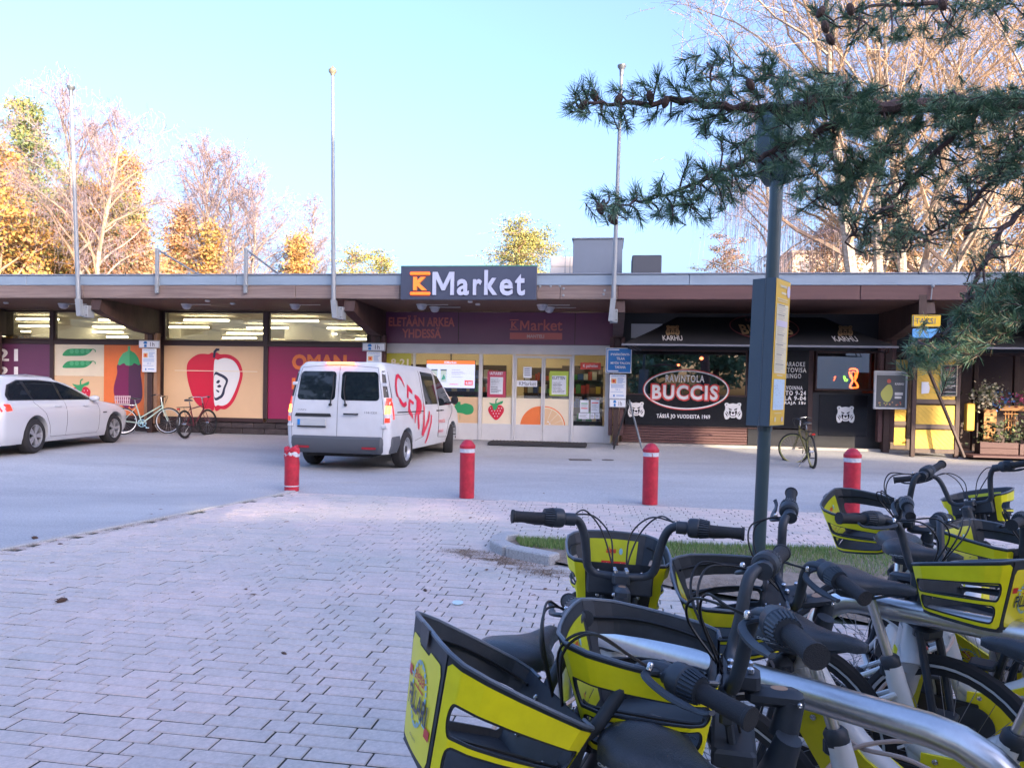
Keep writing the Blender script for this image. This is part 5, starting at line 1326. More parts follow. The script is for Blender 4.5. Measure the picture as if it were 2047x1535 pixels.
# ---- menu board on the fourth post
yb_ = -0.75; (x0, z1), (x1, z0) = K5(722,693,yb_), K5(972,993,yb_)
t = fth('menu_board', 'silver framed food poster on the post right of the black restaurant window', 'board', (x0, yb_, z0))
MB().bbox(x0, yb_, z0, x1, yb_+0.05, z1, 0.012).build('frame', mat('silver_frame',(0.42,0.45,0.48),0.4), t)
f = lambda u, v: (x0+(x1-x0)*u, z1+(z0-z1)*v)
q = MB(); q.rect(f(0.07,0.05), f(0.93,0.95), yb_-0.003, 0); q.rect(f(0.07,0.05), f(0.93,0.12), yb_-0.005, 5)
q.poly(crom([f(0.20,0.60),f(0.30,0.45),f(0.42,0.36),f(0.52,0.40),f(0.56,0.6),f(0.46,0.80),f(0.30,0.78)],4), yb_-0.006, 1)
q.poly(ell(f(0.44,0.27), 0.045, 0.05, 12), yb_-0.006, 2)
text_fit(q, 'KARHU', f(0.62,0.37), f(0.88,0.31), yb_-0.006, 3, bold=0.03); q.rect(f(0.62,0.56), f(0.86,0.63), yb_-0.006, 3); q.rect(f(0.62,0.66), f(0.82,0.72), yb_-0.006, 3)
for i in range(14): q.poly(ell(f(0.15+rnd.random()*0.7, 0.80+rnd.random()*0.12), 0.018, 0.018, 7), yb_-0.007, rnd.choice((1,2,4)))
q.build('poster', [mat('poster_dark',(0.06,0.07,0.08),0.4), mat('poster_green',(0.32,0.34,0.08),0.5), mat('poster_red',(0.35,0.07,0.05),0.5), mat('poster_pale',(0.5,0.5,0.5),0.5), mat('poster_tan',(0.4,0.22,0.12),0.5), mat('poster_grey',(0.3,0.33,0.36),0.5)], t)
# ---- yellow boarded screens of the terrace
def yellow_screen(label, xl, xr, y, ztop_px, bands, K=K5, brace=False, grp='yellow boarded screens by the terrace'):
    X0, X1 = K(xl,0,y)[0], K(xr,0,y)[0]; t = fth('terrace_screen', label, 'screen', ((X0+X1)/2, y, BZ), grp)
    zt_ = K((xl+xr)/2, ztop_px, y)[1]
    for x in (X0, X1-0.09): MB().bbox(x, y-0.03, BZ-0.05, x+0.09, y+0.05, zt_, 0.006).build('post', M_post_dk if not brace else M_beam, t)
    for (v0, v1) in bands:
        z1_, z0_ = K(0,v0,y)[1], K(0,v1,y)[1]; W_ = X1-X0-0.2; H_ = z1_-z0_
        back = MB().box(X0+0.10, y+0.012, z0_, X1-0.10, y+0.03, z1_).build('panel', M_frame_dk, t)
        # diagonal boards clipped to the panel
        s_ = 0.11; sgn = -1; n = int((W_+H_)/s_)+2
        for i in range(n):
            c0 = -H_+i*s_; c1_ = c0+s_-0.006
            poly = [(0,0),(W_,0),(W_,H_),(0,H_)]
            def clip(pg, fn):
                out = []
                for k_ in range(len(pg)):
                    a_, b_ = pg[k_], pg[(k_+1)%len(pg)]; fa_, fb_ = fn(a_), fn(b_)
                    if fa_ >= 0: out.append(a_)
                    if (fa_ >= 0) != (fb_ >= 0): w_ = fa_/(fa_-fb_); out.append((a_[0]+(b_[0]-a_[0])*w_, a_[1]+(b_[1]-a_[1])*w_))
                return out
            pg = clip(poly, lambda p: (p[0]-(H_-p[1]))-c0) ; pg = clip(pg, lambda p: c1_-(p[0]-(H_-p[1]))) if pg else pg
            pg = [(X0+0.10+p[0], z0_+p[1]) for p in pg]
            if len(pg) >= 3 and abs(sum(pg[i_][0]*pg[(i_+1)%len(pg)][1]-pg[(i_+1)%len(pg)][0]*pg[i_][1] for i_ in range(len(pg)))) > 0.002:
                MB().poly(pg, y-0.012, 0, y+0.011).build('board', M_yel, back)
        MB().bbox(X0+0.091, y-0.025, z0_-0.10, X1-0.091, y+0.045, z0_-0.002, 0.004).build('rail', M_post_dk, t)
    MB().bbox(X0, y-0.028, zt_-0.10, X1, y+0.048, zt_+0.0, 0.004).build('top_rail', M_post_dk, t)
    return t, X0, X1
M_post_dk = mat('grey_brown_paint', (0.115,0.085,0.07), 0.6, var=0.2, vscale=5)
yellow_screen('dark yellow boarded screen set back behind the food poster', 872, 1030, 0.2, 560, [(600,890),(935,1060),(1110,1240)])
t, X0, X1 = yellow_screen('bright yellow boarded screen with diagonal brace and menu by the terrace', 1035, 1405, -0.9, 540, [(560,893),(938,1080),(1122,1262)], brace=True)
q = MB(); p0_, p1_ = K5(1110,615,-1.05), K5(1362,1300,-1.05); q.tube([(p0_[0],-1.02,p0_[1]),(p1_[0],-1.35,BZ)], 0.035, 4); q.build('brace', M_beam, t)
(x0, z1), (x1, z0) = K5(1232,648,-0.94), K5(1355,890,-0.94)
o = MB().bbox(x0,-0.945,z0,x1,-0.93,z1,0.004).build('menu_frame', mat('pale_wood',(0.45,0.38,0.28),0.6), t)
f = lambda u, v: (x0+(x1-x0)*u, z1+(z0-z1)*v)
q = MB(); q.rect(f(0.07,0.03), f(0.93,0.97), -0.949, 0); ringpoly(q, f(0.5,0.15), 0.11, 0.045, 0.008, -0.952, 2, 20); text_fit(q, 'BUCCIS', f(0.28,0.17), f(0.72,0.13), -0.952, 1)
for i, v in enumerate((0.32,0.38,0.44,0.55,0.66,0.72,0.86)): q.rect(f(0.18,v), f((0.45,0.85,0.45,0.8,0.88,0.7,0.9)[i],v+0.022), -0.952, 1)
text_fit(q, '7,50', f(0.58,0.40), f(0.86,0.33), -0.952, 1, bold=0.02); text_fit(q, '10', f(0.72,0.70), f(0.86,0.64), -0.954, 1, bold=0.02)
q.build('menu', [M_blackp, mat('menu_pale',(0.5,0.48,0.45),0.5), M_terracotta], o)
(x0, z1), (x1, z0) = K5(1086,780,-0.94), K5(1140,873,-0.94); q = MB(); q.poly([(x0,z0),(x1,z0+0.02),(x1+0.02,z0+0.12),(x1-0.01,z1),(x0,z1)], -0.93, 0, -0.925); q.build('notice', M_paper, t)
# ---- terrace: floor, back slats, planters, flowers
xt0 = K5(1405,0,-0.6)[0]; xt1 = xt0+7
t = fth('terrace', 'covered restaurant terrace with vertical slat walls at the right edge', 'terrace', (xt0, 0, BZ))
for i in range(9): MB().bbox(xt0, -1.3+i*0.28, BZ+0.0, xt1, -1.3+i*0.28+0.27, BZ+0.05, 0.005).build('floor_board', M_wood_red, t)
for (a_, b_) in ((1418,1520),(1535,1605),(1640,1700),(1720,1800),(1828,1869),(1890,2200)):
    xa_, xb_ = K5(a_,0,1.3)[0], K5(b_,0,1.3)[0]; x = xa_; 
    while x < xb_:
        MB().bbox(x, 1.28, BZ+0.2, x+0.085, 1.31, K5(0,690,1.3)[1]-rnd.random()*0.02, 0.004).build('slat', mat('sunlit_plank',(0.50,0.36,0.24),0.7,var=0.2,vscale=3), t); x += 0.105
for x_ in (1395, 1520, 1830): 
    x = K5(x_,0,0.2)[0]; MB().bbox(x-0.05, 0.15, BZ, x+0.05, 0.25, ZS, 0.006).build('column', M_beam, t)
MB().bbox(xt0, 0.12, K5(0,560,0.2)[1], xt1, 0.27, K5(0,520,0.2)[1], 0.01).build('beam', M_beam, t)
MB().bbox(xt0, 1.2, BZ+1.1, xt1, 1.27, BZ+1.2, 0.01).build('rail', M_wood_red, t)
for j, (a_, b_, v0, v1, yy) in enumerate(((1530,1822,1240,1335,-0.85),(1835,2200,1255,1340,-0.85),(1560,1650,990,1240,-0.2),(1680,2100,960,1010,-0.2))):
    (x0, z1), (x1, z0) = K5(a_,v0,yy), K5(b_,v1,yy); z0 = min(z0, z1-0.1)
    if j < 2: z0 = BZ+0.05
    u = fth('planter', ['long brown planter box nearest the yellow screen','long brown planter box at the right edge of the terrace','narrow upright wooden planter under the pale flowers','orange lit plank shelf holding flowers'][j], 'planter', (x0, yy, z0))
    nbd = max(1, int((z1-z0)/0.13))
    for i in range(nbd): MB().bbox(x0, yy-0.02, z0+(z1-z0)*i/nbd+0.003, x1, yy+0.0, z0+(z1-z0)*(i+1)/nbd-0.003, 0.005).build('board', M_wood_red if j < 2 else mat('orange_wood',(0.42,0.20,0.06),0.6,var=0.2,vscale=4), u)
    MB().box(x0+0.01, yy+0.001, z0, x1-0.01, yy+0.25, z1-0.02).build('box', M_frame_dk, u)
# trellis
q = MB(); 
for i in range(4):
    x = K5(1760+i*24,0,-0.15)[0]; q.bbox(x-0.012,-0.17,BZ+0.45,x+0.012,-0.14,K5(0,940,-0.15)[1])
for v in (950,990,1040,1090): z = K5(0,v,-0.15)[1]; q.bbox(K5(1740,0,-0.15)[0],-0.19,z-0.012,K5(1855,0,-0.15)[0],-0.171,z+0.012)
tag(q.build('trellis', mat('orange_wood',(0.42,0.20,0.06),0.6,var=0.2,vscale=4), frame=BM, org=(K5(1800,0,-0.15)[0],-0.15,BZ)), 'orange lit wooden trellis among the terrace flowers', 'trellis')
def bush(label, K, x, y, rr, yy, cols, n, size, seed, name='flower_bush'):
    c = K(x, y, yy); w = BM @ Vector((c[0], yy, c[1])); rs = np.random.RandomState(seed)
    C = np.array(w)+rs.normal(size=(n,3))*rr*np.array([0.5,0.4,0.45]); s2 = Strands(); s2.leaves(C, size, rs, rs.randint(len(cols), size=n), 1.3)
    Q = np.concatenate(s2.q); k = len(Q); o = numobj(name, Q.reshape(-1,3), np.arange(k*4).reshape(k,4), cols, mi=np.concatenate(s2.m), kind='thing')
    tag(o, label, 'plant')
fc = mat('flower_cream',(0.65,0.60,0.42),0.7); fg = mat('leaf_pot',(0.16,0.20,0.07),0.7); fpk = mat('flower_pink',(0.6,0.10,0.22),0.7); fbl = mat('flower_blue',(0.12,0.28,0.6),0.7); fd = mat('leaf_dark',(0.05,0.07,0.03),0.7)
bush('pale cream flower bush on the terrace', K5, 1585, 890, 0.32, -0.2, [fc, fc, fg], 420, 0.06, 1)
bush('blue flowers beside the cream bush', K5, 1690, 925, 0.20, -0.25, [fbl, fbl, fpk, fg], 160, 0.05, 2)
bush('pink flowers at the right edge of the terrace', K5, 1860, 900, 0.16, -0.25, [fpk, fpk, fg], 120, 0.05, 3)
bush('dark leafy plant in the long planter', K5, 1680, 1180, 0.45, -0.55, [fd, fd, fd, fg], 260, 0.06, 4)
bush('dark creeper hanging over the terrace edge at far right', K5, 2000, 1140, 0.5, -0.5, [fd, fd, fg], 260, 0.07, 5)
# amber barrel-like lamp column lit by the sun
q = MB(); (x0, z1) = K5(1455,945,-0.7); q.bbox(x0-0.09,-0.75,BZ+0.55,x0+0.09,-0.62,z1,0.02)
tag(q.build('patio_heater_post', mat('amber_paint',(0.70,0.38,0.05),0.5), frame=BM, org=(x0,-0.7,BZ)), 'orange post glowing in the sun right of the yellow screen', 'post')
# ================================================================= BOLLARDS
M_boll = mat('bollard_red', (0.44,0.018,0.04), 0.42, var=0.28, vscale=9, bump=0.2, bscale=40)
M_band = mat('bollard_band', (0.55,0.57,0.62), 0.5, var=0.15, vscale=30)
Ls = ['dented red bollard with crushed top nearest the van','second red bollard from the left, right of the van','third red bollard, between a-frame sign and info pole','rightmost red bollard behind the yellow baskets']
for i, (px_, py_, top) in enumerate(((583,981,890),(933,995,878),(1299,1008,885),(1701,1026,895))):
    p = G(px_, py_); D = p.y; h = (py_-top)/FPX*D; r = 0.105
    t = thing('bollard', Ls[i], 'bollard', tuple(p), group='red bollards along the paving edge')
    if i:
        m = MB(); m.lathe([(r,0.004),(r,h-0.185),(r-0.004,h-0.18)], 24, Matrix.Translation(p)); m.build('post', M_boll, t, smooth=True)
        m = MB(); m.lathe([(r+0.002,h-0.18),(r+0.002,h-0.125)], 24, Matrix.Translation(p)); m.build('reflective_band', M_band, t, smooth=True)
        m = MB(); m.lathe([(r,h-0.125),(r+0.006,h-0.122),(r+0.006,h-0.082),(r-0.002,h-0.075),(r*0.80,h-0.045),(r*0.55,h-0.015),(r*0.25,h-0.002),(0,h)], 24, Matrix.Translation(p)); m.build('cap', M_boll, t, smooth=True)
        if i == 2:
            m = MB(); m.bbox(p.x-0.004, p.y-r-0.006, h-0.18, p.x+0.004, p.y-r+0.004, h-0.125); m.build('band_gap', M_boll, t)
    else:
        rs = random.Random(3); m = MB(); n = 24; prof = [(r,0.004),(r,h*0.35),(r*0.99,h*0.6),(r*1.0,h-0.16),(r*1.02,h-0.13)]
        m.lathe(prof, n, Matrix.Translation(p))
        m.v = [(x+0.012*math.sin(z*21+math.atan2(y-p.y,x-p.x)*2)*(1 if z > 0.4 else 0), y, z) for x, y, z in m.v]
        m.build('post', M_boll, t, smooth=25)
        m = MB(); m.lathe([(r*1.03,h-0.15),(r*1.0,h-0.11),(r*0.9,h-0.09)], n, Matrix.Translation(p))
        m.v = [(x+rs.uniform(-.012,.012), y+rs.uniform(-.012,.012), z+rs.uniform(-.012,.012)) for x, y, z in m.v]; m.build('reflective_band', M_band, t, smooth=15)
        m = MB(); m.lathe([(r*0.98,h-0.10),(r*1.0,h-0.055),(r*0.7,h-0.02),(r*0.35,h-0.04),(0,h-0.05)], n, Matrix.Translation(p))
        m.v = [(x+rs.uniform(-.014,.014), y+rs.uniform(-.014,.014), z+rs.uniform(-.022,.022)+0.02*math.sin((x-p.x)*40)) for x, y, z in m.v]; m.build('cap', M_boll, t, smooth=15)
        m = MB(); m.lathe([(r+0.003,0.07),(r+0.003,0.085)], n, Matrix.Translation(p)); m.build('foot_band', M_band, t)
# ================================================================= INFO POLE WITH LAMP
M_pole = mat('pole_blue_grey', (0.032,0.062,0.075), 0.35, var=0.12, vscale=3)
pb0 = P(1514, 1108, 4.4); pb0.z = 0.0; ptop = P(1552, 330, 4.4)
# the pole leans to the right
foot = G(1515, 1135); D = foot.y; top = P(1560, 215, D)
def on(z): f_ = z/top.z; return Vector((foot.x+(top.x-foot.x)*f_, foot.y+(top.y-foot.y)*f_, z))
t = thing('info_pole', 'dark leaning lamp pole with yellow timetable case in the foreground', 'pole', tuple(foot))
MB().tube([on(0), on(top.z)], 0.056, 16).build('pole', M_pole, t, smooth=True)
# three-sided yellow case
zt = P(1545, 556, D).z; zb = P(1530, 852, D).z
def pyz(px, py, d): return P(px, py, d)
c0b, c0t = P(1537,852,D-0.16), P(1546,554,D-0.16)      # front vertical edge
lb, lt = P(1491,846,D-0.02), P(1506,556,D-0.02)
rb_, rt = P(1566,852,D+0.12), P(1581,571,D+0.12)
zt = c0t.z; zb = c0b.z
def lv(p, z): return Vector((p.x, p.y, z))
lean = (top-foot); lean = Vector((lean.x/lean.z, lean.y/lean.z, 0))
A_, B_, C_ = lv(lb,zb), lv(c0b,zb), lv(rb_,zb); up = Vector((lean.x, lean.y, 1))*(zt-zb)
Dk = B_ + (A_-B_) + (C_-B_)
m = MB(); vs_ = [A_, B_, C_, Dk, A_+up, B_+up, C_+up, Dk+up]
m.add(vs_, [(0,3,2,1),(4,5,6,7),(0,1,5,4),(1,2,6,5),(2,3,7,6),(3,0,4,7)]); m.build('case', mat('case_blue_grey',(0.048,0.080,0.11),0.4,var=0.05), t)
nrm = (C_-B_).cross(up).normalized(); 
def fp(u, v, off=0.004): return B_ + (C_-B_)*u + up*v + nrm*off
def facequad(m, u0, v0, u1, v1, off, mi): m.add([fp(u0,v0,off),fp(u1,v0,off),fp(u1,v1,off),fp(u0,v1,off)], [(0,1,2,3)], mi)
m = MB(); facequad(m, 0.015, 0.005, 0.985, 0.995, 0.004, 0)
facequad(m, 0.10, 0.36, 0.88, 0.83, 0.007, 1); facequad(m, 0.14, 0.11, 0.88, 0.32, 0.007, 2)
rl = random.Random(9)
for k in range(34):
    v = 0.825-k*0.0134; u0 = rl.uniform(0.14,0.2); 
    if k in (8,9,10): facequad(m, 0.12, v-0.011, 0.86, v, 0.0085, 3); continue
    facequad(m, u0, v-0.005, rl.uniform(0.5,0.84), v, 0.009, 4 if k % 5 else 5)
for k in range(70): u = rl.uniform(0.16,0.86); v = rl.uniform(0.12,0.31); facequad(m, u, v, u+rl.uniform(0.01,0.035), v+0.003, 0.009, 5 if k % 3 else 4)
for (u0,v0,u1,v1) in ((0.30,0.945,0.72,0.96),(0.36,0.90,0.70,0.913),(0.1,0.862,0.8,0.868),(0.15,0.848,0.8,0.853),(0.3,0.342,0.7,0.35),(0.25,0.085,0.75,0.089)): facequad(m, u0, v0, u1, v1, 0.008, 1)
for k in range(16):
    a0 = 2*math.pi*k/16; a1 = 2*math.pi*(k+1)/16
    for (cu,cv,ru,rv,mi) in ((0.84,0.925,0.11,0.042,3),(0.32,0.045,0.06,0.018,1),(0.80,0.045,0.05,0.018,3)):
        m.add([fp(cu,cv,0.009), fp(cu+ru*math.cos(a0),cv+rv*math.sin(a0),0.009), fp(cu+ru*math.cos(a1),cv+rv*math.sin(a1),0.009)], [(0,1,2)], mi)
m.build('timetable', [mat('case_yellow',(0.62,0.40,0.02),0.35), mat('timetable_paper',(0.62,0.58,0.42),0.5), mat('map_blue',(0.42,0.58,0.74),0.5), mat('timetable_lilac',(0.52,0.50,0.66),0.5), mat('timetable_print',(0.40,0.40,0.36),0.5), M_textdk], t)
# lettering TALKOORAMPPI style header
def facetext(s, u0, v0, u1, v1, mt, name='lettering', **k):
    q = MB(); text_fit(q, s, (u0,v0), (u1,v1), 0.0, **k); q.v = [tuple(fp(v[0], v[2], 0.010)) for v in q.v]; q.build(name, mt, t)
facetext('TALKOOT', 0.2, 0.942, 0.7, 0.962, mat('timetable_paper',(0,0,0)), bold=0.02)
m = MB(); e = (A_-B_).normalized(); nl = up.cross(A_-B_).normalized()
for u in (0.42,): m.add([B_+(A_-B_)*u+nl*0.003, B_+(A_-B_)*(u+0.02)+nl*0.003, B_+(A_-B_)*(u+0.02)+up+nl*0.003, B_+(A_-B_)*u+up+nl*0.003], [(0,1,2,3),(3,2,1,0)])
m.build('seam', M_steel_p, t)
cb = on(zb-0.02); MB().lathe([(0.06,-0.03),(0.065,0.02)], 12, Matrix.Translation(cb)).build('collar', M_pole, t)
# oval lamp head
lc = P(1556, 288, D+0.02); 
hz = (P(1560,205,D).z-P(1560,372,D).z)/2
m = MB(); Lm = Matrix.Translation(lc) @ Matrix.Rotation(R(44),4,'Z')
def oval(rx, rz, n=28): return [(rx*math.cos(2*math.pi*i/n)*(1 if True else 1), rz*(abs(math.sin(2*math.pi*i/n))**0.85)*(1 if math.sin(2*math.pi*i/n)>=0 else -1)) for i in range(n)]
ov = oval(0.20, hz); k = len(ov); vs_ = []
for (yy, sc) in ((-0.12,0.90),(-0.10,0.985),(0.0,1.0),(0.10,0.985),(0.12,0.90)): vs_ += [(x*sc, yy, z*sc) for x, z in ov]
m.add(vs_, [(j*k+i, j*k+(i+1)%k, (j+1)*k+(i+1)%k, (j+1)*k+i) for j in range(4) for i in range(k)] + [tuple(range(k-1,-1,-1)), tuple(range(4*k,5*k))])
m.xf(Lm); m.build('lamp_body', M_pole, t, smooth=True)
m = MB(); m.poly([(x*0.88, z*0.88) for x, z in ov], -0.124, 0); m.poly([(x*0.88, z*0.88) for x, z in ov], 0.129, 0, 0.124); m.xf(Lm); m.build('lamp_face', mat('lamp_face',(0.20,0.27,0.28),0.15), t)
# ================================================================= VEHICLES
def clip_half(pg, fn):
    out = []
    for k_ in range(len(pg)):
        a_, b_ = pg[k_], pg[(k_+1)%len(pg)]; fa_, fb_ = fn(a_), fn(b_)
        if fa_ >= 0: out.append(a_)
        if (fa_ >= 0) != (fb_ >= 0): w_ = fa_/(fa_-fb_); out.append((a_[0]+(b_[0]-a_[0])*w_, a_[1]+(b_[1]-a_[1])*w_))
    return out
class Body:
    def __init__(s, lv, rr, rf, zr=None):
        s.z = [l[0] for l in lv]; s.xr_ = [l[1] for l in lv]; s.xf_ = [l[2] for l in lv]; s.w_ = [l[3] for l in lv]; s.rr = rr; s.rf = rf
    def at(s, z): return np.interp(z, s.z, s.xr_), np.interp(z, s.z, s.xf_), np.interp(z, s.z, s.w_)
    def rfz(s, z): return float(np.interp(z, s.rf[0], s.rf[1]))
    def yat(s, x, z):
        xr, xf, w = s.at(z); rr, rf = s.rr, s.rfz(z)
        if x > xf-rf: q = min(1,(x-(xf-rf))/rf); return w-rf*0.55*(1-math.sqrt(max(0,1-q*q)))
        if x < xr+rr: q = min(1,((xr+rr)-x)/rr); return w-rr*(1-math.sqrt(max(0,1-q*q)))
        return w
    def side(s, x, z, sg=-1, off=0.004): return (x, sg*(s.yat(x,z)+off), z)
    def rear(s, y, z, off=0.004):
        xr, xf, w = s.at(z); rr = s.rr; a = abs(y)
        if a > w-rr: q = min(1,(a-(w-rr))/rr); x = xr+rr*(1-math.sqrt(max(0,1-q*q)))
        else: x = xr
        return (x-off, y, z)
    def ring(s, z, n=7):
        xr, xf, w = s.at(z); pts = []
        for i in range(n+1): a = math.pi/2*i/n; pts.append((xr+s.rr*(1-math.cos(a)) if False else xr+s.rr*(1-math.sin(a)), -(w-s.rr)-s.rr*math.cos(a)) )
        pts = pts[::-1]  # from rear face corner start to side
        rear_side = [(xr+s.rr*(1-math.cos(math.pi/2*i/n)), -(w-s.rr+s.rr*math.sin(math.pi/2*i/n))) for i in range(n+1)]
        rf = s.rfz(z); ns = 8
        mid = [(xr+s.rr+(xf-rf-xr-s.rr)*i/ns, -w) for i in range(1, ns)]
        fr = [(xf-rf+rf*math.sin(math.pi/2*i/n), -(w-rf*0.55*(1-math.cos(math.pi/2*i/n)))) for i in range(n+1)]
        fr += [(xf+0.0, -(w-rf*0.55)*(1-j/3)) for j in (1,2)]
        half = rear_side + mid + fr
        return [(x,y,z) for x,y in half] + [(xf,0,z)] + [(x,-y,z) for x,y in half[::-1]] + [(xr,0,z)]
    def shell(s, zs, top=0.03, n=7):
        m = MB(); rings = [s.ring(z, n) for z in zs]; k = len(rings[0])
        # crown of the roof: shrink rings inwards while rising
        last = rings[-1]; cx = sum(p[0] for p in last)/k
        for sc, dz in ((0.985,top*0.45),(0.94,top*0.8),(0.75,top),(0.4,top*1.1)): rings.append([(cx+(p[0]-cx)*sc, p[1]*sc, zs[-1]+dz) for p in last])
        for r_ in rings: m.v += r_
        nr = len(rings)
        for j in range(nr-1):
            for i in range(k): q = (i+1)%k; m.f.append((j*k+i, j*k+q, (j+1)*k+q, (j+1)*k+i)); m.m.append(0)
        m.f.append(tuple(range(k-1,-1,-1))); m.m.append(0); m.f.append(tuple(range((nr-1)*k, nr*k))); m.m.append(0)
        return m
    def patch(s, poly, fn, mb, mi=0, dz=0.09, dx=0.25):
        z0 = min(p[1] for p in poly); z1 = max(p[1] for p in poly); x0 = min(p[0] for p in poly); x1 = max(p[0] for p in poly)
        nz = max(1, math.ceil((z1-z0)/dz)); nx = max(1, math.ceil((x1-x0)/dx))
        for i in range(nz):
            za, zb_ = z0+(z1-z0)*i/nz, z0+(z1-z0)*(i+1)/nz
            pg = clip_half(poly, lambda p: p[1]-za); pg = clip_half(pg, lambda p: zb_-p[1]) if pg else pg
            if len(pg) < 3: continue
            for j in range(nx):
                xa, xb = x0+(x1-x0)*j/nx, x0+(x1-x0)*(j+1)/nx
                pp = clip_half(pg, lambda p: p[0]-xa); pp = clip_half(pp, lambda p: xb-p[0]) if pp else pp
                if len(pp) >= 3: mb.add([fn(*p) for p in pp], [tuple(range(len(pp)))], mi)
def cut_wells(ob, wells):
    """boolean the wheel arches out of a body object"""
    cs = []
    import bmesh
    def fixn(me_):
        bm = bmesh.new(); bm.from_mesh(me_); bmesh.ops.remove_doubles(bm, verts=bm.verts, dist=1e-5); bmesh.ops.recalc_face_normals(bm, faces=bm.faces); bm.to_mesh(me_); bm.free()
    fixn(ob.data)
    for (x, z, r, y0, y1) in wells:
        m = MB(); m.lathe([(r, y0), (r, y1)], 28, Matrix.Translation((x,0,z)) @ Matrix.Rotation(R(-90),4,'X')); c = m.build('cutter', MATS['asphalt']); fixn(c.data); c.matrix_world = ob.matrix_world; cs.append(c)
        md = ob.modifiers.new('b', 'BOOLEAN'); md.operation = 'DIFFERENCE'; md.object = c; md.solver = 'EXACT'
    bpy.context.view_layer.update()
    for c in cs: c.matrix_world = ob.matrix_world
    dg = bpy.context.evaluated_depsgraph_get(); dg.update()
    me = bpy.data.meshes.new_from_object(ob.evaluated_get(dg)); ob.modifiers.clear(); old = ob.data; ob.data = me
    me.name = ob.name
    me.polygons.foreach_set('use_smooth', [True]*len(me.polygons)); me.set_sharp_from_angle(angle=R(32))
    for c in cs: bpy.data.objects.remove(c)
M_tyre = mat('tyre_rubber', (0.022,0.022,0.024), 0.85); M_steelw = mat('wheel_silver', (0.48,0.50,0.53), 0.35, metal=0.6)
M_carwhite = mat('car_white', (0.58,0.60,0.625), 0.25, coat=0.6); M_vanwhite = mat('van_white', (0.56,0.585,0.61), 0.32, coat=0.4, var=0.05, vscale=3)
M_carglass = mat('car_glass', (0.010,0.016,0.022), 0.03, spec=0.6); M_plas = mat('dark_plastic', (0.075,0.085,0.10), 0.6)
M_blackpl = mat('black_plastic', (0.015,0.016,0.018), 0.4); M_shade = mat('underbody', (0.01,0.01,0.01), 0.9)
def wheel(par, x, y, r, w, sg, style, steer=0.0):
    """sg: side the outer face looks to (-1 right, +1 left)"""
    M = Matrix.Translation((x, y, r)) @ Matrix.Rotation(steer, 4, 'Z') @ Matrix.Rotation(R(90)*(-sg if False else 1), 4, 'X')
    # local z of the lathe now points to -y; flip for left side
    if sg > 0: M = M @ Matrix.Rotation(R(180), 4, 'X')
    hw = w/2; m = MB()
    m.lathe([(r*0.62,-hw),(r*0.90,-hw),(r*0.985,-hw+0.03),(r,-hw*0.5),(r,hw*0.5),(r*0.985,hw-0.03),(r*0.90,hw),(r*0.66,hw+0.004),(r*0.645,hw-0.01),(r*0.64,0)], 36, M, cap=False)
    o = m.build('wheel', M_tyre, par, smooth=True)
    q = MB(); ri = r*0.655
    if style == 'steel':
        q.lathe([(ri,hw-0.008),(ri*0.93,hw-0.006),(ri*0.88,hw-0.05),(ri*0.80,hw-0.075),(ri*0.62,hw-0.03),(ri*0.42,hw-0.018),(ri*0.30,hw-0.035),(0,hw-0.03)], 32, M, cap=False)
        q.build('rim', M_steelw, o, smooth=True)
        h = MB()
        for k in range(12):
            a = 2*math.pi*k/12; c = Matrix.Rotation(a,4,'Z'); h.bbox(ri*0.70,-0.016,hw-0.062,ri*0.79,0.016,hw-0.046,0.006); h.xf(M @ c, len(h.v)-32)
        h.lathe([(ri*0.28,hw-0.034),(ri*0.24,hw-0.018),(0,hw-0.016)], 14, M, cap=False); h.build('vent_holes', M_blackpl, o)
    else:
        q.lathe([(ri,hw-0.006),(ri*0.93,hw-0.004),(ri*0.90,hw-0.03),(ri*0.90,hw-0.10)], 36, M, cap=False)
        for k in range(10):
            a = 2*math.pi*(k//2)/5 + (0.17 if k % 2 else -0.17); b0 = len(q.v)
            q.add([(ri*0.16,-0.016,hw-0.020),(ri*0.92,-0.024,hw-0.012),(ri*0.92,0.024,hw-0.012),(ri*0.16,0.016,hw-0.020),(ri*0.16,-0.016,hw-0.05),(ri*0.92,-0.024,hw-0.05),(ri*0.92,0.024,hw-0.05),(ri*0.16,0.016,hw-0.05)],
                  [(0,1,2,3),(0,4,5,1),(2,6,7,3),(1,5,6,2)]); q.xf(M @ Matrix.Rotation(a,4,'Z'), b0)
        q.lathe([(ri*0.22,hw-0.05),(ri*0.22,hw-0.018),(ri*0.12,hw-0.012),(0,hw-0.012)], 18, M, cap=False)
        q.build('rim', M_steelw, o, smooth=30)
        h = MB(); h.lathe([(ri*0.89,hw-0.10),(0,hw-0.10)], 24, M, cap=False); h.build('brake_disc', M_shade, o)
    return o
# ---------------- delivery van
va = G(803, 934); vyaw = R(90-10.4)
pr = Vector((va.x, va.y, 0))
VM = Matrix.Translation((0,0,gz(va.x,va.y)+0.005)) @ Matrix.Translation(pr) @ Matrix.Rotation(vyaw, 4, 'Z') @ Matrix.Translation((0, 0.86, 0))
t = thing('delivery_van', 'white delivery van with red lettering, parked facing the shop entrance', 'van', (0,0,0)); t.matrix_world = VM; ORG[t.name] = (0,0,0)
lvz = [(0.30,-0.93,4.00,0.90),(0.45,-0.96,4.06,0.945),(0.70,-0.96,4.05,0.962),(0.95,-0.95,3.92,0.96),(1.08,-0.94,3.62,0.945),(1.20,-0.93,3.32,0.925),(1.45,-0.90,2.95,0.875),(1.70,-0.86,2.55,0.825),(1.80,-0.83,2.36,0.79),(1.86,-0.79,2.24,0.74)]
Bv = Body(lvz, 0.13, ((0.3,0.95,1.2,1.9),(0.50,0.45,0.22,0.16)))
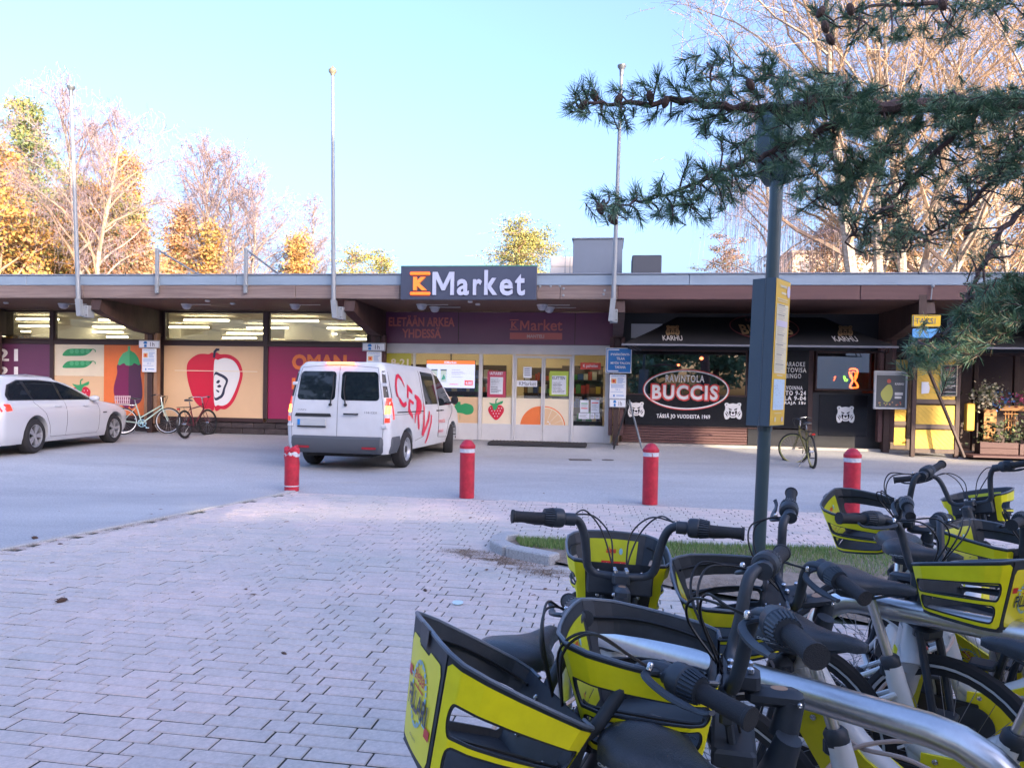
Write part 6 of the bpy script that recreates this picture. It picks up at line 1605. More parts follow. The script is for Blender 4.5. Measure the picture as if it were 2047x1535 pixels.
zs = [0.30,0.36,0.45,0.57,0.70,0.82,0.95,1.02,1.08,1.14,1.20,1.30,1.40,1.50,1.60,1.70,1.76,1.80,1.84,1.86]
b = Bv.shell(zs, 0.045).build('body', M_vanwhite, t, smooth=True)
WR = 0.335
cut_wells(b, [(0,WR,0.40,-1.1,-0.62),(0,WR,0.40,0.62,1.1),(3.2,WR,0.41,-1.1,-0.58),(3.2,WR,0.41,0.58,1.1)])
m = MB()
for x in (0,3.2): m.lathe([(0.41,-0.93),(0.41,0.93)], 20, Matrix.Translation((x,0,WR)) @ Matrix.Rotation(R(-90),4,'X'), a0=math.pi, a1=2*math.pi, cap=False)
m.box(-0.85,-0.60,0.24,3.9,0.60,0.42); m.build('underbody', M_shade, t)
for x in (0, 3.2):
    for sg in (-1, 1): wheel(t, x, sg*(0.86), WR, 0.21, sg, 'steel', R(14) if x else 0)
def vs_patch(name, poly, mt, off=0.004, par=None, sg=-1):
    m = MB(); Bv.patch(poly, lambda x, z: Bv.side(x, z, sg, off), m); 
    if sg > 0: m.f = [tuple(reversed(f_)) for f_ in m.f]
    return m.build(name, mt, par or t, smooth=True)
def vr_patch(name, poly, mt, off=0.004, par=None):
    m = MB(); Bv.patch(poly, lambda y, z: Bv.rear(-y, z, off), m); m.f = [tuple(f_) for f_ in m.f]
    return m.build(name, mt, par or t, smooth=True)
for sg in (-1, 1):
    vs_patch('side_window', [(1.16,1.14),(2.02,1.14),(1.98,1.77),(1.18,1.79)], M_carglass, 0.005, sg=sg)
    vs_patch('side_window', [(2.12,1.10),(3.10,1.12),(2.98,1.24),(2.62,1.52),(2.34,1.72),(2.10,1.76)], M_carglass, 0.005, sg=sg)
    # black pillar strip at rear corner
    vs_patch('corner_trim', [(-0.86,1.27),(-0.72,1.27),(-0.72,1.72),(-0.80,1.74)], M_blackpl, 0.004, sg=sg)
    m = MB(); Bv.patch([(-0.91,0.90),(-0.74,0.90),(-0.76,1.20),(-0.90,1.27)], lambda x, z: Bv.side(x, z, sg, 0.010), m, 0)
    if sg > 0: m.f = [tuple(reversed(f_)) for f_ in m.f]
    m.build('tail_light_side', mat('light_red',(0.55,0.02,0.02),0.2,emit=(1,0.05,0.02),estr=0.25), t)
    m = MB()
    m.tube([Bv.side(2.78,1.16,sg,0.0), Bv.side(2.80,1.17,sg,0.14)], 0.025, 6); m.build('mirror_arm', M_blackpl, t)
    m = MB(); c = Bv.side(2.84,1.22,sg,0.17); m.lathe([(0,-0.07),(0.06,-0.06),(0.085,0),(0.07,0.06),(0,0.075)], 12, Matrix.Translation(c) @ Matrix.Rotation(R(90),4,'Y') @ Matrix.Diagonal((1.2,1,0.9,1))); m.build('mirror', M_blackpl, t, smooth=True)
def seam(pts, name='door_seam', wd=0.006, fn=None, mt=M_shade):
    m = MB(); fn = fn or (lambda x, z: Bv.side(x, z, -1, 0.003)); P_ = []
    for a, b_ in zip(pts[:-1], pts[1:]):
        n = max(1, int(math.hypot(b_[0]-a[0], b_[1]-a[1])/0.08))
        P_ += [(a[0]+(b_[0]-a[0])*i/n, a[1]+(b_[1]-a[1])*i/n) for i in range(n)]
    P_.append(pts[-1]); m.tube([fn(*p) for p in P_], wd/2, 4); return m.build(name, mt, t)
seam([(1.05,0.52),(1.05,1.10),(1.07,1.80)]); seam([(2.06,1.80),(2.05,1.05),(2.05,0.45)]); seam([(2.06,0.45),(2.70,0.42),(2.82,0.75),(3.12,0.95),(3.16,1.10)]); seam([(1.05,0.52),(0.5,0.46)])
seam([(-0.55,1.02),(1.0,1.01)], 'slide_rail', 0.02); seam([(-0.7,0.98),(0.9,0.97)], 'body_crease', 0.006)
for x in (1.90, 2.16): m = MB(); m.tube([Bv.side(x,1.005,-1,0.0), Bv.side(x+0.02,1.005,-1,0.035), Bv.side(x+0.15,1.005,-1,0.035), Bv.side(x+0.17,1.005,-1,0.0)], 0.014, 6); m.build('door_handle', M_blackpl, t)
# rear doors
rf_ = lambda y, z: Bv.rear(-y, z, 0.003)
seam([(0.0,0.50),(0.0,1.86)], fn=rf_); seam([(-0.82,0.50),(0.82,0.50)], fn=rf_)
for s in (-1, 1): seam([(s*0.83,0.50),(s*0.85,0.95),(s*0.79,1.35),(s*0.70,1.78)], fn=rf_); seam([(s*0.70,1.79),(0,1.84)], fn=rf_)
def rnd_poly(x0, z0, x1, z1, r, n=4, taper=0.0):
    pts = []
    for (cx_, cz_, a0) in ((x1-r,z1-r,0),(x0+r,z1-r,90),(x0+r,z0+r,180),(x1-r,z0+r,270)):
        for i in range(n+1):
            a = R(a0+90*i/n); pts.append((cx_+r*math.cos(a), cz_+r*math.sin(a)))
    zc = (z0+z1)/2; xc = 0
    return [(p[0]*(1-taper*(p[1]-z0)/(z1-z0)), p[1]) for p in pts]
vr_patch('rear_window', rnd_poly(0.055,1.22,0.76,1.72,0.07,taper=0.07), M_carglass, 0.005)
vr_patch('rear_window', [(-p[0],p[1]) for p in rnd_poly(0.055,1.22,0.76,1.72,0.07,taper=0.07)][::-1], M_carglass, 0.005)
# bumper
m = MB(); zb_ = [0.30,0.34,0.46,0.56,0.60]
for j, z in enumerate(zb_):
    o_ = (0.0,0.03,0.05,0.045,0.01)[j]; row = []
    for i in range(25):
        u = i/24*2-1; y = u*0.80
        row.append((Bv.rear(y, z, o_)[0] - 0.02*(1-u*u), y, z))
    xs_ = [-0.82, -0.70, -0.55, -0.42]
    L_ = [(x, -(Bv.yat(x,z)+o_*0.45), z) for x in xs_[::-1]]; R_ = [(x, (Bv.yat(x,z)+o_*0.45), z) for x in xs_]
    m.v += L_ + row + R_
k = 33
for j in range(4):
    for i in range(k-1): m.f.append((j*k+i+1, j*k+i, (j+1)*k+i, (j+1)*k+i+1)); m.m.append(0)
m.build('bumper', M_plas, t, smooth=True)
for s in (-1,1):
    m = MB(); Bv.patch(rnd_poly(0.48,0.385,0.74,0.425,0.015,2) if s>0 else [(-p[0],p[1]) for p in rnd_poly(0.48,0.385,0.74,0.425,0.015,2)][::-1], lambda y, z: (Bv.rear(-y,z,0.062)[0]-0.008, -y, z), m); m.build('reflector', mat('reflector_red',(0.35,0.02,0.03),0.2), t)
    # tail lights: stacked lenses on the rear corner
    for (za, zb2, nm, mt) in ((1.14,1.27,'tail_lamp_red',mat('light_red',(0.5,0.02,0.02),0.2)),(1.00,1.135,'tail_lamp_amber',mat('light_amber',(0.8,0.25,0.02),0.2,emit=(1.0,0.28,0.03),estr=2.2)),(0.93,0.995,'tail_lamp_clear',mat('light_clear',(0.6,0.6,0.62),0.15)),(0.85,0.925,'tail_lamp_red',mat('light_red',(0.5,0.02,0.02),0.2))):
        pl_ = [(s*0.865,za),(s*0.945,za),(s*0.935,zb2),(s*0.870,zb2)] if s > 0 else [(s*0.945,za),(s*0.865,za),(s*0.870,zb2),(s*0.935,zb2)]
        m = MB(); Bv.patch(pl_, lambda y, z: Bv.rear(-y, z, 0.010), m, dx=0.02); m.build(nm, mt, t)
    m = MB(); Bv.patch([(s*0.83,1.28),(s*0.90,1.28),(s*0.80,1.74),(s*0.755,1.74)] if s > 0 else [(s*0.90,1.28),(s*0.83,1.28),(s*0.755,1.74),(s*0.80,1.74)], lambda y, z: Bv.rear(-y, z, 0.005), m, dx=0.03); m.build('corner_trim', M_blackpl, t)
    for z in (0.78, 1.50): c = Bv.rear(s*0.86*(1 if z < 1 else 0.955), z, 0.0); m = MB(); m.bbox(c[0]-0.03, c[1]-0.05, z-0.03, c[0]+0.03, c[1]+0.05, z+0.03, 0.01); m.build('hinge', M_vanwhite, t)
m = MB(); m.tube([Bv.rear(-0.16+0.02,0.985,0.01), Bv.rear(-0.14,0.985,0.045), Bv.rear(-0.36,0.985,0.045), Bv.rear(-0.38,0.985,0.01)], 0.016, 6); m.build('rear_handle', M_blackpl, t)
m = MB(); Bv.patch([(-0.78,0.93),(-0.10,0.93),(-0.12,0.985),(-0.76,0.985)], lambda y, z: Bv.rear(-y, z, 0.02), m); m.build('grab_strip', M_blackpl, t)
m = MB(); m.bbox(-1.0,0.20,0.77,-0.968,0.72,0.89,0.004); pl_ = m.build('number_plate', mat('plate_grey',(0.42,0.45,0.46),0.5), t)
m = MB(); m.box(-1.004,0.665,0.78,-1.0005,0.712,0.88); m.build('plate_band', M_bluesign, pl_)
m = MB(); m.bbox(-1.0,0.20,0.745,-0.965,0.72,0.768,0.004); m.build('plate_frame', M_blackpl, t)
m = MB(); m.bbox(-0.86,-0.26,1.845,-0.80,0.26,1.885,0.012); m.build('brake_light', mat('light_brake',(0.6,0.03,0.02),0.3,emit=(1,0.10,0.04),estr=2.5), t)
for s in (0.10, -0.12):
    m = MB(); m.tube([Bv.rear(s,1.66,0.03), Bv.rear(s*0.9,1.40,0.03), Bv.rear(s-0.0+ (0.03 if s>0 else -0.03),1.14,0.03)], 0.012, 5); m.tube([Bv.rear(s+(0.03 if s>0 else -0.03),1.14,0.0), Bv.rear(s+(0.03 if s>0 else -0.03),1.14,0.04)], 0.025, 8); m.build('wiper', M_blackpl, t)
m = MB(); m.box(-0.996,-0.55,0.94,-0.9965,-0.3,0.99)
def rtext(s_, y0, z0, y1, z1, mt, off=0.006, **k):
    q = MB(); text_fit(q, s_, (y0,z0), (y1,z1), 0, **k); q.v = [Bv.rear(-v[0], v[2], off) for v in q.v]; q.build('lettering', mt, t)
rtext('116 CDI', 0.50,1.00,0.72,1.035, M_plas); rtext('VAN', -0.74,1.035,-0.58,1.055, M_plas)
def stext(s_, x0, z0, x1, z1, mt, sl_=0.0, **k):
    q = MB(); text_fit(q, s_, (x0,z0), (x1,z1), 0, **k); xm_ = (x0+x1)/2; q.v = [Bv.side(v[0], v[2]-sl_*(v[0]-xm_), -1, 0.007) for v in q.v]; q.build('lettering', mt, t)
M_cervi = mat('van_red', (0.66,0.01,0.06), 0.35)
VMI = VM.inverted()
def vside(px, py):
    """photo pixel -> (x, z) on the van's right flank"""
    o = VMI @ Vector((0,0,CAMZ)); d = VMI.to_3x3() @ ray(px, py); y = -0.95
    for _ in range(4):
        t_ = (y-o.y)/d.y; p = o+d*t_; y = -Bv.yat(min(max(p.x,-0.7),3.3), min(max(p.z,0.4),1.8))
    return (p.x, p.z)
def vs_letter(polys):
    m = MB()
    for pg in polys:
        P_ = [vside(770+x/7.675, 720+y/7.675) for x, y in pg]
        tr = tessellate_polygon([[Vector((p[0],p[1],0)) for p in P_]])
        for q in tr:
            a_, b_, c_ = (P_[i] for i in q); ar = (b_[0]-a_[0])*(c_[1]-a_[1])-(c_[0]-a_[0])*(b_[1]-a_[1]); q = q if ar > 0 else q[::-1]
            Bv.patch([P_[i] for i in q], lambda x, z: Bv.side(x, z, -1, 0.009), m)
    m.build('lettering', M_cervi, t)
from mathutils.geometry import tessellate_polygon
vs_letter([[(298,415),(275,340),(240,265),(190,205),(160,225),(148,290),(146,380),(155,470),(172,555),(205,580),(225,660),(262,715),(295,722),(325,690),(318,630),(300,640),(280,660),(258,640),(235,590),(200,560),(180,480),(172,380),(176,310),(190,265),(225,290),(260,345),(285,400)]])
vs_letter([[(330,365),(410,470),(412,525),(355,470),(352,585),(330,575)],[(365,590),(432,640),(430,685),(378,645),(376,745),(420,840),(420,905),(345,795),(352,640)]])
vs_letter([[(448,520),(500,555),(545,620),(558,700),(545,800),(515,840),(525,1000),(512,1075),(498,1040),(492,880),(485,800),(465,880),(460,970),(446,955),(452,850),(470,760),(478,620),(448,580)]])
vs_letter([[(575,645),(600,720),(600,860),(598,1040),(650,890),(665,770),(682,800),(672,920),(625,1060),(572,1170),(552,1135),(570,1040),(580,880)]])
vs_letter([[(700,825),(714,850),(708,960),(670,1120),(645,1210),(618,1280),(605,1265),(635,1180),(655,1080),(690,950)]])
def vtxt(s_, x0, y0, x1, y1):
    a_ = vside(770+x0/7.675, 720+y1/7.675); b_ = vside(770+x1/7.675, 720+y0/7.675); stext(s_, a_[0], a_[1], b_[0], b_[1], M_cervi, bold=0.0)
vtxt('imosta', 815,885,915,965); vtxt('asioo', 805,1040,888,1110)
# ---------------- white estate car
ca = G(57, 903); CM = Matrix.Translation((-9.06, 14.0, gz(-9.06,14.0)+0.004)) @ Matrix.Rotation(R(92.0), 4, 'Z') @ Matrix.Translation((0, 0.80, 0))
t = thing('estate_car', 'white estate car with dark windows parked at the left edge', 'car', (0,0,0)); t.matrix_world = CM; ORG[t.name] = (0,0,0)
lvz = [(0.20,-0.98,3.72,0.86),(0.32,-1.04,3.80,0.905),(0.50,-1.07,3.82,0.925),(0.68,-1.07,3.78,0.930),(0.80,-1.05,3.60,0.925),(0.88,-1.03,3.25,0.905),(0.94,-1.01,2.75,0.880),(0.985,-1.0,2.36,0.855),(1.05,-0.97,2.20,0.80),(1.20,-0.88,1.86,0.715),(1.32,-0.76,1.52,0.64),(1.40,-0.62,1.20,0.57)]
Bc = Body(lvz, 0.20, ((0.2,0.8,0.95,1.1),(0.55,0.50,0.30,0.14)))
b = Bc.shell([0.20,0.26,0.32,0.41,0.50,0.59,0.68,0.74,0.80,0.84,0.88,0.91,0.94,0.965,0.985,1.02,1.05,1.12,1.20,1.26,1.32,1.36,1.40], 0.055).build('body', M_carwhite, t, smooth=True)
cut_wells(b, [(0,0.335,0.385,-1.1,-0.60),(0,0.335,0.385,0.60,1.1),(2.97,0.335,0.385,-1.1,-0.60),(2.97,0.335,0.385,0.60,1.1)])
m = MB()
for x in (0,2.97): m.lathe([(0.39,-0.88),(0.39,0.88)], 20, Matrix.Translation((x,0,0.335)) @ Matrix.Rotation(R(-90),4,'X'), a0=math.pi, a1=2*math.pi, cap=False)
m.box(-0.8,-0.60,0.16,3.5,0.60,0.34); m.build('underbody', M_shade, t)
for x in (0, 2.97):
    for sg in (-1, 1): wheel(t, x, sg*0.805, 0.33, 0.22, sg, 'alloy', R(-4) if x else 0)
for sg in (-1, 1):
    def cpatch(name, poly, mt, off=0.005):
        m = MB(); Bc.patch(poly, lambda x, z: Bc.side(x, z, sg, off), m)
        if sg > 0: m.f = [tuple(reversed(f_)) for f_ in m.f]
        return m.build(name, mt, t, smooth=True)
    cpatch('window_trim', [(-0.72,1.00),(2.16,0.99),(1.92,1.09),(1.56,1.24),(1.20,1.345),(0.6,1.385),(-0.1,1.375),(-0.50,1.28),(-0.70,1.10)], M_blackpl, 0.003)
    cpatch('side_window', [(-0.64,1.02),(-0.02,1.015),(-0.06,1.355),(-0.14,1.35),(-0.46,1.25),(-0.62,1.10)], M_carglass, 0.006)
    cpatch('side_window', [(0.05,1.015),(0.93,1.01),(0.98,1.355),(0.40,1.365),(0.05,1.35)], M_carglass, 0.006)
    cpatch('side_window', [(1.02,1.01),(1.95,1.005),(1.78,1.12),(1.50,1.245),(1.15,1.335),(1.06,1.345)], M_carglass, 0.006)
    cpatch('tail_light', [(-0.98,0.80),(-0.72,0.82),(-0.74,0.93),(-0.97,0.95)], mat('light_red',(0.5,0.02,0.02),0.2), 0.008)
    cpatch('head_light', [(3.20,0.62),(3.56,0.60),(3.50,0.72),(3.22,0.76)], mat('light_clear',(0.6,0.6,0.62),0.15), 0.006)
    m = MB(); c = Bc.side(2.02,1.02,sg,0.12); m.lathe([(0,-0.10),(0.05,-0.08),(0.075,0),(0.055,0.08),(0,0.10)], 12, Matrix.Translation(c) @ Matrix.Rotation(R(90),4,'X') @ Matrix.Diagonal((1.1,0.85,1,1))); m.build('mirror', M_carwhite, t, smooth=True)
    m = MB(); m.tube([Bc.side(2.02,0.985,sg,-0.02), Bc.side(2.02,1.0,sg,0.08)], 0.02, 6); m.build('mirror_arm', M_blackpl, t)
    for x in (0.62, 1.62): m = MB(); m.tube([Bc.side(x,0.875,sg,-0.005), Bc.side(x+0.03,0.875,sg,0.028), Bc.side(x+0.17,0.875,sg,0.028), Bc.side(x+0.20,0.875,sg,-0.005)], 0.014, 6); m.build('door_handle', M_carwhite, t, smooth=True)
cf = lambda x, z: Bc.side(x, z, -1, 0.002)
seam([(1.0,0.30),(1.02,0.6),(1.0,1.0)], fn=cf); seam([(0.42,0.52),(0.30,0.74),(0.0,0.95),(0.0,1.0)], fn=cf); seam([(0.42,0.52),(0.48,0.30)], fn=cf)
seam([(2.20,0.98),(2.28,0.75),(2.26,0.36),(2.20,0.30)], fn=cf); seam([(0.48,0.29),(2.22,0.28)], fn=cf); seam([(-0.9,0.845),(0.0,0.86),(2.2,0.83),(3.0,0.78)], 'body_crease', 0.004, fn=cf, mt=mat('crease_white',(0.55,0.56,0.58),0.3))
m = MB(); m.bbox(2.42,-0.933,0.70,2.58,-0.918,0.725,0.003); m.build('side_badge', M_blackpl, t)
m = MB()
for s in (-1,1): MB().tube([(-0.5,s*0.50,1.44),(0.3,s*0.53,1.475),(1.1,s*0.50,1.44)], 0.014, 6).build('roof_rail', M_steelw, t)
# ================================================================= RENTAL BIKES AND RACKS
from mathutils.geometry import tessellate_polygon
M_bkw = mat('bike_white', (0.66,0.68,0.70), 0.35, coat=0.3, var=0.05, vscale=12)
M_bky = mat('bike_yellow', (0.84,0.80,0.012), 0.42, var=0.07, vscale=14)
M_bblk = mat('bike_black_paint', (0.026,0.036,0.050), 0.50, var=0.15, vscale=25)
M_bplast = mat('basket_black', (0.026,0.034,0.046), 0.55, var=0.25, vscale=18)
M_grip = mat('grip_rubber', (0.018,0.021,0.027), 0.75, bump=0.3, bscale=500)
M_saddle = mat('saddle_vinyl', (0.028,0.037,0.050), 0.33, bump=0.25, bscale=420, var=0.2, vscale=20)
M_bolt = mat('bolt_steel', (0.60,0.62,0.65), 0.25, metal=0.9)
M_stain = mat('brushed_steel', (0.66,0.67,0.68), 0.30, metal=1.0, var=0.06, vscale=60, stretch=(1,1,1))
M_sticker = mat('basket_sticker', (0.84,0.76,0.02), 0.35, var=0.05, vscale=10)
M_stred = mat('sticker_red', (0.62,0.03,0.02), 0.4); M_stnavy = mat('sticker_navy', (0.02,0.03,0.06), 0.4); M_stblue = mat('sticker_blue', (0.25,0.50,0.62), 0.4)
M_rimb = mat('rim_black', (0.02,0.022,0.025), 0.4); M_refl = mat('tyre_reflex', (0.62,0.64,0.66), 0.5); M_cable = mat('cable_black', (0.008,0.009,0.011), 0.45)
M_lockc = mat('cable_pinkish', (0.52,0.40,0.34), 0.4); M_qr = M_white
def mesh_of(ob): me = ob.data; bpy.data.objects.remove(ob); return me
def proto(mb, name, mats, smooth=False): return mesh_of(mb.build(name, mats, smooth=smooth))
def bolt(m, p, n, r=0.006, h=0.006, mi=0):
    M = Matrix.Translation(p) @ Vector(n).to_track_quat('Z','Y').to_matrix().to_4x4(); m.lathe([(r,0),(r,h),(r*0.6,h*1.3),(0,h*1.1)], 8, M, mi)
# ---- steering assembly (origin = stem clamp, +x ahead, +y left)
PB = {}
def bend(pts, k=5): return crom([tuple(p) for p in pts], k, closed=False)
m = MB(); right = [(0.018,0,0.0),(0.026,-0.045,0.002),(0.028,-0.078,0.006),(0.020,-0.100,0.028),(0.008,-0.108,0.075),(-0.002,-0.120,0.130),(-0.012,-0.137,0.162),(-0.032,-0.165,0.174),(-0.050,-0.200,0.172),(-0.062,-0.24,0.170)]
m.tube(bend([(p[0],-p[1],p[2]) for p in right][::-1] + right[1:]), 0.0130, 12); PB['handlebar'] = proto(m, 'handlebar', M_bblk, True)
m = MB(); m.tube([(0.012,-0.0,0.0),(0.020,-0.09,0.045),(0.0135,-0.115,0.05)][:2], 0.004, 6)
def gripm(s):
    m = MB(); a = Vector((-0.056,s*0.222,0.170)); b = Vector((-0.088,s*0.335,0.171)); d = (b-a)
    P_ = [a, a+d*0.02, a+d*0.05, a+d*0.4, a+d*0.75, a+d*0.93, a+d*0.95, b]; m.tube(P_, [0.018,0.0195,0.0175,0.0165,0.0165,0.0175,0.020,0.020], 16)
    return m
def hubm(s):
    m = MB(); a = Vector((-0.040,s*0.182,0.172)); d = Vector((-0.032,s*0.113,0.001)).normalized()
    m.tube([a, a+d*0.004, a+d*0.012, a+d*0.030, a+d*0.036, a+d*0.050], [0.020,0.027,0.029,0.029,0.025,0.021], 18)
    u = d.cross(Vector((0,0,1))).normalized(); w = u.cross(d)
    for k in range(22):
        an = 2*math.pi*k/22; o = a+(u*math.cos(an)+w*math.sin(an))*0.027+d*0.034; e = a+(u*math.cos(an)+w*math.sin(an))*0.0225+d*0.062
        m.tube([o, e], 0.0024, 4)
    m.tube([a+d*0.034, a+d*0.062], [0.026,0.0215], 18)
    return m
def leverm(s):
    m = MB(); a = Vector((-0.034,s*0.165,0.170)); pts = [a+Vector((0.0,0,0.0)), a+Vector((0.030,s*0.0,-0.006)), a+Vector((0.045,s*0.020,-0.014)), a+Vector((0.030,s*0.070,-0.022)), a+Vector((0.006,s*0.125,-0.020)), a+Vector((0.004,s*0.150,-0.010))]
    m.tube(bend(pts, 4), [0.010]*5+[0.0085]*10+[0.006]*5+[0.007], 7, flat=0.6)
    m.tube([a+Vector((-0.004,-s*0.016,0)), a+Vector((-0.008,s*0.014,0))], 0.019, 12)
    bolt(m, a+Vector((0.036,s*0.006,-0.002)), (0,0,1), 0.006, 0.010, 1)
    return m
for s, nm in ((-1,'R'),(1,'L')):
    PB['grip'+nm] = proto(gripm(s), 'grip', M_grip, True); PB['hub'+nm] = proto(hubm(s), 'shifter', M_bblk, 28); PB['lever'+nm] = proto(leverm(s), 'brake_lever', [M_bblk, M_bolt], True)
m = MB(); m.bbox(-0.028,-0.026,-0.020,0.034,0.026,0.019,0.008); m.bbox(-0.105,-0.022,-0.045,0.0,0.022,-0.012,0.010)
m.tube([(-0.085,0,-0.03),(-0.070,0,-0.10)], [0.024,0.027], 14)
for x in (-0.010,0.026):
    for y in (-0.017,0.017): bolt(m, (x,y,0.018), (0,0,1), 0.0065, 0.008, 1)
bolt(m, (-0.096,0.023,-0.03), (0,1,0), 0.005, 0.006, 1)
PB['stem'] = proto(m, 'stem', [M_bblk, M_bolt], True)
m = MB(); m.poly(ell((0,0),0.016,0.009,16), 0); m.v = [(-0.062+v[0]*1.0, v[2]*1.3, -0.0115+0.0) for v in m.v]; m.f = [tuple(f_) for f_ in m.f]; PB['badge'] = proto(m, 'badge', mat('badge_bronze',(0.35,0.22,0.14),0.3))
# basket plan
TOPP = [(0.046,0.100,0.036),(0.050,0.140,0.038),(0.085,0.160,0.045),(0.15,0.165,0.056),(0.21,0.166,0.066),(0.275,0.160,0.077),(0.318,0.140,0.084),(0.338,0.112,0.090)]
BOTP = [(0.072,0.090,-0.100),(0.076,0.118,-0.102),(0.100,0.130,-0.105),(0.15,0.134,-0.110),(0.20,0.134,-0.114),(0.245,0.126,-0.119),(0.272,0.108,-0.122),(0.285,0.086,-0.124)]
def interp_path(P_, u):
    j = min(u*(len(P_)-1), len(P_)-1.0001); i = int(j); f_ = j-i; return Vector(P_[i]).lerp(Vector(P_[i+1]), f_)
def bside(u, v, s, off=0.0):
    t_, b_ = interp_path(TOPP, u), interp_path(BOTP, u); p = b_.lerp(t_, v)
    e = 0.01; t2 = interp_path(TOPP, min(1,u+e)) if u < 0.98 else interp_path(TOPP, u); t1 = interp_path(TOPP, max(0,u-e)); d = t2-t1; n = Vector((-d.y, d.x, 0)); n = n.normalized() if n.length > 1e-9 else Vector((0,1,0))
    p = p + n*off; return Vector((p.x, s*p.y, p.z))
def bfront(u, v, off=0.0):   # u across from left (+y) to right
    t_ = Vector((0.340,0.112*(1-2*u),0.090+0.004*math.sin(math.pi*u))); b_ = Vector((0.287,0.086*(1-2*u),-0.124)); p = b_.lerp(t_, v); p.x += 0.006*math.sin(math.pi*u)+off; return p
def slot(u0, v0, u1, v1, n=6, asp=2.0):
    r = (v1-v0)/2; ru = r/asp; out = []
    for (cu, a0) in ((u1-ru,-90),(u0+ru,90)):
        for i in range(n+1): a = R(a0+180*i/n); out.append((cu+ru*math.cos(a), (v0+v1)/2+r*math.sin(a)))
    return out
def holed(mb, outer, holes, fn, mi=0, flip=False):
    def dens(pg, st=0.06):
        o = []
        for a_, b_ in zip(pg, pg[1:]+pg[:1]):
            k_ = max(1, int(max(abs(b_[0]-a_[0]), abs(b_[1]-a_[1]))/st))
            o += [(a_[0]+(b_[0]-a_[0])*i/k_, a_[1]+(b_[1]-a_[1])*i/k_) for i in range(k_)]
        return o
    loops = [dens(outer)] + [dens(h, 0.06) for h in holes]; pts = [p for l_ in loops for p in l_]
    tr = tessellate_polygon([[Vector((p[0]*2,p[1],0)) for p in l_] for l_ in loops])
    # split long triangles is unnecessary: loops are dense
    f_ = []
    for q in tr:
        a_, b_, c_ = (pts[i] for i in q); ar = (b_[0]-a_[0])*(c_[1]-a_[1])-(c_[0]-a_[0])*(b_[1]-a_[1])
        q = tuple(q) if ar > 0 else tuple(reversed(q))
        f_.append(tuple(reversed(q)) if flip else q)
    mb.add([fn(*p) for p in pts], f_, mi); return loops
def edge_walls(mb, loops, fa, fb, mi=0):
    for l_ in loops:
        k_ = len(l_); mb.add([fa(*p) for p in l_]+[fb(*p) for p in l_], [(i, (i+1)%k_, k_+(i+1)%k_, k_+i) for i in range(k_)], mi)
def slot_range(u, sl):
    u0, v0, u1, v1, ru = sl; h = (v1-v0)/2; c = (v0+v1)/2
    if u <= u0 or u >= u1: return None
    if u < u0+ru: q = (u0+ru-u)/ru
    elif u > u1-ru: q = (u-(u1-ru))/ru
    else: q = 0
    k = math.sqrt(max(0, 1-q*q)); return (c-h*k, c+h*k)
def columns(u0, u1, slots, n=26):
    us = {round(u0+(u1-u0)*i/n, 5) for i in range(n+1)}
    for sl in slots:
        for j in range(7):
            q = sl[4]*(1-math.cos(math.pi/2*j/6)); us |= {round(sl[0]+q,5), round(sl[2]-q,5)}
    return sorted(us)
def slotted(m, fn, slots, u0=0.0, u1=1.0, lo=lambda u: 0.0, hi=lambda u: 1.0, flip=False, wall=None):
    us = columns(u0, u1, slots)
    def iv(u):
        cuts = [lo(u)]
        for sl in sorted(slots, key=lambda q: q[1]):
            r_ = slot_range(u, sl); c = (sl[1]+sl[3])/2
            cuts += list(r_) if r_ else [c, c]
        cuts.append(hi(u)); return cuts
    for ua, ub in zip(us[:-1], us[1:]):
        A, B = iv(ua), iv(ub)
        for k in range(0, len(A), 2):
            nn = 3
            for j in range(nn):
                f0, f1 = j/nn, (j+1)/nn
                q = [fn(ua, A[k]+(A[k+1]-A[k])*f0), fn(ub, B[k]+(B[k+1]-B[k])*f0), fn(ub, B[k]+(B[k+1]-B[k])*f1), fn(ua, A[k]+(A[k+1]-A[k])*f1)]
                m.add(q[::-1] if flip else q, [(0,1,2,3)])
        if wall:
            for k in range(1, len(A)-1, 2):
                if A[k+1]-A[k] < 1e-6 and B[k+1]-B[k] < 1e-6: continue
                for e in (k, k+1): m.add([fn(ua,A[e]), fn(ub,B[e]), wall(ub,B[e]), wall(ua,A[e])], [(0,1,2,3)])
    return us
SL2 = [(0.15,0.43,0.90,0.67,0.05), (0.18,0.09,0.87,0.33,0.05)]
m = MB()
for s in (-1, 1):
    fo = lambda u, v: bside(u, v, s, 0.0); fi = lambda u, v: bside(u, v, s, -0.005)
    slotted(m, fo, SL2, flip=(s<0), wall=fi); slotted(m, fi, SL2, flip=(s>0))
    m.grid(lambda u, v: tuple(bside(u, 1.0, s, -0.005*v)), 24, 1)
m.grid(lambda u, v: tuple(bfront(u, v, 0.0)), 8, 4); m.grid(lambda u, v: tuple(bfront(1-u, v, -0.005)), 8, 4)
# rear wall, floor
rr0 = lambda u, v: Vector(BOTP[0]).lerp(Vector(TOPP[0]), v); 
def brear(u, v, off=0.0): p = rr0(0, v); return Vector((p.x+off, p.y*(1-2*u), p.z))
m.grid(lambda u, v: brear(u, v, 0), 6, 2); m.grid(lambda u, v: brear(1-u, v, 0.005), 6, 2)
fl = [Vector(p) for p in BOTP] + [Vector((p[0],-p[1],p[2])) for p in BOTP[::-1]]
m.add([tuple(p) for p in fl], [tuple(range(len(fl)))]); m.add([(p.x,p.y,p.z-0.008) for p in fl], [tuple(range(len(fl)-1,-1,-1))])
k_ = len(fl); m.add([(p.x,p.y,p.z) for p in fl]+[(p.x,p.y,p.z-0.008) for p in fl], [(i,k_+i,k_+(i+1)%k_,(i+1)%k_) for i in range(k_)])
PB['basket'] = proto(m, 'basket', [M_bplast])
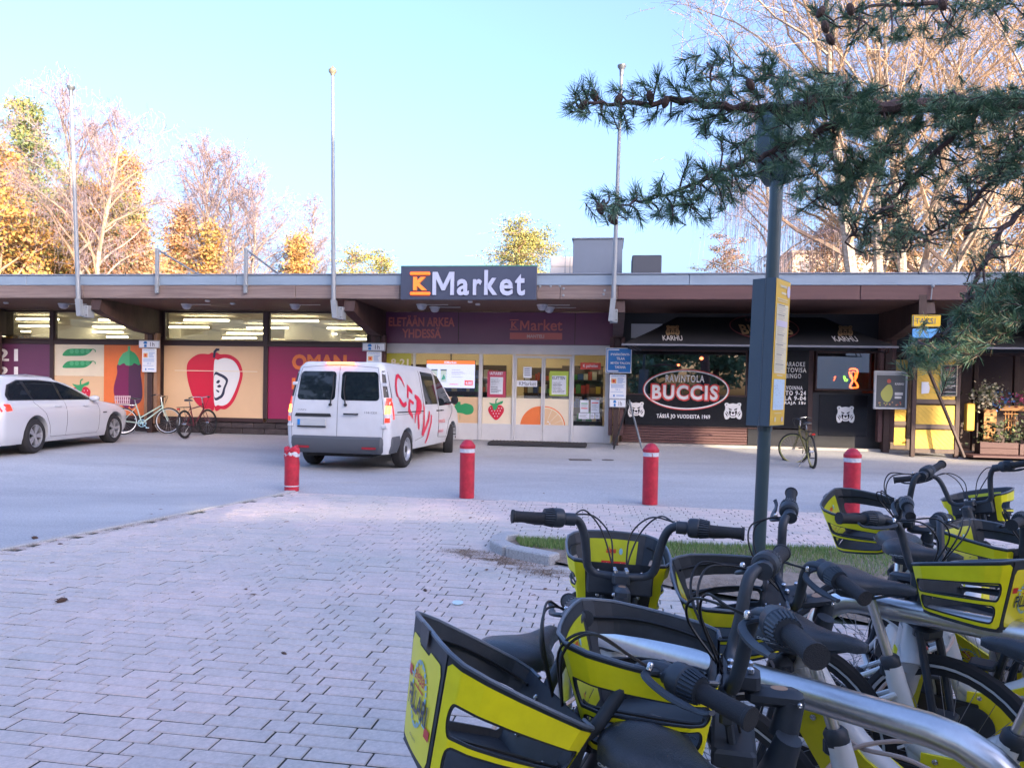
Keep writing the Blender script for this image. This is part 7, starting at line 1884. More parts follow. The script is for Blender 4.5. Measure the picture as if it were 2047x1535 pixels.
# rim bead
m = MB(); rim = [Vector(p)+Vector((0,0,0.002)) for p in TOPP] + [bfront(u/6,1)+Vector((0,0,0.002)) for u in range(1,6)] + [Vector((p[0],-p[1],p[2]+0.002)) for p in TOPP[::-1]]
m.tube(rim, 0.0042, 6); PB['rim_bead'] = proto(m, 'rim_bead', mat('rim_bead',(0.10,0.13,0.17),0.4), True)
# yellow skins: side bands with black borders
def border(u0, u1, v0, v1, r=0.04):
    def e(u):
        d = min(u-u0, u1-u)
        return r*(1-math.sqrt(max(0, 1-(1-min(1,d/r))**2))) if d < r else 0.0
    return (lambda u: v0+e(u)*1.2), (lambda u: v1-e(u)*1.2)
SL3 = [(0.138,0.405,0.912,0.695,0.06), (0.168,0.065,0.882,0.355,0.06)]
def skins(s, off):
    m = MB(); lo_, hi_ = border(0.03, 0.985, 0.012, 0.955, 0.035)
    slotted(m, lambda u, v: bside(u, v, s, off), SL3, 0.03, 0.985, lo_, hi_, flip=(s<0)); return m
for s, nm in ((-1,'R'),(1,'L')): PB['skin'+nm] = proto(skins(s, 0.0022), 'yellow_band', M_bky)
def hi_out(u): return (0.87 if not 0.34 < u < 0.66 else 0.83) - border(0.05,0.95,0,0,0.06)[0](u)
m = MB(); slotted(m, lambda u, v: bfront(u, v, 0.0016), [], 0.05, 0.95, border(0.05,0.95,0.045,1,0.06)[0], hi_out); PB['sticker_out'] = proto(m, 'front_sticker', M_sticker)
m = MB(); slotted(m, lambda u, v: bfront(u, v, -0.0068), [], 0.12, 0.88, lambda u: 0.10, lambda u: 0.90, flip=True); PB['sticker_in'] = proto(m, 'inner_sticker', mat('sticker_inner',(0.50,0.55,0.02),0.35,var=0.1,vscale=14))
m = MB(); m.add([tuple(bfront(u,v,o)) for o in (0.006,) for u,v in ((0.40,0.86),(0.60,0.86),(0.62,0.93),(0.62,1.02),(0.38,1.02),(0.38,0.93))], [tuple(range(6))])
m.grid(lambda u, v: bfront(0.38+0.24*u, 1.02, 0.006-0.012*v), 2, 1); PB['clip'] = proto(m, 'rubber_clip', mat('clip_grey',(0.05,0.055,0.065),0.5))
def pframe(fn, flip=False):   # unit panel -> 3D, u to the right as read
    return (lambda u, v, o: fn(u, v, o))
def print_logo(fn, big=True):
    """the chain-ring logo with two pedals, lettering in two lines; colour 0 red 1 navy 2 blue 3 white"""
    m = MB(); n = 30; cx_, cz_, ru, rv = 0.5, 0.54, 0.27, 0.30
    for i in range(n):
        if i % 2 == 0 or True:
            a0 = 2*math.pi*i/n; a1 = 2*math.pi*(i+0.72)/n; w = 0.035 if i % 2 else 0.055
            m.add([(cx_+(ru)*math.cos(a0),0,cz_+rv*math.sin(a0)),(cx_+(ru)*math.cos(a1),0,cz_+rv*math.sin(a1)),(cx_+(ru-w)*math.cos(a1),0,cz_+(rv-w*0.9)*math.sin(a1)),(cx_+(ru-w)*math.cos(a0),0,cz_+(rv-w*0.9)*math.sin(a0))], [(0,1,2,3)], 2)
    text_fit(m, 'alepa', (0.33,0.60), (0.67,0.76), -2, 0, bold=0.01, shear=0.2); m.rect((0.34,0.575), (0.66,0.59), 0, 0)
    text_fit(m, 'FILLARI', (0.16,0.36), (0.86,0.55), -2, 1, bold=0.02)
    for (a_, b_, c_, d_) in ((0.03,0.60,0.17,0.69),(0.83,0.28,0.97,0.37)): m.rect((a_,b_), (c_,d_), 0, 0)
    m.rect((0.16,0.635), (0.25,0.655), 0, 2); m.rect((0.74,0.34), (0.84,0.36), 0, 2)
    text_fit(m, 'HOK-ELANTO', (0.38,0.13), (0.62,0.155), 0, 1)
    m.v = [tuple(fn(v[0], v[2], -v[1]*0.0005)) for v in m.v]; return m
LOGO = [M_stred, M_stnavy, M_stblue, M_white]
PB['print_front'] = proto(print_logo(lambda u, v, o: bfront(0.95-0.9*u, 0.02+v*0.86, 0.0034+o)), 'print', LOGO)
def inner_print():
    m = MB(); f_ = lambda u, v: bfront(1-u, v, -0.009)
    text_fit(m, 'alepa', (0.38,0.66), (0.54,0.78), 0, 0, bold=0.03, shear=0.2)
    m.rect((0.30,0.48), (0.74,0.57), 0, 0); text_fit(m, 'KAUPUNKIPYÖRÄN KÄYTTÖ', (0.32,0.50), (0.72,0.55), -0.002, 3, bold=0.03)
    m.poly(ell((0.30,0.33),0.014,0.025,8), 0, 0); m.rect((0.33,0.32),(0.40,0.335),0,1); m.rect((0.28,0.24),(0.42,0.25),0,1); m.rect((0.46,0.24),(0.72,0.25),0,1); m.rect((0.60,0.33),(0.68,0.34),0,1)
    m.poly(ell((0.62,0.72),0.03,0.05,10), 0, 2)
    m.v = [tuple(bfront(v[0], v[2], -0.0085+v[1]*0.5)) for v in m.v]; return m
m = inner_print(); PB['print_inner'] = proto(m, 'print', LOGO)
m = MB()
for s in (-1, 1):
    for v, q in ((0.86,0.0),(0.43,0.0)):
        pts = [bside(u, v-0.02*math.sin(u*9), s, -0.011) for u in (0.05,0.2,0.4,0.6,0.8,0.95)]
        m = MB(); m.tube(bend(pts,3), 0.0034, 5); PB['strap%d%d' % (s, int(v*100))] = proto(m, 'elastic_strap', M_cable, True)
m = MB()
for s in (-1,1):
    for v in (0.8,0.25): bolt(m, brear(0.5+s*0.34, v, 0.006), (1,0,0), 0.006, 0.004); bolt(m, brear(0.5+s*0.34, v, -0.002), (-1,0,0), 0.006, 0.004)
PB['bolts'] = proto(m, 'basket_bolts', M_bolt)
m = MB(); m.bbox(0.018,-0.10,-0.055,0.046,0.10,0.012,0.006); m.bbox(-0.02,-0.085,-0.14,0.060,0.085,-0.105,0.006)
m.tube([(0.03,-0.05,-0.06),(0.02,-0.05,-0.13)],0.008,6); m.tube([(0.03,0.05,-0.06),(0.02,0.05,-0.13)],0.008,6); PB['carrier'] = proto(m, 'basket_carrier', M_bblk)
def cables(seed):
    r = random.Random(seed); m = MB()
    for s, side_ in ((1,0),(1,1),(-1,0),(-1,1)):
        a = Vector((-0.02,s*0.170,0.165)); top_ = 0.175+r.uniform(0.0,0.03); fw = 0.06+r.uniform(0,0.04)
        pts = [a, a+Vector((0.05,-s*0.02,0.012)), Vector((fw,s*(0.085+0.03*side_),top_-0.01)), Vector((fw+0.01,s*(0.03+0.03*side_),top_-0.07)), Vector((0.045,s*0.02,0.02)), Vector((0.02,s*0.01-0.02,-0.06)), Vector((-0.01,s*0.03,-0.17))]
        m.tube(bend(pts,6), 0.0028, 5)
    return m
PB['cablesA'] = proto(cables(1), 'cables', M_cable, True); PB['cablesB'] = proto(cables(5), 'cables', M_cable, True)
# ---- frame (origin on the ground under the stem, +x ahead)
SZ = 0.945
def T_(m, pts, r, n=10, mi=0, flat=1.0): m.tube(bend(pts, 4) if len(pts) > 2 else pts, r, n, mi=mi, flat=flat)
m = MB(); m.tube([(-0.055,0,SZ-0.16),(0.04,0,SZ-0.34)], [0.030,0.038], 14)
T_(m, [(0.02,0,SZ-0.30),(-0.10,0,0.46),(-0.28,0,0.30),(-0.40,0,0.27)], 0.044, 10)
T_(m, [(-0.03,0,SZ-0.22),(-0.16,0,0.52),(-0.36,0,0.38),(-0.47,0,0.42)], 0.042, 10)
m.tube([(-0.43,0,0.27),(-0.535,0,0.64)], [0.032,0.030], 12)
for s in (-1,1):
    m.tube([(-0.44,s*0.03,0.28),(-0.85,s*0.068,0.335)], 0.013, 8); m.tube([(-0.515,s*0.025,0.56),(-0.85,s*0.068,0.345)], 0.010, 8)
PB['frame'] = proto(m, 'frame', M_bkw, True)
pan = [(-0.02,0.60),(-0.005,0.55),(-0.12,0.36),(-0.30,0.26),(-0.40,0.245),(-0.445,0.30),(-0.44,0.40),(-0.36,0.405),(-0.20,0.50),(-0.08,0.63)]
m = MB(); m.poly(pan, -0.046, 0, 0.046)
PB['frame_panel'] = proto(m, 'frame_panel', M_sticker)
def panel_print(s):
    m = print_logo(lambda u, v, o_: (u, o_, v)); o = Vector((-0.43,0,0.275)); a = R(36)
    def f_(u, v, o_=0.0):
        u = u if s < 0 else 1-u; x = (u-0.5)*0.17; z = (v-0.5)*0.17; c = Vector((-0.235,0,0.385)); return (c.x+x*math.cos(a)-z*math.sin(a), s*(0.0485+o_), c.z+x*math.sin(a)+z*math.cos(a))
    m.v = [f_(v[0], v[2], v[1]) for v in m.v]; return m
PB['pprintR'] = proto(panel_print(-1), 'print', LOGO); PB['pprintL'] = proto(panel_print(1), 'print', LOGO)
m = MB()
for s in (-1,1):
    for p in ((-0.06,0.585),(-0.15,0.375),(-0.40,0.385)): bolt(m, (p[0],s*0.046,p[1]), (0,s,0), 0.009, 0.005)
PB['pbolts'] = proto(m, 'panel_bolts', M_bolt)
m = MB(); m.lathe([(0.040,-0.02),(0.034,0.01),(0.027,0.06),(0.024,0.10)], 14, Matrix.Translation((-0.055,0,SZ-0.165)) @ Matrix.Rotation(R(-18),4,'Y')); PB['headset'] = proto(m, 'head_sleeve', M_bblk, True)
m = MB(); m.tube([(-0.53,0,0.62),(-0.605,0,SZ-0.09)], 0.0155, 12); PB['seatpost'] = proto(m, 'seat_post', M_stain, True)
m = MB(); m.lathe([(0.024,-0.02),(0.030,-0.01),(0.030,0.02),(0.022,0.03)], 12, Matrix.Translation((-0.538,0,0.645)) @ Matrix.Rotation(R(-15),4,'Y')); m.bbox(-0.57,-0.02,0.60,-0.53,0.02,0.65,0.01); PB['seatclamp'] = proto(m, 'seat_clamp', M_bblk, True)
# saddle lofted
def saddle_mesh():
    m = MB(); st = [(-0.135,0.030,0.000,0.018),(-0.128,0.058,0.010,0.030),(-0.105,0.084,0.018,0.042),(-0.070,0.092,0.018,0.050),(-0.030,0.080,0.010,0.050),(0.010,0.054,0.002,0.044),(0.050,0.034,-0.002,0.038),(0.090,0.024,-0.002,0.034),(0.125,0.020,-0.006,0.030),(0.145,0.010,-0.014,0.018)]
    n = 14; k = n+1
    for (x, w, zt_, h) in st:
        for i in range(k):
            a = math.pi*i/n; y = w*math.cos(a); z = zt_ - h + h*(math.sin(a)**0.55); m.v.append((x, y, z))
    for j in range(len(st)-1):
        for i in range(n): m.f.append((j*k+i, (j+1)*k+i, (j+1)*k+i+1, j*k+i+1)); m.m.append(0)
        m.f.append((j*k+n, (j+1)*k+n, (j+1)*k, j*k)); m.m.append(0)
    m.f.append(tuple(range(k))); m.m.append(0); m.f.append(tuple(range((len(st)-1)*k+k-1, (len(st)-1)*k-1, -1))); m.m.append(0)
    return m
m = saddle_mesh(); PB['saddle'] = proto(m, 'saddle', M_saddle, 60)
m = MB(); m.bbox(-0.10,-0.035,-0.075,0.02,0.035,-0.035,0.012); m.tube([(-0.09,0.03,-0.045),(0.0,0.03,-0.07),(0.10,0.015,-0.035)],0.0045,6); m.tube([(-0.09,-0.03,-0.045),(0.0,-0.03,-0.07),(0.10,-0.015,-0.035)],0.0045,6); bolt(m,(0,0.036,-0.06),(0,1,0),0.010,0.008,1); bolt(m,(0,-0.036,-0.06),(0,-1,0),0.010,0.008,1); PB['saddle_clamp'] = proto(m, 'saddle_clamp', [M_bblk, M_bolt])
m = MB(); T_(m, [(-0.12,-0.06,-0.025),(-0.125,-0.055,-0.06),(-0.11,-0.02,-0.085),(-0.11,0.02,-0.085),(-0.125,0.055,-0.06),(-0.12,0.06,-0.025)], 0.007, 8); PB['grab_loop'] = proto(m, 'grab_loop', M_bblk, True)
def sprint(s):
    m = MB(); text_fit(m, 'CityBikeGlobal', (0,0), (1,1), 0, 0, bold=0.02); text_fit(m, 'by Moventia', (0.35,-0.7), (0.95,-0.2), 0, 0)
    m.v = [(-0.092+(v[0] if s < 0 else 1-v[0])*0.062, s*(0.0930-0.0*v[0]+(0.002 if v[0]<0.6 else -0.004*(v[0]-0.6))), -0.026+v[2]*0.0075) for v in m.v]; return m
PB['sprintR'] = proto(sprint(-1), 'print', mat('print_grey',(0.45,0.5,0.55),0.5)); PB['sprintL'] = proto(sprint(1), 'print', mat('print_grey',(0,0,0)))
# wheel (axle along y, origin hub)
WY = Matrix.Rotation(R(90), 4, 'X')
WRr = 0.335
def torus(mb, Rr, r, n=48, k=8, mi=0, M=None):
    mb.lathe([(Rr+r*math.cos(2*math.pi*j/k), r*math.sin(2*math.pi*j/k)) for j in range(k+1)], n, M or WY, mi, cap=False)
m = MB(); torus(m, WRr-0.024, 0.024, 48, 8); PB['tyre'] = proto(m, 'tyre', M_tyre, True)
m = MB()
for s in (-1,1): m.lathe([(WRr-0.040,s*0.0205),(WRr-0.030,s*0.0243)] if s > 0 else [(WRr-0.030,s*0.0243),(WRr-0.040,s*0.0205)], 48, WY, cap=False)
PB['reflex'] = proto(m, 'reflex_stripe', M_refl, True)
m = MB(); m.lathe([(WRr-0.046,-0.012),(WRr-0.046,0.012),(WRr-0.066,0.009),(WRr-0.066,-0.009),(WRr-0.046,-0.012)], 48, WY, cap=False); PB['rim'] = proto(m, 'rim', M_rimb, True)
def spokes_m(n=28, Rr=WRr-0.06, r=0.0013, hub=0.022, mat_=None):
    m = MB()
    for k in range(n):
        a = 2*math.pi*k/n; s = 1 if k % 2 else -1; h = a + (0.9 if (k//2) % 2 else -0.9)
        m.tube([(hub*math.cos(h), s*0.026, hub*math.sin(h)), (Rr*math.cos(a), 0, Rr*math.sin(a))], r, 3, cap=False)
    return m
m = spokes_m(); PB['spokes'] = proto(m, 'spokes', mat('spoke_steel',(0.30,0.31,0.33),0.35,metal=0.7))
m = MB(); m.lathe([(0.012,-0.05),(0.030,-0.035),(0.030,0.035),(0.012,0.05)], 14, WY); PB['hub'] = proto(m, 'hub', M_bblk, True)
def fender(a0, a1, M=None):
    m = MB(); m.lathe([(WRr+0.006,-0.032),(WRr+0.018,-0.020),(WRr+0.022,0.0),(WRr+0.018,0.020),(WRr+0.006,0.032)], 26, WY, a0=R(a0), a1=R(a1), cap=False)
    m.lathe([(WRr+0.004,0.032),(WRr+0.018,0.0),(WRr+0.004,-0.032)], 26, WY, a0=R(a0), a1=R(a1), cap=False); return m
PB['fenderF'] = proto(fender(-150,-20), 'mudguard', M_bblk, True); PB['fenderR'] = proto(fender(-195,-50), 'mudguard', M_bblk, True)
m = MB(); m.tube([(-0.055,0,SZ-0.18),(0.055,0,0.72-0.0)], 0.022, 12)
m.tube(bend([(0.045,-0.05,0.725),(0.07,-0.055,0.66),(0.16,-0.052,WRr)],4), 0.013, 8); m.tube(bend([(0.045,0.05,0.725),(0.07,0.055,0.66),(0.16,0.052,WRr)],4), 0.013, 8); m.bbox(0.02,-0.055,0.70,0.075,0.055,0.745,0.012)
PB['fork'] = proto(m, 'fork', M_bblk, True)
m = MB(); m.bbox(-0.70,-0.05,0.40,-0.585,0.05,0.50,0.02); m.tube([(-0.60,0,0.45),(-0.52,0,0.46)],0.03,10); PB['lock_box'] = proto(m, 'lock_box', M_blackpl)
m = MB(); m.bbox(-0.665,-0.0515,0.435,-0.625,-0.0502,0.475,0.001); m.bbox(-0.665,0.0502,0.435,-0.625,0.0515,0.475,0.001); PB['lock_label'] = proto(m, 'lock_label', M_white)
m = MB(); m.lathe([(0.075,-0.004),(0.075,0.004)], 22, Matrix.Translation((-0.42,-0.055,0.275)) @ WY); m.bbox(-0.43,-0.085,0.10,-0.405,-0.07,0.28,0.005); m.bbox(-0.43,0.07,0.27,-0.405,0.085,0.45,0.005); m.bbox(-0.46,-0.18,0.095,-0.37,-0.09,0.115,0.006); m.bbox(-0.46,0.09,0.44,-0.37,0.18,0.46,0.006); PB['crank'] = proto(m, 'crank', M_bblk)
m = MB(); m.bbox(-0.86,-0.058,0.25,-0.40,-0.048,0.36,0.02); PB['chain_guard'] = proto(m, 'chain_guard', M_blackpl)
m = MB(); m.tube(bend([(-0.62,0.02,0.46),(-0.55,0.16,0.55),(-0.35,0.18,0.62),(-0.2,0.12,0.58),(-0.1,0.06,0.62)],6), 0.006, 7); m.tube([(-0.1,0.06,0.62),(-0.07,0.05,0.64)],0.011,8,mi=1); m.tube([(-0.07,0.05,0.64),(-0.02,0.03,0.665)],0.009,8,mi=2); PB['lock_cable'] = proto(m, 'lock_cable', [M_lockc, M_bolt, M_stred], True)
def put(meshname, parent, M=None):
    me = PB[meshname]; o = bpy.data.objects.new(me.name.split('.')[0], me); COL.objects.link(o); o.parent = parent
    if M is not None: o.matrix_local = M
    if 'bolts' in o.name: o['kind'] = 'stuff'
    return o
def rental_bike(label, pos, ys_, ls, ps, yf, lf=-4.0, cab='cablesA', basket=True, front=True, saddle_dz=0.0, lock=True, loop=True, inner=True, cut=()):
    pos = Vector(pos); root = thing('rental_bike', label, 'bicycle', (0,0,0), group='yellow and white rental bikes in the rack'); ORG[root.name] = (0,0,0)
    F = Matrix.Translation((pos.x, pos.y, 0)) @ Matrix.Rotation(R(yf),4,'Z') @ Matrix.Rotation(R(lf),4,'X')
    # keep the stem point of the frame under the fitted position
    s0 = F @ Vector((0,0,SZ)); F = Matrix.Translation((pos.x-s0.x, pos.y-s0.y, 0.004)) @ F; root.matrix_world = F
    Fi = F.inverted(); A = Matrix.Translation(pos) @ Matrix.Rotation(R(ys_),4,'Z') @ Matrix.Rotation(R(ls),4,'X') @ Matrix.Rotation(R(ps),4,'Y'); L_ = Fi @ A
    put('handlebar', root, L_); 
    for nm in ('L','R'): put('grip'+nm, root, L_); put('hub'+nm, root, L_); put('lever'+nm, root, L_)
    st = put('stem', root, L_); put('badge', st); put(cab, root, L_)
    if basket:
        b_ = put('basket', root, L_)
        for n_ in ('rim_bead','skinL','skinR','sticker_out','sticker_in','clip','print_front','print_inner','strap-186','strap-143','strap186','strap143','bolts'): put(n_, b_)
        put('carrier', root, L_)
    fr = put('frame', root); put('headset', root)
    pn = put('frame_panel', root); put('pprintR', pn); put('pprintL', pn); put('pbolts', pn)
    put('seatpost', root); put('seatclamp', root)
    sd = put('saddle', root, Matrix.Translation((-0.612,0,SZ-0.025+saddle_dz))); put('saddle_clamp', sd); put('sprintR', sd); put('sprintL', sd)
    if loop: put('grab_loop', sd)
    W_ = Matrix.Translation((-0.85,0,WRr)); w = put('tyre', root, W_); w.name = 'wheel'; 
    for n_ in ('reflex','rim','spokes','hub'): put(n_, w)
    put('fenderR', root, W_); put('lock_box', root); put('lock_label', root); put('crank', root); put('chain_guard', root)
    if lock: put('lock_cable', root)
    if front:
        G_ = Matrix.Translation((0,0,0)) @ Matrix.Rotation(R(ys_-yf),4,'Z'); put('fork', root, G_)
        W2 = G_ @ Matrix.Translation((0.16,0,WRr)); w = put('tyre', root, W2); w.name = 'wheel'
        for n_ in ('reflex','rim','spokes','hub'): put(n_, w)
        put('fenderF', root, W2)
    return root
rental_bike('rental bike facing away, its handlebar level and basket beyond it', (0.336,2.228,0.948), 86.2, 2.7, 3.2, 62, 2, saddle_dz=0.02)
rental_bike('nearest rental bike with its basket front turned to the lower left', (0.13,1.417,0.87), 200.9, -0.5, -20.5, 148, -3, 'cablesB')
rental_bike('rental bike whose empty basket shows a steel rail through its slots', (0.452,1.405,0.966), 164.1, -1.2, 0.8, 138, -3)
rental_bike('rental bike directly below the info pole with its grip pointing up', (0.842,2.177,0.925), 175, -15, 9.4, 140, -8, 'cablesB')
rental_bike('rental bike with side-on basket in front of the rightmost bollard', (1.788,3.342,0.949), 140.6, -14.9, 0.9, 137, -8)
rental_bike('rental bike facing away at the right edge with wide handlebar', (2.487,4.018,0.944), 45.5, -13.3, 7.2, 48, -8, 'cablesB')
rental_bike('rental bike at the right edge with worn yellow inner basket sticker', (2.003,2.777,0.92), 115.7, -3.2, 2.7, 132, -5)
rental_bike('rental bike turning its basket front towards the camera by the upper rail', (1.40,2.52,0.917), -58, -4.5, -2.8, -112, -4, 'cablesB')
# right-heading bikes placed by their saddles
def by_saddle(label, sx, sy, yaw, lean=4, steer=0, dz=0.0, **k):
    d = Vector((math.cos(R(yaw)), math.sin(R(yaw)), 0)); p = Vector((sx, sy, 0)) + d*0.612
    return rental_bike(label, (p.x, p.y, SZ), yaw+steer, 0, 0, yaw, lean, saddle_dz=dz, loop=False, **k)
by_saddle('rental bike facing right, its big black saddle lowest in the picture', 0.285, 1.235, -50, 3, 10, dz=-0.02)
by_saddle('rental bike facing right with saddle between the two steel rails', 0.76, 1.88, -42, 4, 5)
by_saddle('rental bike facing right with saddle just below the grass', 1.17, 2.42, -40, 4, -10)
by_saddle('rental bike facing right with saddle behind the upper rail', 1.62, 2.92, -40, 4, 5)
# ---- steel rack rails
def rail(a, L_, lab):
    a = Vector((a[0], a[1], 0)); d = Vector((0.722,-0.692,0)); b_ = a + d*L_; z = 0.80; pts = [a+Vector((0,0,0)), a+Vector((0,0,z-0.16))]
    for i in range(1,7): an = math.pi/2*i/6; pts.append(a + d*(0.16*(1-math.cos(an))) + Vector((0,0,z-0.16+0.16*math.sin(an))))
    for i in range(0,7): an = math.pi/2*i/6; pts.append(b_ - d*(0.22*(1-math.sin(an))) + Vector((0,0,z-0.22+0.22*math.cos(an))))
    pts.append(b_)
    o = MB().tube(pts, 0.037, 20).build('bike_rack', M_stain, smooth=60, org=tuple(a)); tag(o, lab, 'bike rack', 'steel bike rack rails')
rail((0.165,2.275), 1.24, 'nearest brushed steel rack rail under the bikes')
rail((1.10,2.665), 1.24, 'second steel rack rail running to the right edge')
rail((2.03,3.05), 1.24, 'furthest steel rack rail behind the yellow baskets')
# ================================================================= ORDINARY BICYCLES BY THE SHOP
def bicycle(label, org, yaw, lean, cframe, crim, cfend, steer=0, basket=None, carrier=True, ladies=False, guard=None, sc=1.0):
    t = thing('bicycle', label, 'bicycle', (0,0,0), group='private bicycles by the shop wall'); ORG[t.name] = (0,0,0)
    t.matrix_world = Matrix.Translation(org) @ Matrix.Rotation(R(yaw),4,'Z') @ Matrix.Rotation(R(lean),4,'X') @ Matrix.Scale(sc,4)
    r = 0.34; HX, HZ = 0.40, 0.78; m = MB()
    bb = (-0.08,0,0.28); m.tube([(HX-0.02,0,HZ+0.06),(HX+0.02,0,HZ-0.10)],0.020,8)
    m.tube([(HX+0.02,0,HZ-0.09), bb],0.017,8); m.tube([(HX,0,HZ) if not ladies else (HX+0.01,0,HZ-0.02), (-0.20,0,0.70) if not ladies else (-0.12,0,0.42)],0.015,8); m.tube([bb,(-0.22,0,0.78)],0.016,8)
    for s in (-1,1): m.tube([(-0.09,s*0.03,0.28),(-0.50,s*0.06,r)],0.010,6); m.tube([(-0.20,s*0.02,0.70),(-0.50,s*0.06,r)],0.008,6)
    m.build('frame', cframe, t, smooth=True)
    m = MB(); m.tube([(-0.215,0,0.76),(-0.245,0,0.88)],0.013,8); m.build('seat_post', M_bolt, t)
    q = saddle_mesh(); q.v = [(v[0]-0.24,v[1],v[2]+0.93) for v in q.v]; q.build('saddle', M_saddle, t, smooth=60)
    def whl(x, S_=I4):
        m = MB(); torus(m, r-0.018, 0.018, 36, 6); w = m.build('wheel', M_tyre, t, smooth=True, M=S_ @ Matrix.Translation((x,0,r)))
        m = MB(); m.lathe([(r-0.034,-0.012),(r-0.034,0.012),(r-0.052,0.009),(r-0.052,-0.009),(r-0.034,-0.012)],36,WY,cap=False); m.build('rim', crim, w, smooth=True)
        m = spokes_m(24, r-0.05, 0.0016); m.build('spokes', MATS['spoke_steel'], w); m = MB(); m.lathe([(0.02,-0.045),(0.02,0.045)],10,WY); m.build('hub', M_bolt, w)
        m = MB(); m.lathe([(r+0.008,-0.026),(r+0.020,0.0),(r+0.008,0.026)],20,WY,a0=R(-200 if x < 0 else -165),a1=R(-60 if x < 0 else -40),cap=False); m.build('mudguard', cfend, t, smooth=True, M=S_ @ Matrix.Translation((x,0,r)))
    whl(-0.50); piv = Matrix.Translation((HX,0,0)) @ Matrix.Rotation(R(steer),4,'Z') @ Matrix.Translation((-HX,0,0))
    whl(0.55, piv)
    m = MB(); m.tube([(HX,0,HZ-0.08),(HX+0.03,0,HZ-0.20)],0.016,8)
    for s in (-1,1): m.tube(bend([(HX+0.03,s*0.045,HZ-0.16),(HX+0.06,s*0.05,0.55),(0.55,s*0.05,r)],4),0.010,6)
    m.build('fork', cframe, t, smooth=True, M=piv)
    m = MB(); m.tube([(HX-0.02,0,HZ+0.05),(HX-0.035,0,HZ+0.20)],0.013,8)
    m.tube(bend([(-0.02+HX-0.12,0.29,HZ+0.20),(HX-0.06,0.27,HZ+0.22),(HX-0.0,0.12,HZ+0.22),(HX-0.01,0,HZ+0.20),(HX-0.0,-0.12,HZ+0.22),(HX-0.06,-0.27,HZ+0.22),(HX-0.14,-0.29,HZ+0.20)],4),0.011,8)
    m.build('handlebar', M_bolt, t, smooth=True, M=piv)
    for s in (-1,1): MB().tube([(HX-0.05,s*0.275,HZ+0.222),(HX-0.16,s*0.292,HZ+0.195)],0.017,8).build('grip', M_grip, t, M=piv)
    m = MB(); m.tube(bend([(HX-0.04,0.2,HZ+0.22),(HX+0.10,0.1,HZ+0.20),(HX+0.06,0.0,HZ+0.0)],5),0.004,4); m.tube(bend([(HX-0.04,-0.2,HZ+0.22),(HX+0.12,-0.08,HZ+0.18),(HX+0.04,0.0,HZ-0.1)],5),0.004,4); m.build('cables', M_cable, t, M=piv)
    m = MB(); m.lathe([(0.10,-0.004),(0.10,0.004),(0.085,0.006),(0.085,-0.006),(0.10,-0.004)],20,Matrix.Translation((bb[0],-0.06,bb[2])) @ WY,cap=False)
    for k in range(5): a = 2*math.pi*k/5; m.tube([(bb[0],-0.06,bb[2]),(bb[0]+0.09*math.cos(a),-0.06,bb[2]+0.09*math.sin(a))],0.006,4)
    m.tube([(bb[0],-0.075,bb[2]),(bb[0]+0.12,-0.085,bb[2]-0.12)],0.009,6); m.bbox(bb[0]+0.08,-0.18,bb[2]-0.135,bb[0]+0.16,-0.09,bb[2]-0.115); m.tube([(bb[0],0.075,bb[2]),(bb[0]-0.12,0.085,bb[2]+0.12)],0.009,6); m.bbox(bb[0]-0.16,0.09,bb[2]+0.11,bb[0]-0.08,0.18,bb[2]+0.13)
    m.build('crank', guard or M_bolt, t)
    MB().tube([(-0.2,0.06,0.28),(-0.26,0.22,0.01)],0.008,5).build('kickstand', M_bolt, t)
    if carrier:
        m = MB()
        for s in (-1,1): m.tube([(-0.24,s*0.05,0.74),(-0.72,s*0.06,0.75)],0.006,5); m.tube([(-0.62,s*0.06,0.75),(-0.50,s*0.06,r)],0.005,5)
        for x in (-0.35,-0.5,-0.65): m.tube([(x,-0.055,0.75),(x,0.055,0.75)],0.005,5)
        m.bbox(-0.75,-0.04,0.68,-0.735,0.04,0.73); m.build('carrier', M_blackpl if not basket else M_bolt, t)
        MB().bbox(-0.765,-0.035,0.685,-0.751,0.035,0.725,0.006).build('rear_reflector', M_stred, t)
    if basket:
        m = MB(); n = 7
        for j in range(3):
            z = 0.78+j*0.09; w = 0.12+j*0.02; m.tube([(-0.68+0.0,-w,z),(-0.36,-w,z),(-0.36,w,z),(-0.70,w,z),(-0.68,-w,z)],0.006,4)
        for i in range(n+1):
            u = i/n
            for s in (-1,1): m.tube([(-0.67+0.30*u,s*0.11,0.765),(-0.69+0.34*u,s*0.16,0.97)],0.006 if basket == 'w' else 0.004,4)
        for i in range(5):
            y = -0.1+0.05*i
            for x in (0,1): m.tube([(-0.67+x*0.3,y,0.765),(-0.69+x*0.34,y*1.45,0.97)],0.006,4)
        m.bbox(-0.67,-0.11,0.76,-0.36,0.11,0.768); m.build('rear_basket', mat('basket_pinkwhite',(0.66,0.50,0.54),0.5), t)
    return t
M_mint = mat('mint_frame', (0.42,0.58,0.50), 0.35); M_wine = mat('wine_frame', (0.12,0.015,0.03), 0.35); M_olive = mat('olive_frame', (0.12,0.11,0.04), 0.4); M_rimw = mat('rim_pale', (0.55,0.58,0.60), 0.35, metal=0.4); M_rimy = mat('rim_olive', (0.40,0.38,0.14), 0.4)
p1 = G(290, 868); bicycle('mint green ladies bicycle with pinkish basket leaning at the post', (p1.x-0.02, p1.y+0.05, gz(p1.x,p1.y)+0.0), 30, -6, M_mint, M_rimw, M_rimw, steer=-28, basket='w', ladies=True, guard=mat('blue_guard',(0.35,0.60,0.72),0.4))
p2 = G(392, 873); bicycle('dark red bicycle parked below the big apple', (p2.x, p2.y, gz(p2.x,p2.y)), 84, -3, M_wine, M_rimb, M_blackpl, steer=-12, guard=M_blackpl)
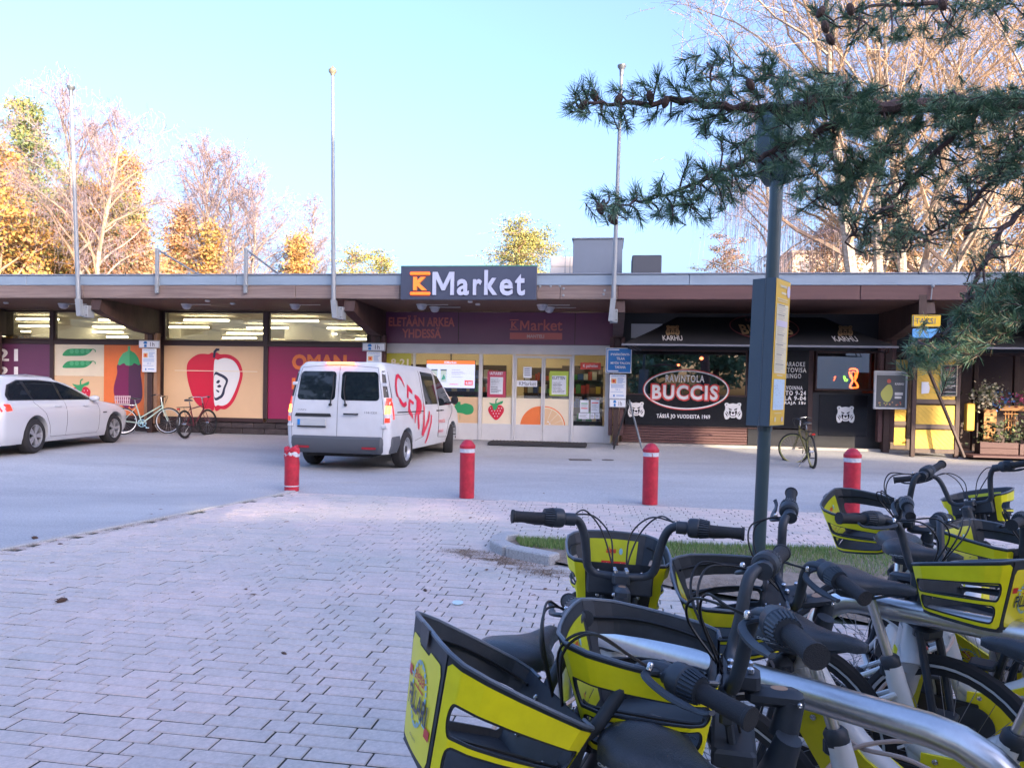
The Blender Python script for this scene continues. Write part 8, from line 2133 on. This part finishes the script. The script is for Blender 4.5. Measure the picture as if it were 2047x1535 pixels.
p3 = G(1618, 914); bicycle('bicycle with olive rims parked at the black restaurant wall', (p3.x, p3.y+0.15, gz(p3.x,p3.y)), 82, -5, M_olive, M_rimy, M_blackpl, steer=58, basket=None, guard=M_blackpl, sc=0.98)
# ================================================================= FOREGROUND PINE (trunk stands right of the picture)
rs = np.random.RandomState(12)
M_pn = [mat('pine_needle_a',(0.10,0.215,0.125),0.5), mat('pine_needle_b',(0.165,0.285,0.16),0.5), mat('pine_needle_c',(0.07,0.16,0.10),0.5), mat('pine_needle_dry',(0.30,0.24,0.14),0.6)]
M_pb = mat('pine_branch_bark', (0.085,0.055,0.052), 0.85, var=0.35, vscale=30, bump=0.5, bscale=80)
M_pc = mat('pine_cone_dark', (0.075,0.045,0.035), 0.8)
tp_ = Vector((4.6, 3.6, 0)); t = thing('pine_tree', 'big pine reaching its needled branches in from the right foreground', 'tree', tuple(tp_)); t.matrix_world = I4; ORG[t.name] = (0,0,0)
wood = MB()
wood.tube([tp_, tp_+Vector((0.05,0.05,2)), tp_+Vector((-0.05,0.1,4)), tp_+Vector((0.1,0.2,7))], [0.24,0.20,0.17,0.10], 14)
def pl(pts): return [P(x, y, d) for x, y, d in pts]
limbs = [
 ([(2500,300,3.6),(2280,215,3.4),(2100,205,3.2),(1960,215,3.1),(1860,210,3.05),(1770,218,3.0),(1710,196,2.95),(1650,196,2.9),(1600,212,2.9),(1560,220,2.9),(1500,215,2.85),(1430,208,2.8),(1345,200,2.8),(1270,208,2.75),(1200,205,2.75),(1150,203,2.7)], 0.040, 0.004),
 ([(1770,218,3.0),(1720,232,2.95),(1660,252,2.9),(1600,285,2.9),(1545,302,2.9),(1500,318,2.85),(1450,340,2.85),(1400,366,2.8),(1330,388,2.8),(1270,405,2.75),(1210,412,2.75)], 0.017, 0.003),
 ([(2500,-120,3.6),(2200,-60,3.4),(2000,-20,3.3),(1850,5,3.2),(1740,15,3.1),(1660,45,3.1)], 0.020, 0.003),
 ([(2400,120,3.3),(2150,300,3.1),(2060,400,3.0),(2000,470,2.9),(1960,540,2.85),(1930,600,2.8),(1880,660,2.75),(1830,700,2.7)], 0.016, 0.003),
 ([(2060,400,3.0),(2080,520,2.9),(2040,600,2.85),(1985,650,2.8)], 0.010, 0.003),
 ([(1960,215,3.1),(1880,300,3.1),(1800,380,3.1),(1740,440,3.1),(1690,480,3.1)], 0.012, 0.002),
 ([(1860,210,3.05),(1760,300,3.0),(1700,350,3.0),(1650,400,3.0)], 0.010, 0.002),
 ([(2100,205,3.2),(2020,320,3.2),(1930,420,3.2),(1850,470,3.2),(1790,500,3.2)], 0.012, 0.002),
 ([(1560,220,2.9),(1552,180,2.9),(1535,140,2.85)], 0.008, 0.004), ([(1430,208,2.8),(1420,160,2.8),(1430,120,2.8)], 0.006, 0.003),
 ([(1650,196,2.9),(1600,180,2.85),(1560,165,2.85)], 0.006, 0.003)]
LP = []
for pts, r0, r1 in limbs:
    c = crom([tuple(p) for p in pl(pts)], 5, closed=False); k = len(c)
    c = [Vector(q)+Vector((rs.normal()*0.006, rs.normal()*0.006, rs.normal()*0.006)) for q in c]
    wood.tube(c, [r0+(r1-r0)*i/(k-1) for i in range(k)], 8); LP += c
LPA = np.array([tuple(q) for q in LP])
# shoot tips traced from the photograph
tips = [(1135,215),(1150,185),(1165,230),(1180,165),(1195,195),(1215,245),(1225,180),(1240,225),(1255,255),(1265,185),(1280,165),(1290,215),(1300,240),(1315,150),(1325,190),(1340,165),(1340,235),(1360,210),(1370,175),(1385,240),(1390,160),(1405,185),(1418,135),(1430,105),(1440,150),(1445,240),(1455,175),(1410,265),(1470,215),(1480,150),(1490,250),(1500,180),(1515,160),(1520,225),(1440,280),(1470,290),(1500,275),(1425,230),
 (1540,135),(1550,170),(1520,140),(1570,150),(1590,165),(1560,190),(1610,150),(1620,180),(1640,160),(1590,200),(1530,110),(1655,175),(1680,160),(1700,180),
 (1185,395),(1200,410),(1215,385),(1225,430),(1240,400),(1255,425),(1270,380),(1280,440),(1295,400),(1310,430),(1320,375),(1335,415),(1345,440),(1360,385),(1370,420),(1385,355),(1395,400),(1410,440),(1425,385),(1440,415),(1455,365),(1465,400),(1480,380),(1375,325),(1395,330),(1410,345),(1430,350),(1460,330),(1490,350),(1500,300),
 (1640,30),(1660,70),(1680,20),(1700,55),(1725,10),(1745,60),(1765,30),(1790,0),(1800,60),(1830,20),(1850,60),(1870,10),(1890,50),(1920,10),(1950,30),(1980,5),(1700,90),(1780,80),(1830,-10),(2010,60),(2035,90),(2045,30),(1625,15),(1930,70),(1880,80)]
def region(n, pg):
    o = []
    xs_ = [p[0] for p in pg]; ys_ = [p[1] for p in pg]
    while len(o) < n:
        x, y = rs.uniform(min(xs_),max(xs_)), rs.uniform(min(ys_),max(ys_))
        if in_poly(x, y, pg): o.append((x, y))
    return o
tips += region(52, [(1540,190),(1700,165),(1860,190),(2100,175),(2100,250),(1800,260),(1600,260),(1520,240)])
tips += region(120, [(1540,240),(1800,190),(2100,170),(2120,330),(2020,360),(1900,340),(1760,400),(1640,450),(1560,400),(1520,310)])
tips_thin = region(110, [(1640,380),(1760,350),(1900,300),(2100,320),(2110,470),(1960,520),(1840,500),(1720,480)])
tips_thin += region(18, [(1690,440),(1800,440),(1830,520),(1700,505)])
tips_low = region(60, [(1945,600),(1990,570),(2100,550),(2100,600),(2020,650),(1950,650)]) + region(34, [(1825,705),(1890,685),(1960,670),(1910,710),(1840,730)])
sh = MB(); NE = Strands(); dens_n = 84
def shoot(tip, n, dirv, L=0.075, nl=0.050, dry=0.02, w=0.00105):
    f = rs.uniform(0,1,n)**0.8; base = np.array(tip)-np.array(dirv)*L*(1-f)[:,None]
    d0 = np.array(dirv); rnd_ = rs.normal(size=(n,3)); rnd_ -= (rnd_@d0)[:,None]*d0; rnd_ /= np.linalg.norm(rnd_,axis=1,keepdims=True)
    ang = np.radians(rs.uniform(28,62,n))*(1.15-0.55*f); D = d0*np.cos(ang)[:,None]+rnd_*np.sin(ang)[:,None]
    l = nl*rs.uniform(0.75,1.15,n)[:,None]; m_ = np.where(rs.uniform(size=n) < dry, 3, rs.choice(3, n, p=(0.45,0.3,0.25)))
    mid = base+D*l*0.55; D2 = D+rs.normal(size=D.shape)*0.08; NE.ribbons(base, mid, w, w, rs, 0); NE.m[-1] = m_; NE.ribbons(mid, base+D2*l, w, w*0.35, rs, 0); NE.m[-1] = m_
def place(px_, py_, dry=0.012):
    d = LPA[rs.choice(len(LPA))][1] if False else 2.95
    q = P(px_, py_, 2.95); # nearest limb point in the view gives the depth
    pr_ = np.array([(p.x/p.y, p.z/p.y) for p in LP]) if not hasattr(place,'pr') else place.pr; place.pr = pr_
    cz = q.z-CAMZ; uv = np.array([(p.x/p.y, (p.z-CAMZ)/p.y) for p in LP]) if not hasattr(place,'uv') else place.uv; place.uv = uv
    dd = np.hypot(uv[:,0]-q.x/q.y, uv[:,1]-cz/q.y); i = int(np.argmin(dd)); dep = LP[i].y + rs.normal()*0.16
    T_ = P(px_, py_, dep); j_ = min(len(LP)-1, max(0, i+rs.randint(-2,3))); o = LP[j_] if (LP[j_]-LP[i]).length < 0.25 else LP[i]
    dv = T_-o; Ld = dv.length
    sgn = Vector((-0.55, 0, 0.25)); d_ = (dv.normalized()*0.8+Vector((rs.normal(),rs.normal(),rs.normal()))*0.35+sgn*0.5).normalized()
    midp = o.lerp(T_,0.55)+Vector((rs.normal(),rs.normal(),rs.normal()))*0.06*Ld - d_*0.15*Ld
    sh.tube(crom([tuple(o), tuple(midp), tuple(T_)], 4, closed=False), [0.0045]*3+[0.0035]*3+[0.0028]*3, 5, cap=False)
    shoot(T_, dens_n, d_, dry=dry)
    if Ld > 0.12:
        for k in range(2): 
            s_ = midp.lerp(T_, rs.uniform(0.1,0.7))+Vector((rs.normal(),rs.normal(),rs.normal()))*0.04; d2 = (d_+Vector((rs.normal(),rs.normal(),rs.normal()))*0.7).normalized()
            sh.tube([s_-d2*0.07, s_], 0.0025, 4, cap=False); shoot(s_, int(dens_n*0.7), d2, dry=dry)
    return T_
for x, y in tips: place(x, y)
dens_n = 26
for x, y in tips_thin: place(x, y, 0.03)
dens_n = 84
for x, y in tips_low: place(x, y, 0.16)
wood.build('trunk', M_pb, t, smooth=True)
sh.build('branches', M_pb, t, smooth=True, kind='stuff')
NE.build('crown', M_pn, t, kind='stuff')
# cones on the branches
for (x, y) in ((1188,192),(1165,212),(1300,195),(1330,205),(1236,200),(1650,55),(1700,20),(1885,10),(1200,418),(1225,440),(1935,460),(1640,25),(1660,80),(1500,170)):
    c_ = P(x, y, 2.75); m = MB(); s = 0.020
    m.lathe([(0,-1.3*s),(0.5*s,-1.0*s),(0.75*s,-0.3*s),(0.7*s,0.4*s),(0.35*s,1.0*s),(0,1.2*s)], 8, Matrix.Translation(c_) @ Matrix.Rotation(rs.uniform(2.2,3.9),4,'Y'))
    tag(m.build('cone', M_pc, t, smooth=False))
# reflection partner: second pine left of the viewpoint, behind the camera
def rear_pine(x, y, H, label, seed):
    r_ = np.random.RandomState(seed); q = thing('pine_tree', label, 'tree', (x,y,0)); q.matrix_world = I4; ORG[q.name] = (0,0,0); tr = MB()
    pts = curve_pts((x,y,0), (0.02,0,1), H, 10, r_, 0.02, up=0.02); tr.tube(pts, [0.22*(1-i/11)+0.03 for i in range(11)], 8); S_ = Strands(); PT = np.array(pts)
    for k in range(46):
        f = 0.28+0.72*k/46; i = min(int(f*10), 9); o = PT[i]; a = k*2.4; L_ = 2.6*math.sin(math.pi*min(1,(f-0.2)/0.85))**0.8+0.2
        br = curve_pts(o, (math.cos(a), math.sin(a), 0.25), L_, 4, r_, 0.15); tr.tube(br, [0.05,0.04,0.03,0.02,0.01], 4, cap=False)
        for b_ in br[1:]: S_.leaves(np.array(b_)+r_.normal(size=(60,3))*np.array([0.4,0.4,0.2]), 0.16, r_, r_.randint(3, size=60), 2.4)
    tr.build('trunk', M_pb, q, smooth=True); S_.build('crown', M_pn[:3], q)
rear_pine(1.5, -7.5, 9.5, 'dark pine standing behind the viewpoint, mirrored in the restaurant window', 3)
rear_pine(-14.5, -5.5, 12.0, 'dark pine further left behind the viewpoint', 4)
rear_pine(5.2, -10.5, 11.0, 'dark pine to the right behind the viewpoint', 6)
rear_pine(-3.4, -14.0, 12.0, 'tall pine furthest behind the viewpoint', 7)
rear_pine(8.6, -15.0, 12.5, 'tall pine at the far right behind the viewpoint', 8)
